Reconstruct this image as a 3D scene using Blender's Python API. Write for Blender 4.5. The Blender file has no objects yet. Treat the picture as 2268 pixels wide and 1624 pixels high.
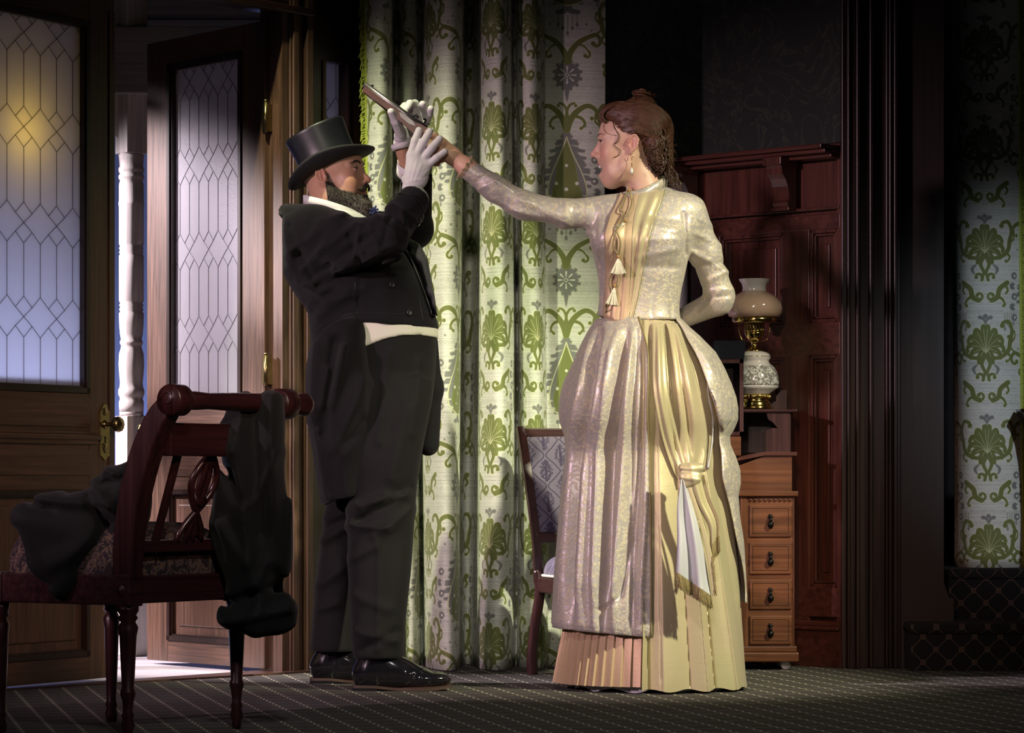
import bpy, bmesh, math, random
import numpy as np
from mathutils import Vector, Matrix, noise
from mathutils.bvhtree import BVHTree

random.seed(7)
rng = np.random.default_rng(7)
scene = bpy.context.scene
COL = scene.collection
PI = math.pi
# ------------------------------------------------------------------ camera, world, lights
F = 6750.0          # focal length in pixels of the 2268 wide frame
H = 0.615           # camera height
D0 = 9.2            # camera stands at y = -D0
HOR = 1075.0        # pixel row of the horizon
cam_d = bpy.data.cameras.new('camera')
cam = bpy.data.objects.new('camera', cam_d); COL.objects.link(cam)
cam.location = (0, -D0, H); cam.rotation_euler = (PI/2, 0, 0)
cam_d.sensor_width = 36.0; cam_d.lens = 36.0*F/2268.0
cam_d.shift_y = (HOR-812.0)/2268.0
cam_d.clip_end = 60
scene.camera = cam
scene.view_settings.view_transform = 'Standard'
scene.view_settings.look = 'None'
scene.view_settings.gamma = 1.0
scene.view_settings.use_curve_mapping = False
scene.view_settings.exposure = 0.0
world = bpy.data.worlds.new('world'); scene.world = world
world.use_nodes = True
world.node_tree.nodes['Background'].inputs[0].default_value = (0.5, 0.5, 0.6, 1)
world.node_tree.nodes['Background'].inputs[1].default_value = 0.012

def light(name, kind, loc, target, energy, color, size=0.3, spot=40, blend=0.5, size_y=None):
    l = bpy.data.lights.new(name, kind); o = bpy.data.objects.new(name, l); COL.objects.link(o)
    o.location = loc
    if target is not None:
        o.rotation_euler = (Vector(target)-Vector(loc)).to_track_quat('-Z', 'Y').to_euler()
    l.energy = energy; l.color = color
    if kind == 'AREA':
        l.size = size
        if size_y: l.shape = 'RECTANGLE'; l.size_y = size_y
    elif kind == 'SPOT':
        l.shadow_soft_size = size; l.spot_size = math.radians(spot); l.spot_blend = blend
    else:
        l.shadow_soft_size = size
    return o
# stage lanterns in the auditorium
light('stage_key_green', 'SPOT', (4.6, -4.0, 4.2), (.62, 0.1, 0.76), 2700, (1.0, 0.97, 0.66), 0.10, 19, 0.75)
light('stage_fill_rose', 'SPOT', (-4.8, -4.6, 2.4), (-0.1, 0.1, 0.80), 950, (1.0, 0.68, 0.80), 0.15, 27, 0.7)
light('stage_front_warm', 'SPOT', (-0.6, -8.5, 2.9), (0.1, 0.2, 1.10), 520, (1.0, 0.88, 0.74), 0.12, 15, 0.9)
light('stage_curtain_green', 'SPOT', (-1.5, -1.5, 4.9), (-0.28, 1.0, 0.72), 1200, (0.97, 1.0, 0.60), 0.06, 20.5, 0.8)
light('stage_desk_amber', 'SPOT', (-0.2, -6.0, 3.0), (1.05, 1.1, 0.42), 240, (1.0, 0.50, 0.34), 0.10, 13.5, 0.9)
light('stage_right_cool', 'SPOT', (3.1, -5.5, 3.2), (1.90, 1.3, 0.90), 750, (0.80, 0.87, 1.0), 0.12, 12.5, 0.8)
light('stage_door_amber', 'SPOT', (0.6, -6.5, 2.6), (-1.35, .3, 0.60), 560, (1.0, 0.66, 0.50), 0.12, 17, 1.0)
light('stage_floor_wash', 'SPOT', (0.3, -7.5, 4.6), (0.1, -0.7, 0.0), 460, (1.0, 0.93, 0.88), 0.25, 27, 0.8)
# outside the doors: cold daylight raking across the porch
light('porch_daylight', 'SPOT', (-4.3, 1.0, 2.6), (-1.1, 1.4, 0.75), 2300, (1.0, 0.86, 0.92), 0.08, 36, 0.5)
light('sky_cloth_wash', 'AREA', (-2.2, 3.6, 0.1), (-2.4, 4.4, 1.0), 30, (0.55, 0.60, 1.0), 3.0, size_y=0.3)
light('porch_uplight', 'SPOT', (-2.3, 0.55, 0.05), (-1.5, 0.0, 0.60), 190, (0.60, 0.66, 1.0), 0.10, 70, 1.0)
light('porch_lamp', 'POINT', (-1.585, .09, 1.68), None, 1.0, (1.0, 0.62, 0.06), 0.03)
# ------------------------------------------------------------------ helpers
def W(px, py, y=0.0):
    d = y + D0
    return Vector(((px-1134.0)*d/F, y, H + (HOR-py)*d/F))
def floor_y(py):
    return F*H/(py-HOR) - D0

def tag(o, label=None, cat=None, group=None, kind=None):
    if label: o['label'] = label
    if cat: o['category'] = cat
    if group: o['group'] = group
    if kind: o['kind'] = kind
    return o
ROOT = {}
def thing(name, label, cat, loc=(0, 0, 0), rz=0.0, group=None):
    o = bpy.data.objects.new(name, None); COL.objects.link(o)
    o.empty_display_size = 0.1
    o.location = loc; o.rotation_euler = (0, 0, rz)
    o['_root'] = 1
    tag(o, label, cat, group)
    ROOT[o.name] = Matrix.Translation(loc) @ Matrix.Rotation(rz, 4, 'Z')
    return o
def root_mat(o):
    m = Matrix.Identity(4)
    while o is not None:
        if o.name in ROOT: return ROOT[o.name]
        o = o.parent
    return m
def finish(name, me, mat, parent, world):
    o = bpy.data.objects.new(name, me); COL.objects.link(o)
    if mat is not None:
        for m_ in (mat if isinstance(mat, (list, tuple)) else [mat]): me.materials.append(m_)
    if parent is not None:
        if world:
            me.transform(root_mat(parent).inverted())
        o.parent = parent
    return o

def catmull(P, n=8, closed=False):
    P = np.asarray(P, float); out = []
    m = len(P)
    rngi = range(m if closed else m-1)
    for i in rngi:
        if closed:
            p0, p1, p2, p3 = P[(i-1) % m], P[i], P[(i+1) % m], P[(i+2) % m]
        else:
            p0, p1, p2, p3 = P[max(i-1, 0)], P[i], P[i+1], P[min(i+2, m-1)]
        for j in range(n):
            t = j/n
            out.append(0.5*((2*p1)+(-p0+p2)*t+(2*p0-5*p1+4*p2-p3)*t*t+(-p0+3*p1-3*p2+p3)*t**3))
    if not closed: out.append(P[-1])
    return np.array(out)

class MB:
    """collects shapes; build() links them as one mesh object"""
    def __init__(s): s.v = []; s.f = []; s.sm = []; s.uv = []; s.mi = []; s.m = 0
    def add(s, verts, faces, smooth=False, uvs=None):
        b = len(s.v); s.v.extend([tuple(q) for q in verts])
        for i, f in enumerate(faces):
            s.f.append([b+k for k in f]); s.sm.append(smooth); s.mi.append(s.m)
            s.uv.append([uvs[k] for k in f] if uvs is not None else None)
        return s
    def box(s, lo, hi, M=None, bev=0.0):
        x0, y0, z0 = lo; x1, y1, z1 = hi
        if bev <= 0:
            V = [Vector(c) for c in ((x0,y0,z0),(x1,y0,z0),(x1,y1,z0),(x0,y1,z0),(x0,y0,z1),(x1,y0,z1),(x1,y1,z1),(x0,y1,z1))]
            Fc = [(0,3,2,1),(4,5,6,7),(0,1,5,4),(1,2,6,5),(2,3,7,6),(3,0,4,7)]
        else:
            b = min(bev, (x1-x0)*.45, (y1-y0)*.45, (z1-z0)*.45)
            bm = bmesh.new(); bmesh.ops.create_cube(bm, size=1)
            for v in bm.verts: v.co = Vector(((x0+x1)/2+v.co.x*(x1-x0), (y0+y1)/2+v.co.y*(y1-y0), (z0+z1)/2+v.co.z*(z1-z0)))
            bmesh.ops.bevel(bm, geom=bm.edges[:], offset=b, segments=2, affect='EDGES', profile=0.5)
            bm.verts.index_update()
            V = [v.co.copy() for v in bm.verts]; Fc = [tuple(v.index for v in f.verts) for f in bm.faces]; bm.free()
        if M is not None: V = [M @ v for v in V]
        return s.add(V, Fc)
    def bar(s, a, b, w, h, up=(0, 0, 1), bev=0.0):
        a = Vector(a); b = Vector(b); d = b-a; L = d.length
        q = d.normalized(); u = Vector(up); r = q.cross(u).normalized(); u = r.cross(q)
        M = Matrix((( q.x, r.x, u.x, a.x), (q.y, r.y, u.y, a.y), (q.z, r.z, u.z, a.z), (0, 0, 0, 1)))
        return s.box((0, -w/2, -h/2), (L, w/2, h/2), M, bev)
    def tube(s, P, R, seg=10, caps=True, closed=False, flat=1.0, up=None):
        P = [Vector(p) for p in P]; n = len(P)
        if not hasattr(R, '__len__'): R = [R]*n
        T = []
        for i in range(n):
            if closed: t = P[(i+1) % n]-P[(i-1) % n]
            else: t = P[min(i+1, n-1)]-P[max(i-1, 0)]
            T.append(t.normalized() if t.length > 1e-9 else Vector((0, 0, 1)))
        u = Vector(up) if up is not None else (Vector((0, 0, 1)) if abs(T[0].z) < .9 else Vector((1, 0, 0)))
        V = []
        for i in range(n):
            u = (u - T[i]*u.dot(T[i]))
            u = u.normalized() if u.length > 1e-6 else T[i].orthogonal().normalized()
            w = T[i].cross(u)
            for k in range(seg):
                a = 2*PI*k/seg
                V.append(P[i]+u*(R[i]*flat*math.sin(a))+w*(R[i]*math.cos(a)))
        Fc = []
        for i in range(n if closed else n-1):
            j = (i+1) % n
            for k in range(seg):
                Fc.append((i*seg+k, i*seg+(k+1) % seg, j*seg+(k+1) % seg, j*seg+k))
        if caps and not closed:
            Fc.append(tuple(range(seg-1, -1, -1))); Fc.append(tuple((n-1)*seg+k for k in range(seg)))
        return s.add(V, Fc, True)
    def lathe(s, prof, c=(0, 0, 0), seg=32, M=None, squash=1.0, ribs=0, ribamp=0.0, caps=True):
        """prof: list of (r, z)"""
        V = []
        for r, z in prof:
            for k in range(seg):
                a = 2*PI*k/seg; rr = r*(1+ribamp*math.cos(ribs*a)) if ribs else r
                p = Vector((rr*math.cos(a), rr*math.sin(a)*squash, z))
                p = M @ p if M is not None else p
                V.append(p+Vector(c))
        Fc = []
        for i in range(len(prof)-1):
            for k in range(seg): Fc.append((i*seg+k, i*seg+(k+1) % seg, (i+1)*seg+(k+1) % seg, (i+1)*seg+k))
        if caps:
            Fc.append(tuple(range(seg-1, -1, -1))); Fc.append(tuple((len(prof)-1)*seg+k for k in range(seg)))
        return s.add(V, Fc, True)
    def prism(s, poly, fn0, fn1, smooth=False):
        """poly: 2-D outline; fn0/fn1 map a 2-D point to the two end faces"""
        n = len(poly); V = [fn0(p) for p in poly]+[fn1(p) for p in poly]
        Fc = [(i, (i+1) % n, n+(i+1) % n, n+i) for i in range(n)]
        s.add(V, Fc, smooth)
        s.add(V, [tuple(range(n-1, -1, -1)), tuple(range(n, 2*n))])
        return s
    def grid(s, fn, nu, nv, uvfn=None, wrap=False, smooth=True):
        V = []; U = []
        for i in range(nu+1):
            for j in range(nv+1):
                V.append(fn(i/nu, j/nv)); U.append(uvfn(i/nu, j/nv) if uvfn else (i/nu, j/nv))
        Fc = [(i*(nv+1)+j, (i+1)*(nv+1)+j, (i+1)*(nv+1)+j+1, i*(nv+1)+j+1) for i in range(nu) for j in range(nv)]
        return s.add(V, Fc, smooth, U)
    def build(s, name, mat, parent=None, world=False, solid=0.0, soff=0.0, fix=True, subsurf=0):
        me = bpy.data.meshes.new(name); me.from_pydata(s.v, [], s.f)
        me.polygons.foreach_set('use_smooth', s.sm)
        me.polygons.foreach_set('material_index', s.mi)
        if any(u is not None for u in s.uv):
            l = me.uv_layers.new(name='UVMap'); i = 0
            for f, u in zip(s.f, s.uv):
                for k in range(len(f)):
                    if u is not None: l.data[i].uv = u[k]
                    i += 1
        if fix:
            bm = bmesh.new(); bm.from_mesh(me); bmesh.ops.recalc_face_normals(bm, faces=bm.faces); bm.to_mesh(me); bm.free()
        o = finish(name, me, mat, parent, world)
        if solid:
            m = o.modifiers.new('solid', 'SOLIDIFY'); m.thickness = solid; m.offset = soff
        if subsurf:
            m = o.modifiers.new('sub', 'SUBSURF'); m.levels = m.render_levels = subsurf
        return o
def struct(o):
    o['kind'] = 'structure'; return o

def dup(o, parent=None):
    c = o.copy(); COL.objects.link(c)
    if parent is not None: c.parent = parent
    for ch in [q for q in COL.objects if q.parent == o]: dup(ch, c)
    return c

def split_loose(o):
    '''one object per separate piece of a part'''
    me = o.data; n = len(me.vertices); par = list(range(n))
    def find(a):
        while par[a] != a: par[a] = par[par[a]]; a = par[a]
        return a
    for e in me.edges:
        a, b = find(e.vertices[0]), find(e.vertices[1])
        if a != b: par[a] = b
    groups = {}
    for f in me.polygons: groups.setdefault(find(f.vertices[0]), []).append(f.index)
    if len(groups) < 2: return
    src = me
    for k, fs in enumerate(groups.values()):
        vs = sorted({v for f in fs for v in src.polygons[f].vertices}); mp = {v: i for i, v in enumerate(vs)}
        m2 = bpy.data.meshes.new(me.name); m2.from_pydata([src.vertices[v].co[:] for v in vs], [], [[mp[v] for v in src.polygons[f].vertices] for f in fs])
        m2.polygons.foreach_set('use_smooth', [src.polygons[f].use_smooth for f in fs])
        for mt in src.materials: m2.materials.append(mt)
        if k == 0: o.data = m2
        else:
            c = o.copy(); c.data = m2; COL.objects.link(c)

# ---- implicit shapes, meshed by surface nets
def A3(v): return np.array([v[0], v[1], v[2]], float)
def ell(c, r, R=None):
    c = A3(c); r = A3(r)
    def f(P):
        q = P-c
        if R is not None: q = q @ R
        k0 = np.sqrt(((q/r)**2).sum(1)); k1 = np.sqrt(((q/(r*r))**2).sum(1))+1e-9
        return k0*(k0-1)/k1
    return f
def cap(a, b, ra, rb=None, sq=None):
    a = A3(a); b = A3(b); rb = ra if rb is None else rb; ab = b-a; L2 = ab.dot(ab)+1e-12
    def f(P):
        q = P-a; t = np.clip((q @ ab)/L2, 0, 1)
        q = q-t[:, None]*ab
        if sq is not None:
            n, k = sq; n = A3(n); n = n/np.linalg.norm(n); dn = q @ n; q = q+np.outer(dn, n)*(k-1)
        return np.sqrt((q**2).sum(1))-(ra+t*(rb-ra))
    return f
def chain(pts, rs, k=0.01):
    fs = [cap(pts[i], pts[i+1], rs[i], rs[i+1]) for i in range(len(pts)-1)]
    def f(P):
        d = fs[0](P)
        for g in fs[1:]: d = smin(d, g(P), k)
        return d
    return f
def smin(a, b, k):
    if k <= 0: return np.minimum(a, b)
    h = np.maximum(k-np.abs(a-b), 0)/k
    return np.minimum(a, b)-h*h*k*0.25
def smax(a, b, k): return -smin(-a, -b, k)
def loft(sl, power=2.0, capk=0.02):
    """sl: rows (z, cx, cy, rx, ry); superellipse cross-sections, smooth in z"""
    sl = np.array(sorted(sl), float)
    S = catmull(sl, 6); S = S[np.argsort(S[:, 0])]
    def f(P):
        z = P[:, 2]
        cx = np.interp(z, S[:, 0], S[:, 1]); cy = np.interp(z, S[:, 0], S[:, 2])
        rx = np.interp(z, S[:, 0], S[:, 3]); ry = np.interp(z, S[:, 0], S[:, 4])
        qx = np.abs(P[:, 0]-cx)/rx; qy = np.abs(P[:, 1]-cy)/ry
        q = (qx**power+qy**power)**(1/power)
        d = (q-1)*np.minimum(rx, ry)
        d = np.where(q > 1, d, d)
        e = np.maximum(sl[0, 0]-z, z-sl[-1, 0])
        return smax(d, e, capk)
    return f
def field(ops):
    def f(P):
        d = None
        for op in ops:
            o, fn, k = op
            e = fn(P)
            if o == '+': d = e if d is None else smin(d, e, k)
            elif o == '-': d = smax(d, -e, k)
            elif o == '&': d = smax(d, e, k)
            elif o == 'd': d = d+e*k
        return d
    return f
def ridges(lines, amp, deep=.14):
    """soft folds pressed into cloth as seen from the front: each line (a, b, radius, height)"""
    L = []
    for a, b, r, h in lines:
        a = A3(a); b = A3(b); L.append((cap((a[0], 0, a[2]), (b[0], 0, b[2]), 0.0, 0.0), r, h, max(a[1], b[1])+deep))
    def f(P):
        e = np.zeros(len(P)); Q = P.copy(); Q[:, 1] = 0
        for g, r, h, ym in L:
            q = g(Q); e = e-h*np.exp(-(q/r)**2)*np.clip((ym-P[:, 1])/.03, 0, 1)
        return e*amp
    return f
def wav(P, fx, fy, fz, ph=0):
    return np.sin(P[:, 0]*fx+P[:, 1]*fy+P[:, 2]*fz+ph)
def nets(f, lo, hi, h):
    lo = A3(lo); hi = A3(hi)
    n = (np.ceil((hi-lo)/h/4).astype(int)*4+1)
    c = (n-1)//4+1
    ax = [lo[i]+np.arange(n[i])*h for i in range(3)]
    cx = [lo[i]+np.arange(c[i])*h*4 for i in range(3)]
    G = np.stack(np.meshgrid(*cx, indexing='ij'), -1).reshape(-1, 3)
    vc = f(G).reshape(c)
    idx = [np.minimum((np.arange(n[i])+2)//4, c[i]-1) for i in range(3)]
    V = vc[np.ix_(*idx)].copy()
    I, J, K = np.nonzero(np.abs(V) < 4*h*2.3)
    CH = 400000
    for s in range(0, len(I), CH):
        i, j, k = I[s:s+CH], J[s:s+CH], K[s:s+CH]
        V[i, j, k] = f(np.stack([ax[0][i], ax[1][j], ax[2][k]], 1))
    ins = V < 0
    m = n-1
    cnt = np.zeros(m, int)
    for a in (0, 1):
        for b in (0, 1):
            for d in (0, 1): cnt += ins[a:m[0]+a, b:m[1]+b, d:m[2]+d]
    act = (cnt > 0) & (cnt < 8)
    ci, cj, ck = np.nonzero(act)
    vid = -np.ones(m, int); vid[ci, cj, ck] = np.arange(len(ci))
    pos = np.zeros((len(ci), 3)); w = np.zeros(len(ci))
    cor = [(a, b, d) for a in (0, 1) for b in (0, 1) for d in (0, 1)]
    for p in cor:
        for axis in range(3):
            if p[axis]: continue
            q = list(p); q[axis] = 1
            va = V[ci+p[0], cj+p[1], ck+p[2]]; vb = V[ci+q[0], cj+q[1], ck+q[2]]
            cr = (va < 0) != (vb < 0)
            t = np.where(cr, va/(va-vb+1e-20), 0)
            pt = np.tile(np.array(p, float), (len(ci), 1)); pt[:, axis] += t
            pos[cr] += pt[cr]; w += cr
    pos = pos/w[:, None]+np.stack([ci, cj, ck], 1)
    pos = lo+pos*h
    quads = []
    for axis in range(3):
        a, b = (axis+1) % 3, (axis+2) % 3
        sl0 = [slice(None)]*3; sl1 = [slice(None)]*3
        sl0[axis] = slice(0, -1); sl1[axis] = slice(1, None)
        e = ins[tuple(sl0)] != ins[tuple(sl1)]
        st = ins[tuple(sl0)]
        E = np.array(np.nonzero(e)).T
        ok = (E[:, a] > 0) & (E[:, b] > 0) & (E[:, a] < n[a]-1) & (E[:, b] < n[b]-1)
        E = E[ok]
        s_ = st[E[:, 0], E[:, 1], E[:, 2]]
        def at(da, db):
            q = E.copy(); q[:, a] -= da; q[:, b] -= db
            return vid[q[:, 0], q[:, 1], q[:, 2]]
        Q = np.stack([at(1, 1), at(0, 1), at(0, 0), at(1, 0)], 1)
        Q[~s_] = Q[~s_][:, ::-1]
        quads.append(Q)
    Q = np.concatenate(quads)
    return pos, Q[(Q >= 0).all(1)]
def smooth_np(V, Q, it=2, lam=0.5):
    E = np.concatenate([Q[:, [0, 1]], Q[:, [1, 2]], Q[:, [2, 3]], Q[:, [3, 0]]])
    for _ in range(it):
        S = np.zeros_like(V); n = np.zeros(len(V))
        for d in range(3):
            S[:, d] = np.bincount(E[:, 0], V[E[:, 1], d], len(V))+np.bincount(E[:, 1], V[E[:, 0], d], len(V))
        n = np.bincount(E[:, 0], minlength=len(V))+np.bincount(E[:, 1], minlength=len(V))
        V = V+lam*(S/np.maximum(n, 1)[:, None]-V)
    return V
def mesh_np(name, V, Q, mat, parent=None, world=True, col=None, attr=None):
    me = bpy.data.meshes.new(name)
    me.vertices.add(len(V)); me.vertices.foreach_set('co', np.asarray(V, np.float32).ravel())
    k = Q.shape[1]
    me.loops.add(Q.size); me.loops.foreach_set('vertex_index', Q.ravel().astype(np.int32))
    me.polygons.add(len(Q)); me.polygons.foreach_set('loop_start', (np.arange(len(Q))*k).astype(np.int32))
    me.polygons.foreach_set('use_smooth', np.ones(len(Q), bool))
    me.update(calc_edges=True); me.validate()
    if col is not None:
        c4 = np.ones((len(V), 4), np.float32); c4[:, :3] = col
        a = me.color_attributes.new('Col', 'FLOAT_COLOR', 'POINT'); a.data.foreach_set('color', c4.ravel())
    return finish(name, me, mat, parent, world)
def implicit(name, ops, lo, hi, h, mat, parent=None, M=None, sm=1, colfn=None, world=True):
    V, Q = nets(field(ops), lo, hi, h)
    if sm: V = smooth_np(V, Q, sm)
    col = colfn(V) if colfn else None
    if M is not None:
        Mn = np.array(M); V = V @ Mn[:3, :3].T+Mn[:3, 3]
    return mesh_np(name, V, Q, mat, parent, world, col), V, Q
def bvh_of(V, Q):
    return BVHTree.FromPolygons([tuple(v) for v in V], [tuple(q) for q in Q])
CAMP = Vector((0, -D0, H))
def hit(bvh, px, py, off=0.003, dflt=0.0):
    d = Vector(((px-1134.0)/F, 1.0, (HOR-py)/F)).normalized()
    loc, n, i, dist = bvh.ray_cast(CAMP, d, 60)
    if loc is None: return W(px, py, dflt), Vector((0, -1, 0))
    if n.dot(d) > 0: n = -n
    return loc+n*off, n
def loop_patch(mb, bvh, Lf, Rf, y0, y1, nu, nv, off, disp=None, dflt=0.0, uvs=1.0):
    """a sheet lying on a body between two outline functions of the pixel row"""
    G = []
    for j in range(nv+1):
        py = y0+(y1-y0)*j/nv; row = []
        for i in range(nu+1):
            u = i/nu; px = Lf(py)+(Rf(py)-Lf(py))*u
            o = off+(disp(u, j/nv) if disp else 0)
            p, n = hit(bvh, px, py, o, dflt); row.append(p)
        G.append(row)
    V = [p for r in G for p in r]; Fc = []
    U = [((i/nu)*uvs, (j/nv)*uvs) for j in range(nv+1) for i in range(nu+1)]
    for j in range(nv):
        for i in range(nu):
            a = j*(nu+1)+i; Fc.append((a, a+1, a+nu+2, a+nu+1))
    mb.add(V, Fc, True, U)
    return mb
def pl(pts):
    P = sorted(pts); xs = [p[0] for p in P]; ys = [p[1] for p in P]
    return lambda t: float(np.interp(t, xs, ys))
# ------------------------------------------------------------------ generated patterns (arrays, no files)
class Canvas:
    def __init__(s, w, h, mm):   # w,h pixels; mm = units per pixel
        s.w, s.h, s.mm = w, h, mm
        s.D = {}
    def seg(s, key, a, b, ra, rb):
        D = s.D.setdefault(key, np.full((s.h, s.w), 99.0))
        m = max(ra, rb)+10
        for oy in (-s.h*s.mm, 0, s.h*s.mm):
            x0, x1 = min(a[0], b[0])-m, max(a[0], b[0])+m; y0, y1 = min(a[1], b[1])-m+oy, max(a[1], b[1])+m+oy
            i0, i1 = max(0, int(x0/s.mm)), min(s.w, int(x1/s.mm)+1); j0, j1 = max(0, int(y0/s.mm)), min(s.h, int(y1/s.mm)+1)
            if i0 >= i1 or j0 >= j1: continue
            X, Y = np.meshgrid((np.arange(i0, i1)+.5)*s.mm, (np.arange(j0, j1)+.5)*s.mm-oy)
            dx, dy = b[0]-a[0], b[1]-a[1]; L = dx*dx+dy*dy+1e-9
            t = np.clip(((X-a[0])*dx+(Y-a[1])*dy)/L, 0, 1)
            d = np.hypot(X-a[0]-t*dx, Y-a[1]-t*dy)-(ra+(rb-ra)*t)
            D[j0:j1, i0:i1] = np.minimum(D[j0:j1, i0:i1], d)
    def stroke(s, key, pts, r0, r1, mid=None):
        P = catmull(pts, 7); n = len(P)
        def r(t):
            if mid is None: return r0+(r1-r0)*t
            return (r0+(mid-r0)*t*2) if t < .5 else (mid+(r1-mid)*(t-.5)*2)
        for i in range(n-1): s.seg(key, P[i], P[i+1], r(i/(n-1)), r((i+1)/(n-1)))
    def dot(s, key, c, r): s.seg(key, c, c, r, r)
    def curl(s, key, c, r, a0, turns, w0, w1, sgn=1):
        pts = []
        for i in range(9):
            t = i/8; a = a0+sgn*turns*2*PI*t; rr = r*(1-.72*t)
            pts.append((c[0]+rr*math.cos(a), c[1]+rr*math.sin(a)))
        s.stroke(key, pts, w0, w1); s.dot(key, pts[-1], w1*1.7)
def make_image(name, rgb):
    h, w = rgb.shape[:2]
    im = bpy.data.images.new(name, w, h, alpha=False, float_buffer=False)
    buf = np.ones((h, w, 4), np.float32); buf[..., :3] = rgb[::-1]
    im.pixels.foreach_set(buf.ravel()); im.update(); im.pack()
    return im
def damask():
    c = Canvas(400, 1380, 0.5)       # half a repeat, 200 x 690 mm, mirrored on both sides
    g, k = 'g', 'k'
    S = c.stroke
    # axis A at x = 0
    for yo in (0,):
        # medallion
        for a in range(0, 181, 15):
            t = math.radians(a-90); r = 43+(5 if a % 30 else -4)
            c.seg(k, (0, 345), (max(0, r*math.cos(t))*.93, 345+r*math.sin(t)), 9, 6)
        S(k, [(0, 385), (0, 410), (0, 432)], 11, 2)
        for a in (0, 45, 90, 135, 180):
            t = math.radians(a-90); c.seg('w', (12*math.cos(t), 345+12*math.sin(t)), (27*math.cos(t), 345+27*math.sin(t)), 1.4, 3.2)
        c.seg('w', (0, 338), (7, 345), 1.2, 1.2); c.seg('w', (7, 345), (0, 352), 1.2, 1.2)
        # branching scroll above the medallion
        S(g, [(2, 300), (10, 268), (34, 236), (66, 216), (92, 206)], 11, 7)
        c.curl(g, (88, 232), 26, -1.5, .62, 7, 5)
        S(g, [(30, 240), (52, 246), (66, 262)], 5, 3); c.curl(g, (60, 276), 15, -1.0, .55, 4.5, 4)
        S(g, [(92, 206), (112, 186), (116, 160)], 4, 3); c.dot(g, (118, 152), 7); c.dot(g, (104, 168), 5)
        # drops
        for x, y0, y1 in ((0, 150, 196), (15, 146, 178), (30, 140, 166)):
            c.seg(k, (x, y0), (x, y1), 1.2, 1.2); S(k, [(x, y1), (x, y1+9), (x, y1+16)], 2, 1, 5)
        S(k, [(0, 112), (10, 128), (34, 132)], 12, 7)
        # tear-drop with jagged surround
        for i in range(34):
            t = i/33; y = -150+t*262; wv = 84*math.sin(PI*min(1, t*.93+.05))**.8*(0.45+.65*t)
            j = 11*math.sin(i*2.1)+8*math.sin(i*4.7)
            c.seg(k, (0, y), (max(8, wv+j), y+5), 8, 6)
        for s_ in range(5):
            c.dot(k, (92+8*(s_ % 2), -60+s_*36), 13); c.dot('w', (90, -60+s_*36), 4.5)
        S('g2', [(0, -120), (0, -60), (0, 20), (0, 58)], 2, 52, 34)
        S('o', [(0, -136), (18, -84), (52, -10), (66, 46), (52, 92), (0, 112)], 2, 2)
        c.dot('w', (0, -40), 5); c.dot('w', (34, 20), 6); c.dot('w', (0, 40), 6); c.dot('w', (22, 74), 4)
        for q in range(5):
            c.seg(k, (96+q*9, 70), (96+q*9, 96+10*((q*2) % 3)), 1.1, 1.1); S(k, [(96+q*9, 96+10*((q*2) % 3)), (96+q*9, 106+10*((q*2) % 3)), (96+q*9, 112+10*((q*2) % 3))], 1.5, 1, 4)
        # vase ornament
        S(k, [(0, 640), (10, 628), (12, 610), (4, 596), (14, 584), (24, 590), (22, 602)], 3.4, 3)
        c.seg(k, (0, 640), (0, 668), 1.6, 1.6); S(k, [(0, 560), (0, 572), (0, 584)], 1, 1, 9); c.dot(k, (0, 548), 5)
        # lower scroll
        S(g, [(0, 530), (12, 496), (34, 466), (66, 448), (94, 462), (96, 488)], 12, 6)
        c.dot(g, (80, 490), 7); S(g, [(8, 505), (-0, 470), (10, 446), (24, 440)], 6, 4); c.dot(g, (28, 448), 6)
        S(g, [(20, 482), (46, 490), (58, 508), (50, 522)], 6, 4); c.dot(g, (46, 524), 6)
    # axis B at x = 200: palmettes and S scrolls
    for oy in (180, 525):
        for i, (dx, dy) in enumerate(((-8, -66), (-34, -52), (-54, -26), (-58, 4), (-48, 32), (-22, 52))):
            S(g, [(200, oy+34), (200+dx*.30, oy+dy*.25+8), (200+dx*.85, oy+dy*.85-4), (200+dx*1.12, oy+dy*.9+12)], 5, 6, 12)
            c.dot(g, (200+dx*1.06, oy+dy*.85+18), 7)
            S('o', [(200, oy+30), (200+dx*.30, oy+dy*.25+8), (200+dx*.8, oy+dy*.8)], .8, .6)
        S(g, [(200, oy+34), (186, oy+66), (196, oy+96), (188, oy+124)], 8, 4); c.curl(g, (176, oy+112), 17, .6, .62, 6, 4, -1)
        S(k, [(170, oy+70), (158, oy+84), (164, oy+100)], 3, 3, 6); c.dot(k, (60, oy-8), 4); c.dot(k, (76, oy+14), 3.5)
        S(k, [(200, oy-72), (194, oy-88), (182, oy-94)], 3, 7); c.dot(k, (200, oy-98), 8)
        S(g, [(200, oy+30), (170, oy+46), (140, oy+38), (118, oy+16), (112, oy-14)], 6, 9)
        S(g, [(112, oy-14), (104, oy-50), (118, oy-80), (140, oy-76)], 9, 6); c.dot(g, (142, oy-66), 9)
        S(g, [(112, oy-10), (94, oy-22), (90, oy-40)], 5, 3); c.dot(g, (94, oy-46), 6)
        S(g, [(126, oy+26), (112, oy+40), (120, oy+56)], 6, 3); c.dot(g, (126, oy+56), 6)
    for oy in (350, 5):
        S(g, [(122, oy-40), (150, oy-18), (158, oy+10), (178, oy+22)], 9, 9); c.curl(g, (178, oy+6), 16, 1.2, .6, 5, 4, -1)
        S(g, [(158, oy+8), (140, oy+18), (130, oy+36)], 6, 4); c.dot(g, (136, oy+40), 6)
        S(g, [(128, oy-30), (120, oy-14), (128, oy-2)], 5, 4)
    D = c.D; big = np.full((c.h, c.w), 99.0)
    G = np.minimum(D['g'], D['g2']); K = D['k']; Wt = D['w']; O = D['o']
    jj, ii = np.mgrid[0:c.h, 0:c.w]
    r2 = np.random.default_rng(3)
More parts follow.
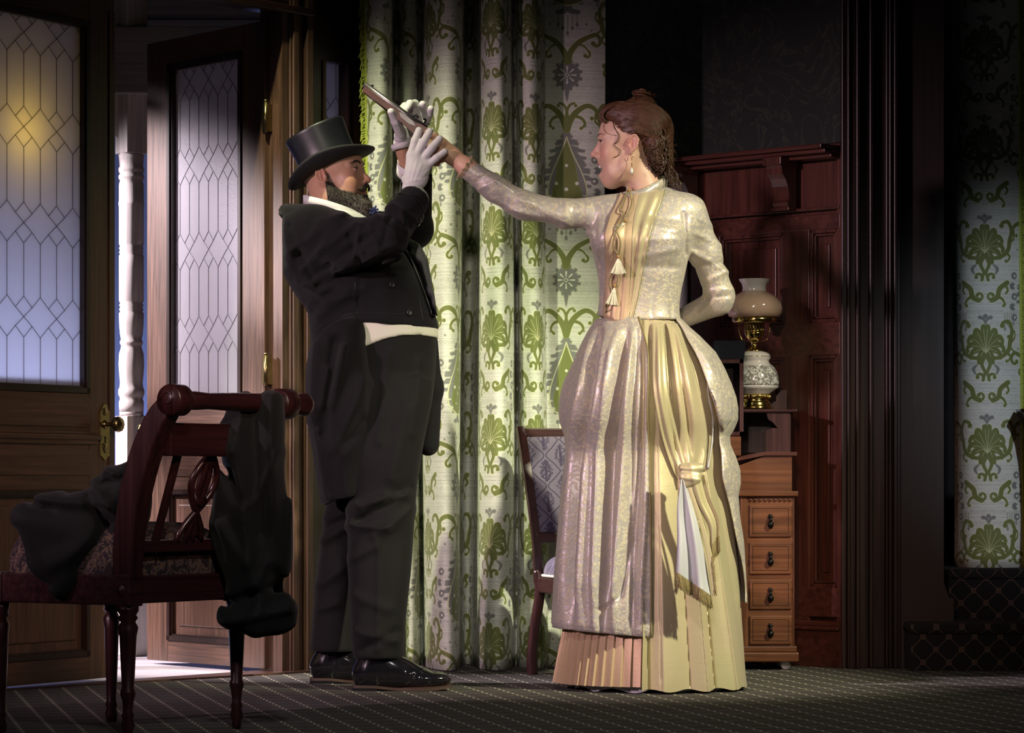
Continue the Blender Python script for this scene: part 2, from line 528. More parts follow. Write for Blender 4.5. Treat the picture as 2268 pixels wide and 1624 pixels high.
    K = K+1.6*r2.standard_normal((c.h, c.w))*(np.abs(K) < 5)
    lines = (r2.random((c.h, 1)) < .30).astype(float)
    brk = np.repeat(r2.random((c.h, c.w//16+1)), 16, axis=1)[:, :c.w]
    base = np.array([.64, .66, .585])[None, None]*np.ones((c.h, c.w, 3))
    ln = lines*(brk < .72)
    base = base*(1-.42*ln[..., None])
    halo = np.clip(1-np.clip(np.minimum(G, K)-0.5, 0, 9)/3.0, 0, 1)
    base = base*(1-halo[..., None])+np.array([.70, .71, .56])*halo[..., None]
    km = np.clip(.5-K/1.2, 0, 1); tex = 1-.22*((ii+jj) % 4 < 2)
    base = base*(1-km[..., None])+(np.array([.20, .215, .20])*tex[..., None])*km[..., None]
    gm = np.clip(.5-G/1.2, 0, 1); rim = np.clip(1+G/2.4, 0, 1)
    gc = np.array([.155, .185, .045])*(1-rim[..., None])+np.array([.26, .30, .10])*rim[..., None]
    base = base*(1-gm[..., None])+gc*gm[..., None]
    for X, cc in ((O, (.58, .60, .34)), (Wt, (.66, .68, .58))):
        m = np.clip(.5-X/1.0, 0, 1)[..., None]; base = base*(1-m)+np.array(cc)*m
    return np.concatenate([base[:, ::-1], base], axis=1)     # 400 x 690 mm, symmetric
def lin2s(x): return np.clip(x, 0, 1)**(1/2.2)
IM_DAM = make_image('curtain_pattern', lin2s(damask()))
def vines():
    c = Canvas(512, 512, 0.5)       # 256 mm tile
    r = random.Random(5)
    for i in range(144):
        x, y = (i % 12+r.uniform(.1, .9))*20.3+6, (i//12+r.uniform(.1, .9))*21.33; a = r.uniform(0, 6.28); L = r.uniform(11, 19)
        pts = [(x, y)]
        for q in range(4):
            a += r.uniform(-.9, .9); pts.append((pts[-1][0]+L*.4*math.cos(a), pts[-1][1]+L*.4*math.sin(a)))
        pts = [(min(252, max(4, p[0])), p[1]) for p in pts]
        c.stroke('l', pts, 1.0, .7)
        for p in pts[1:]:
            for s_ in (-1, 1):
                b = a+s_*r.uniform(.6, 1.4); e = (p[0]+6*math.cos(b), p[1]+6*math.sin(b)); c.seg('l', p, e, 1.7, .6)
        if r.random() < .5: c.curl('l', (min(244, max(12, pts[-1][0])), pts[-1][1]), 6, a, .7, .8, .7)
        if r.random() < .35:
            for q in range(5):
                b = q*1.257; c.seg('l', pts[0], (pts[0][0]+5.5*math.cos(b), pts[0][1]+5.5*math.sin(b)), 1.0, 1.9)
    m = np.clip(.5-c.D['l']/1.0, 0, 1)
    return np.repeat(m[..., None], 3, 2)
IM_VINE = make_image('embroidery_pattern', vines())
def ogee():
    c = Canvas(256, 512, 0.5)       # half repeat 64 wide (128px*.5) -> use 128 x 256 mm
    for oy in (0, 256):
        c.stroke('l', [(4, oy), (30, oy+30), (60, oy+64), (30, oy+98), (4, oy+128)], 2.2, 2.2)
        c.stroke('l', [(124, oy), (98, oy+30), (68, oy+64), (98, oy+98), (124, oy+128)], 2.2, 2.2)
        c.stroke('l', [(124, oy-128), (98, oy-98), (68, oy-64), (98, oy-30), (124, oy)], 2.2, 2.2)
        c.stroke('l', [(4, oy-128), (30, oy-98), (60, oy-64), (30, oy-30), (4, oy)], 2.2, 2.2)
    r = random.Random(2)
    for cx, cy in ((64, 0), (64, 128), (0, 64), (128, 64), (64, 256), (0, 192), (128, 192)):
        for q in range(15):
            for s_ in (-1, 1):
                t = q/14; y = cy-40+80*t; w = 26*math.sin(PI*t)**.8
                c.curl('l', (cx+s_*w*r.uniform(.2, .95), y), 5.5, r.uniform(0, 6), .6, 1.6, 1.4, s_)
        c.stroke('l', [(cx, cy-34), (cx, cy), (cx, cy+34)], 2, 2, 6)
    m = np.clip(.5-c.D['l']/1.0, 0, 1)[..., None]
    return np.array([.12, .095, .155])*(1-m)+np.array([.022, .012, .05])*m
IM_OGEE = make_image('upholstery_pattern', lin2s(ogee()))

# ------------------------------------------------------------------ materials
class NT:
    def __init__(s, name):
        s.m = bpy.data.materials.new(name); s.m.use_nodes = True; s.t = s.m.node_tree; s.t.nodes.clear()
        s.out = s.t.nodes.new('ShaderNodeOutputMaterial')
    def n(s, typ, **kw):
        nd = s.t.nodes.new('ShaderNode'+typ)
        for k, v in kw.items():
            if k.startswith('_'): setattr(nd, k[1:], v)
        return nd
    def L(s, a, b): s.t.links.new(a, b)
    def val(s, node, key, v):
        if hasattr(v, 'is_output') or isinstance(v, bpy.types.NodeSocket): s.L(v, node.inputs[key])
        else: node.inputs[key].default_value = v
    def math(s, op, a, b=None, c=None):
        nd = s.n('Math', _operation=op); s.val(nd, 0, a)
        if b is not None: s.val(nd, 1, b)
        if c is not None: s.val(nd, 2, c)
        return nd.outputs[0]
    def ramp(s, fac, stops, interp='LINEAR'):
        nd = s.n('ValToRGB'); cr = nd.color_ramp; cr.interpolation = interp
        while len(cr.elements) < len(stops): cr.elements.new(.5)
        for e, (p, c) in zip(cr.elements, stops): e.position = p; e.color = (*c, 1) if len(c) == 3 else c
        s.L(fac, nd.inputs[0]); return nd.outputs[0]
    def mix(s, fac, a, b, mode='MIX'):
        nd = s.n('Mix', _data_type='RGBA', _blend_type=mode); s.val(nd, 0, fac)
        for i, v in ((6, a), (7, b)):
            if isinstance(v, bpy.types.NodeSocket): s.L(v, nd.inputs[i])
            else: nd.inputs[i].default_value = (*v, 1)
        return nd.outputs[2]
    def coord(s, scale=(1, 1, 1), rot=(0, 0, 0), uv=False, loc=(0, 0, 0)):
        tc = s.n('TexCoord'); mp = s.n('Mapping')
        mp.inputs['Scale'].default_value = scale; mp.inputs['Rotation'].default_value = rot; mp.inputs['Location'].default_value = loc
        s.L(tc.outputs['UV' if uv else 'Object'], mp.inputs[0]); return mp.outputs[0]
    def noise(s, vec, scale, detail=3, rough=.5, dist=0):
        nd = s.n('TexNoise'); s.L(vec, nd.inputs['Vector']); nd.inputs['Scale'].default_value = scale
        nd.inputs['Detail'].default_value = detail; nd.inputs['Roughness'].default_value = rough; nd.inputs['Distortion'].default_value = dist
        return nd.outputs[0]
    def pbsdf(s, base, rough=.5, metal=0.0, bump=None, bstr=.3, bdist=.002, **kw):
        b = s.n('BsdfPrincipled')
        if isinstance(base, bpy.types.NodeSocket): s.L(base, b.inputs['Base Color'])
        else: b.inputs['Base Color'].default_value = (*base, 1)
        s.val(b, 'Roughness', rough); s.val(b, 'Metallic', metal)
        for k, v in kw.items():
            kk = k.replace('_', ' '); s.val(b, kk, v)
        if bump is not None:
            bp = s.n('Bump'); bp.inputs['Strength'].default_value = bstr; bp.inputs['Distance'].default_value = bdist
            s.L(bump, bp.inputs['Height']); s.L(bp.outputs[0], b.inputs['Normal'])
        s.L(b.outputs[0], s.out.inputs[0]); return b
def plain(name, base, rough=.5, metal=0.0, nscale=0, namp=.25, bstr=0, **kw):
    t = NT(name)
    if nscale:
        n = t.noise(t.coord(), nscale, 4)
        c = t.mix(n, tuple(x*(1-namp) for x in base), tuple(min(1, x*(1+namp)) for x in base))
        t.pbsdf(c, rough, metal, bump=n if bstr else None, bstr=bstr, **kw)
    else: t.pbsdf(base, rough, metal, **kw)
    return t.m
def wood(name, dark, lite, axis='z', rough=.42, fine=60, coat=.15, bstr=.15):
    t = NT(name)
    sc = {'z': (fine, fine, fine*.035), 'x': (fine*.035, fine, fine), 'y': (fine, fine*.035, fine)}[axis]
    v = t.coord(sc); n = t.noise(v, 1.0, 5, .6, .6)
    v2 = t.coord(tuple(q*.12 for q in sc)); n2 = t.noise(v2, 1.0, 2, .5, 1.2)
    c = t.mix(t.ramp(n, [(.3, (0, 0, 0)), (.7, (1, 1, 1))]), dark, lite)
    c = t.mix(t.math('MULTIPLY', n2, .55), c, tuple(q*.45 for q in dark), 'MIX')
    t.pbsdf(c, t.math('MULTIPLY_ADD', n, .2, rough-.1), bump=n, bstr=bstr, bdist=.001, Coat_Weight=coat, Coat_Roughness=.25)
    return t.m
M_DOOR = {a: wood('door_wood_'+a, (.040, .020, .013), (.16, .078, .048), a, fine=120) for a in 'zx'}
M_PANEL = {a: wood('panelling_wood_'+a, (.045, .013, .009), (.150, .042, .027), a, .34) for a in 'zx'}
M_DARKW = {a: wood('dark_frame_wood_'+a, (.008, .003, .002), (.032, .011, .007), a, .36, coat=.2) for a in 'zx'}
M_MAHOG = wood('mahogany', (.022, .006, .007), (.066, .018, .019), 'z', .30, coat=.4)
M_MAHOGX = wood('mahogany_rail', (.022, .006, .007), (.066, .018, .019), 'x', .30, coat=.4)
M_OAK = {a: wood('desk_wood_'+a, (.075, .022, .007), (.21, .070, .022), a, .38, coat=.25) for a in 'zx'}
M_WHITEP = wood('weathered_white_paint', (.40, .36, .35), (.78, .74, .72), 'z', .6, coat=0)
M_GREYP = wood('weathered_grey_boards', (.20, .18, .18), (.34, .31, .31), 'x', .7, coat=0)
M_DECK = wood('porch_floor_boards', (.46, .42, .44), (.74, .70, .72), 'x', .55, coat=0)
M_BRASS = plain('aged_brass', (.34, .27, .13), .30, 1.0, 300, .75)
M_BRASSB = plain('polished_brass', (.62, .44, .15), .14, 1.0)
M_IRON = plain('black_iron', (.012, .011, .011), .4, .8)
M_LEAD = plain('lead_came', (.10, .10, .11), .5, .3)
M_BLACKWOOL = plain('black_wool', (.0072, .0064, .0080), .85, 0, 260, .35, .15, Sheen_Weight=.06, Specular_IOR_Level=.22)
M_TROUSER = plain('black_trouser_cloth', (.0060, .0054, .0058), .8, 0, 300, .3, .15, Sheen_Weight=.05, Specular_IOR_Level=.25)
M_LAPEL = plain('black_satin_facing', (.009, .009, .010), .42, 0)
M_WRAP = plain('black_gabardine', (.009, .0095, .010), .8, 0, 200, .35, .2, Sheen_Weight=.06, Specular_IOR_Level=.25)
M_SILKHAT = plain('brushed_black_silk', (.006, .0065, .010), .40, 0, 120, .3, .05, Coat_Weight=.12, Coat_Roughness=.3)
M_FELT = plain('black_felt', (.010, .010, .011), .75)
M_SHIRT = plain('white_cotton', (.68, .67, .68), .7)
M_GLOVE = plain('white_gloves', (.60, .58, .60), .62, 0, 90, .04, .12)
M_CREAM = plain('cream_waistcoat', (.74, .72, .60), .6)
M_SHOE = plain('black_patent_leather', (.007, .007, .009), .13, 0, Coat_Weight=.9, Coat_Roughness=.06)
M_SOLE = plain('brown_sole_edge', (.05, .028, .018), .5)
M_EYE = plain('eye_white', (.75, .72, .70), .2)
M_IRIS = plain('brown_iris', (.04, .02, .012), .15)
M_TOOTH = plain('teeth', (.80, .77, .70), .25)
M_HAIRB = plain('black_hair', (.012, .009, .008), .45, 0, 300, .4)
M_GOLD = plain('gold', (.80, .52, .18), .2, 1)
M_PEARL = plain('crystal_drop', (.75, .78, .72), .08, 0, Coat_Weight=1)
def vcol(name, rough=.5, sss=0.0, bn=0, bstr=.2, **kw):
    t = NT(name); a = t.n('VertexColor', _layer_name='Col')
    b = None
    if bn: b = t.noise(t.coord(), bn, 4)
    bs = t.pbsdf(a.outputs[0], rough, bump=b, bstr=bstr, bdist=.0008, **kw)
    if sss:
        bs.inputs['Subsurface Weight'].default_value = sss; bs.inputs['Subsurface Radius'].default_value = (.012, .005, .003); bs.inputs['Subsurface Scale'].default_value = .6
    return t.m
M_SKIN = vcol('skin', .48, .12, 500, .12)
M_HAIRV = vcol('hair', .38, 0, 0, Sheen_Weight=0.0, Anisotropic=.5)
# silk
def silk(name, base, alt, rough=.36, embroid=None, sc=4.0, slub=(8, 8, 260), emb=(.62, .55, .40), metal=.0, uv=False, bs=.5, crum=.8):
    t = NT(name)
    v = t.coord(slub); n = t.noise(v, 1.0, 3)
    n2 = t.noise(t.coord((5, 5, 3)), 1.0, 2, .5, .5)
    c = t.mix(t.ramp(n2, [(.35, (0, 0, 0)), (.65, (1, 1, 1))]), base, alt)
    c = t.mix(t.math('MULTIPLY', n, .25), c, tuple(q*.6 for q in base))
    bump = n; r = rough; st = .10
    if embroid is not None:
        im = t.n('TexImage'); im.image = embroid; im.projection = 'BOX'; im.projection_blend = .25
        t.L(t.coord((sc, sc, sc)), im.inputs[0])
        e = im.outputs[0]
        c = t.mix(e, c, emb); bump = e; st = bs
        r = t.math('MULTIPLY_ADD', e, .2, rough)
    cr_ = t.noise(t.coord((38, 38, 22)), 1.0, 3, .6, .4)
    bump = t.math('ADD', t.math('MULTIPLY', bump, 1.0), t.math('MULTIPLY', cr_, crum))
    t.pbsdf(c, r, metal, bump=bump, bstr=st, bdist=.0015, Sheen_Weight=.15, Specular_IOR_Level=.75, Specular_Tint=(*[min(1, q*1.9) for q in base], 1))
    return t.m
M_BROC = silk('brocade_silk', (.47, .425, .42), (.45, .41, .37), .40, IM_VINE, 6.0, metal=.28, emb=(.58, .50, .36), crum=2.2)
M_SATIN = silk('gold_satin', (.51, .455, .27), (.53, .44, .29), .38, metal=.25, crum=4.0)
M_SATINT = silk('tan_satin', (.48, .34, .22), (.52, .38, .25), .42, metal=.15, crum=3.0)
M_LINING = plain('white_lining', (.46, .46, .50), .5)
M_TASSEL = plain('cream_tassel', (.62, .58, .46), .6)
M_CORD = plain('olive_cord', (.20, .16, .07), .5)
M_FRINGE = plain('bronze_fringe', (.26, .20, .09), .5, 0, 300, .5)
M_GFRINGE = plain('green_fringe', (.34, .40, .05), .6, 0, 200, .5)
def fabric_img(name, im, rough=.8, sheen=.2):
    t = NT(name); i = t.n('TexImage'); i.image = im
    tc = t.n('TexCoord'); t.L(tc.outputs['UV'], i.inputs[0])
    t.pbsdf(i.outputs[0], rough, bump=t.noise(t.coord(), 700, 2), bstr=.15, Sheen_Weight=sheen)
    return t.m
M_CURT = fabric_img('curtain_brocade', IM_DAM, .72)
M_UPH = fabric_img('chair_damask', IM_OGEE, .8)
def frosted():
    t = NT('frosted_glass')
    d = t.n('BsdfDiffuse'); d.inputs[0].default_value = (.62, .60, .64, 1)
    tr = t.n('BsdfTranslucent'); tr.inputs[0].default_value = (.80, .80, .86, 1)
    g = t.n('BsdfGlossy'); g.inputs[0].default_value = (.8, .8, .85, 1); g.inputs[1].default_value = .28
    m = t.n('MixShader'); m.inputs[0].default_value = .78; t.L(d.outputs[0], m.inputs[1]); t.L(tr.outputs[0], m.inputs[2])
    m2 = t.n('MixShader'); m2.inputs[0].default_value = .07; t.L(m.outputs[0], m2.inputs[1]); t.L(g.outputs[0], m2.inputs[2])
    b = t.n('Bump'); b.inputs['Strength'].default_value = .5; b.inputs['Distance'].default_value = .001
    t.L(t.noise(t.coord(), 260, 2), b.inputs['Height'])
    for q in (d, g): t.L(b.outputs[0], q.inputs['Normal'])
    t.L(m2.outputs[0], t.out.inputs[0]); return t.m
M_FROST = frosted()
def carpet():
    t = NT('patterned_carpet')
    tc = t.n('TexCoord'); sp = t.n('SeparateXYZ'); t.L(tc.outputs['Object'], sp.inputs[0])
    X, Y = sp.outputs[0], sp.outputs[1]
    def line(u, per, wd):
        f = t.math('FRACT', t.math('DIVIDE', u, per)); a = t.math('ABSOLUTE', t.math('SUBTRACT', f, .5))
        return t.math('LESS_THAN', a, wd/per/2)
    # stepped lines running up-stage
    st = t.math('FLOOR', t.math('DIVIDE', Y, .060)); fr = t.math('FRACT', t.math('DIVIDE', Y, .060))
    ramp = t.math('MULTIPLY', t.math('SMOOTH_MIN', t.math('MULTIPLY', fr, 3.0), 1.0, .2), 1.0)
    stp = t.math('MULTIPLY', t.math('ADD', st, ramp), .0136)
    u1 = t.math('ADD', X, stp)
    l1 = line(u1, .077, .0055)
    # cross lines
    st2 = t.math('FLOOR', t.math('DIVIDE', X, .042)); fr2 = t.math('FRACT', t.math('DIVIDE', X, .042))
    u2 = t.math('SUBTRACT', Y, t.math('MULTIPLY', t.math('ADD', st2, t.math('MINIMUM', t.math('MULTIPLY', fr2, 2.2), 1.0)), .0099))
    l2 = line(u2, .120, .009)
    l3 = line(Y, .030, .007)
    n = t.noise(t.coord((60, 160, 1)), 1.0, 3, .7)
    n2 = t.noise(t.coord((1.5, 5, 1)), 1.0, 2)
    base = t.mix(t.ramp(n, [(.35, (0, 0, 0)), (.7, (1, 1, 1))]), (.013, .013, .012), (.075, .068, .058))
    base = t.mix(t.math('MULTIPLY', l3, t.math('MULTIPLY', n, .5)), base, (.13, .12, .10))
    base = t.mix(t.math('MULTIPLY', l2, .50), base, (.26, .23, .18))
    base = t.mix(t.math('MULTIPLY', l1, t.math('MULTIPLY_ADD', n, .5, .55)), base, (.46, .42, .32))
    t.pbsdf(base, .95, bump=n, bstr=.8, bdist=.004)
    return t.m
M_CARPET = carpet()
def stair_carpet():
    t = NT('stair_carpet')
    tc = t.n('TexCoord'); sp = t.n('SeparateXYZ'); t.L(tc.outputs['Object'], sp.inputs[0])
    X = sp.outputs[0]; Z = t.math('SUBTRACT', sp.outputs[2], t.math('MULTIPLY', sp.outputs[1], .9))
    def tri(u): return t.math('PINGPONG', u, .0425)
    a = t.math('SUBTRACT', tri(X), t.math('MULTIPLY', tri(Z), 1.0))
    l = t.math('LESS_THAN', t.math('ABSOLUTE', a), .0016)
    # small rings where the lines cross
    def near(u, off): 
        q = t.math('PINGPONG', t.math('ADD', u, off), .0425); return q
    ra = t.math('SQRT', t.math('ADD', t.math('POWER', tri(X), 2), t.math('POWER', tri(Z), 2)))
    rb = t.math('SQRT', t.math('ADD', t.math('POWER', t.math('SUBTRACT', .0425, tri(X)), 2), t.math('POWER', t.math('SUBTRACT', .0425, tri(Z)), 2)))
    ring = None
    for r in (ra, rb):
        q = t.math('LESS_THAN', t.math('ABSOLUTE', t.math('SUBTRACT', r, .0075)), .0015)
        ring = q if ring is None else t.math('MAXIMUM', ring, q)
    l = t.math('MAXIMUM', l, ring)
    n = t.noise(t.coord(), 400, 3)
    c = t.mix(l, (.003, .0026, .0026), (.12, .075, .055))
    t.pbsdf(t.mix(t.math('MULTIPLY', n, .4), c, (.004, .004, .004)), .95, bump=n, bstr=.6)
    return t.m
M_STAIR = stair_carpet()
def floral_dark():
    t = NT('dark_floral_tapestry')
    n = t.noise(t.coord(), 26, 3, .6, 1.6)
    c = t.ramp(n, [(.44, (.020, .011, .014)), (.50, (.14, .085, .06)), (.56, (.03, .015, .03)), (.62, (.15, .10, .06))], 'CONSTANT')
    t.pbsdf(c, .85, bump=n, bstr=.2)
    return t.m
M_TAPES = floral_dark()
def wallpaper():
    t = NT('dark_green_wallpaper')
    n = t.noise(t.coord((1, 1, 1)), 5.5, 4, .55, 2.2)
    m = t.ramp(n, [(.47, (0, 0, 0)), (.50, (1, 1, 1)), (.53, (0, 0, 0))])
    c = t.mix(m, (.006, .010, .008), (.030, .034, .020))
    t.pbsdf(c, .7); return t.m
M_WALLP = wallpaper()
M_SKYC = plain('blue_sky_cloth', (.30, .36, .56), .9)
M_MILK = plain('milk_glass', (.58, .54, .55), .15, 0, Coat_Weight=.6, Coat_Roughness=.05, Transmission_Weight=0.0)
def shade_glass():
    t = NT('peach_glass_shade')
    n = t.noise(t.coord(), 14, 3, .5, 1.0)
    c = t.mix(n, (.42, .27, .20), (.56, .40, .32))
    t.pbsdf(c, .12, Coat_Weight=.8, Coat_Roughness=.04, Subsurface_Weight=.0); return t.m
M_SHADE = shade_glass()
def floral_glass():
    t = NT('grey_glass_white_flowers')
    n = t.noise(t.coord(), 55, 4, .6, 1.6); m = t.ramp(n, [(.50, (0, 0, 0)), (.54, (1, 1, 1))])
    t.pbsdf(t.mix(m, (.22, .20, .20), (.60, .60, .60)), .15, Coat_Weight=.6, Coat_Roughness=.05); return t.m
M_FLGL = floral_glass()
M_NAVY = plain('dark_blue_cloth', (.007, .007, .013), .9, Specular_IOR_Level=.1)
M_BOXIN = plain('dark_box_lining', (.006, .003, .004), .9, Specular_IOR_Level=.1)
# ------------------------------------------------------------------ the setting
b = MB(); b.box((-4.2, -9.8, -.12), (4.0, 1.02, 0)); b.box((-.86, 1.02, -.12), (4.0, 4.6, 0))
# carpet edge follows the doorway wall on the left
fl = MB()
poly = [(-4.2, -9.8), (4.0, -9.8), (4.0, 4.6), (-.30, 4.6), (-.30, 1.12), (-.60, .86), (-1.52, -.08), (-3.3, -2.2), (-4.2, -3.4)]
fl.prism(poly, lambda p: Vector((p[0], p[1], -.12)), lambda p: Vector((p[0], p[1], 0)))
struct(fl.build('floor', M_CARPET))
thr = MB()
poly = [(-.60, .86), (-.66, .98), (-.74, .94), (-1.75, -.30), (-1.62, -.20), (-1.52, -.08)]
thr.prism(poly, lambda p: Vector((p[0], p[1], -.10)), lambda p: Vector((p[0], p[1], .006)))
struct(thr.build('trim_threshold', wood('threshold_wood', (.05, .022, .018), (.12, .055, .042), 'x', .4)))
dk = MB()
poly = [(-.30, 1.12), (-.60, .86), (-1.52, -.08), (-3.3, -2.2), (-6, -2.2), (-6, 4.6), (-.30, 4.6)]
dk.prism(poly, lambda p: Vector((p[0], p[1], -.12)), lambda p: Vector((p[0], p[1], -.002)))
struct(dk.build('floor_porch', M_DECK))
for i in range(9):
    pass
bw = MB(); bw.box((-7.0, 4.5, -.2), (2.0, 4.6, 4.5))
struct(bw.build('backdrop_sky', M_SKYC))

# doorway wall: local x runs from the right jamb (hinge) leftwards-front, local y towards the room
HRx, HRy = -.79, .80
dw_ang = math.atan2(-.778, -.628)
def frame_mat(x, y, ang): return Matrix.Translation((x, y, 0)) @ Matrix.Rotation(ang, 4, 'Z')
MD = frame_mat(HRx, HRy, dw_ang)      # +y local = (.778,-.628): into the room
def came(mb, x0, x1, z0, z1, p, bands, h, y=0.0, r=.0011, ph=0):
    n = int(math.ceil((x1-x0)/p))+1
    def clipseg(a, c):
        (ax, az), (cx, cz) = a, c
        t0, t1 = 0.0, 1.0
        for q0, q1, lo, hi in ((ax, cx, x0, x1), (az, cz, z0, z1)):
            d = q1-q0
            if abs(d) < 1e-9:
                if q0 < lo or q0 > hi: return
                continue
            ta, tb = (lo-q0)/d, (hi-q0)/d
            if ta > tb: ta, tb = tb, ta
            t0 = max(t0, ta); t1 = min(t1, tb)
        if t1-t0 < 1e-3: return
        mb.tube([(ax+(cx-ax)*t0, y, az+(cz-az)*t0), (ax+(cx-ax)*t1, y, az+(cz-az)*t1)], r, 4, False)
    zs = [z1+h]+list(bands)+[z0-h]
    for i in range(-1, n+1):
        x = x0+p*.45+i*p
        for k in range(len(zs)-1): clipseg((x, zs[k]-h), (x, zs[k+1]+h))
        for c in bands:
            if (i+ph) % 2 == 0:
                for s_ in (-1, 1):
                    for q in (-1, 1):
                        mid = (x+s_*p*.5, c+q*h*.46)
                        clipseg((x, c+q*h), mid); clipseg(mid, (x+s_*p, c))
            else:
                for s_ in (-1, 1):
                    for q in (-1, 1): clipseg((x, c+q*h), (x+s_*p*.5, c+q*h*.46))
def leaf(name, label, x, y, ang, width, p, face, knob=True):
    R_ = thing(name, None, None, (x, y, 0), ang); R_['kind'] = 'structure'
    w, T = width, .022
    st, z1, zt, gz0, gz1 = .13, .012, 2.14, .90, 2.055
    f = MB()
    f.box((0, -T, z1), (st, T, zt), bev=.003); f.box((w-st, -T, z1), (w, T, zt), bev=.003)
    f.box((.004, -T*.9, .3), (.03, T+.004 if face > 0 else T*.9, 2.1))
    f.build('stile', M_DOOR['z'], R_)
    f = MB()
    for a, c in ((gz1, zt), (.60, gz0), (z1, .085)): f.box((st, -T, a), (w-st, T, c), bev=.002)
    f.build('rail', M_DOOR['x'], R_)
    # mouldings on both faces
    f = MB()
    for s_ in (-1, 1):
        for (a, c) in ((gz0, gz1), (.085, .60)):
            for k, (o, t) in enumerate(((.0, .016), (.012, .010))):
                y0, y1 = sorted((s_*(T-.014-k*.004), s_*(T+.006-k*.007)))
                f.box((st+o, y0, a+o), (st+o+t, y1, c-o)); f.box((w-st-o-t, y0, a+o), (w-st-o, y1, c-o))
                f.box((st+o, y0, a+o), (w-st-o, y1, a+o+t)); f.box((st+o, y0, c-o-t), (w-st-o, y1, c-o))
    f.build('moulding', M_DARKW['z'], R_)
    f = MB(); f.box((st, -.008, .085), (w-st, .008, .60))
    f.box((st+.05, -.014, .135), (w-st-.05, .014, .55), bev=.005); f.build('panel', M_DOOR['z'], R_)
    f = MB()
    for s_ in (-1, 1):
        y0, y1 = sorted((s_*T, s_*(T+.018))); f.box((.085, y0, .755), (w-.02, y1, .772), bev=.004)
        y0, y1 = sorted((s_*T, s_*(T+.010))); f.box((.095, y0, .742), (w-.02, y1, .755)); f.box((.095, y0, .772), (w-.02, y1, .780), bev=.002)
        y0, y1 = sorted((s_*T, s_*(T+.005))); f.box((st, y0, .645), (w-st, y1, .722), bev=.003); f.box((st, y0, .795), (w-st, y1, .885), bev=.003)
    f.build('ledge', M_DOOR['x'], R_)
    g = MB(); g.box((st+.004, -.003, gz0), (w-st-.004, .003, gz1)); gl = g.build('glass', M_FROST, R_)
    l = MB()
    for s_ in (-1, 1): came(l, st+.022, w-st-.022, gz0+.02, gz1-.02, p, (1.985, 1.70, 1.41, 1.125), .062, s_*.0042)
    l.build('leading', M_LEAD, gl)
    for s_ in (-1, 1):
        if not knob: break
        pm = MB()
        pl_ = [(.028, .705), (.078, .705), (.078, .845), (.070, .850), (.064, .864), (.053, .870), (.042, .864), (.036, .850), (.028, .845)]
        pl_ = [(.028, .708), (.038, .704), (.053, .692), (.068, .704), (.078, .708)]+pl_[2:]
        pm.prism(pl_, lambda q: Vector((q[0], s_*T, q[1])), lambda q: Vector((q[0], s_*(T+.004), q[1])))
        for i in range(14):
            for xx in (.031, .075): pm.lathe([(.0016, 0), (.0012, .0012)], (xx, s_*(T+.004), .715+i*.0095), 6, Matrix.Rotation(-s_*PI/2, 4, 'X'))
        for zz, rr in ((.735, .013), (.845, .012), (.722, .007)):
            pm.lathe([(rr, 0), (rr*.9, .002), (rr*.4, .003)], (.053, s_*(T+.004), zz), 14, Matrix.Rotation(-s_*PI/2, 4, 'X'), ribs=7, ribamp=.15)
        e = pm.build('escutcheon', M_BRASS, R_)
        kh = MB(); kh.box((.050, s_*(T+.0042)-.0004, .748), (.056, s_*(T+.0042)+.0004, .762)); kh.lathe([(.004, 0), (.004, .0006)], (.053, s_*(T+.0042), .764), 10, Matrix.Rotation(-s_*PI/2, 4, 'X'))
        kh.build('keyhole', M_IRON, e)
        k = MB(); k.lathe([(.014, 0), (.012, .004), (.007, .008), (.007, .030), (.012, .034), (.022, .042), (.025, .050), (.023, .058), (.015, .063), (.008, .064), (.004, .067)], (.053, s_*(T+.004), .805), 24, Matrix.Rotation(-s_*PI/2, 4, 'X'), ribs=12, ribamp=.02)
        k.build('door_knob', M_BRASS, R_)
    return R_
L1 = leaf('door_1', '', -1.268, .387, math.atan2(-.866, -.4995), .80, .079, 1)
L2 = leaf('door_2', '', -1.245, 1.345, math.atan2(-.766, .643), .70, .057, -1)
hg = MB()
for z in (.99, 1.82, .25):
    hg.box((.692, -.026, z-.045), (.715, .026, z+.045)); hg.tube([(.712, -.026, z-.05), (.712, -.026, z+.05)], .006, 8)
    hg.lathe([(.002, 0), (.007, .004), (.003, .010)], (.712, -.026, z+.05), 8)
hg.build('hinge', M_BRASS, L2)

# jamb, header, sidelight and wall of the doorway side
j = MB()
j.box((-.035, -.05, 0), (0, .05, 2.30), MD)                  # right jamb
for (a, c, o) in ((-.070, -.042, .062), (-.100, -.072, .050), (-.135, -.104, .066), (-.040, -.032, .056)):
    j.box((a, -.05, 0), (c, o, 2.42), MD, .004)
struct(j.build('trim_1', M_DOOR['z']))
w = MB()
w.box((-.60, -.04, 0), (-.13, .04, .80), MD)                 # below the sidelight
w.box((-.20, -.04, .80), (-.13, .04, 2.6), MD)
w.box((-.60, -.04, .80), (-.335, .04, 2.6), MD)
w.box((-.335, -.04, 2.03), (-.20, .04, 2.6), MD)
w.box((-.13, -.04, 2.42), (-.035, .04, 2.6), MD)
for a, c in ((-.215, -.205), (-.335, -.325)): w.box((a, -.03, .82), (c, .048, 2.03), MD)
w.box((1.46, -.04, 0), (3.2, .04, 2.6), MD)
struct(w.build('wall_left', M_DARKW['z']))
g = MB(); g.box((-.335, -.004, .80), (-.20, .004, 2.03), MD)
sg = struct(g.build('window_1', M_FROST))
l = MB(); came(l, -.333, -.202, .82, 2.03, .055, (1.86, 1.56, 1.27, .98), .058, .006, .0013)
ml = MD
lo = l.build('leading', M_LEAD); lo.data.transform(MD); lo.parent = sg
hd = MB()
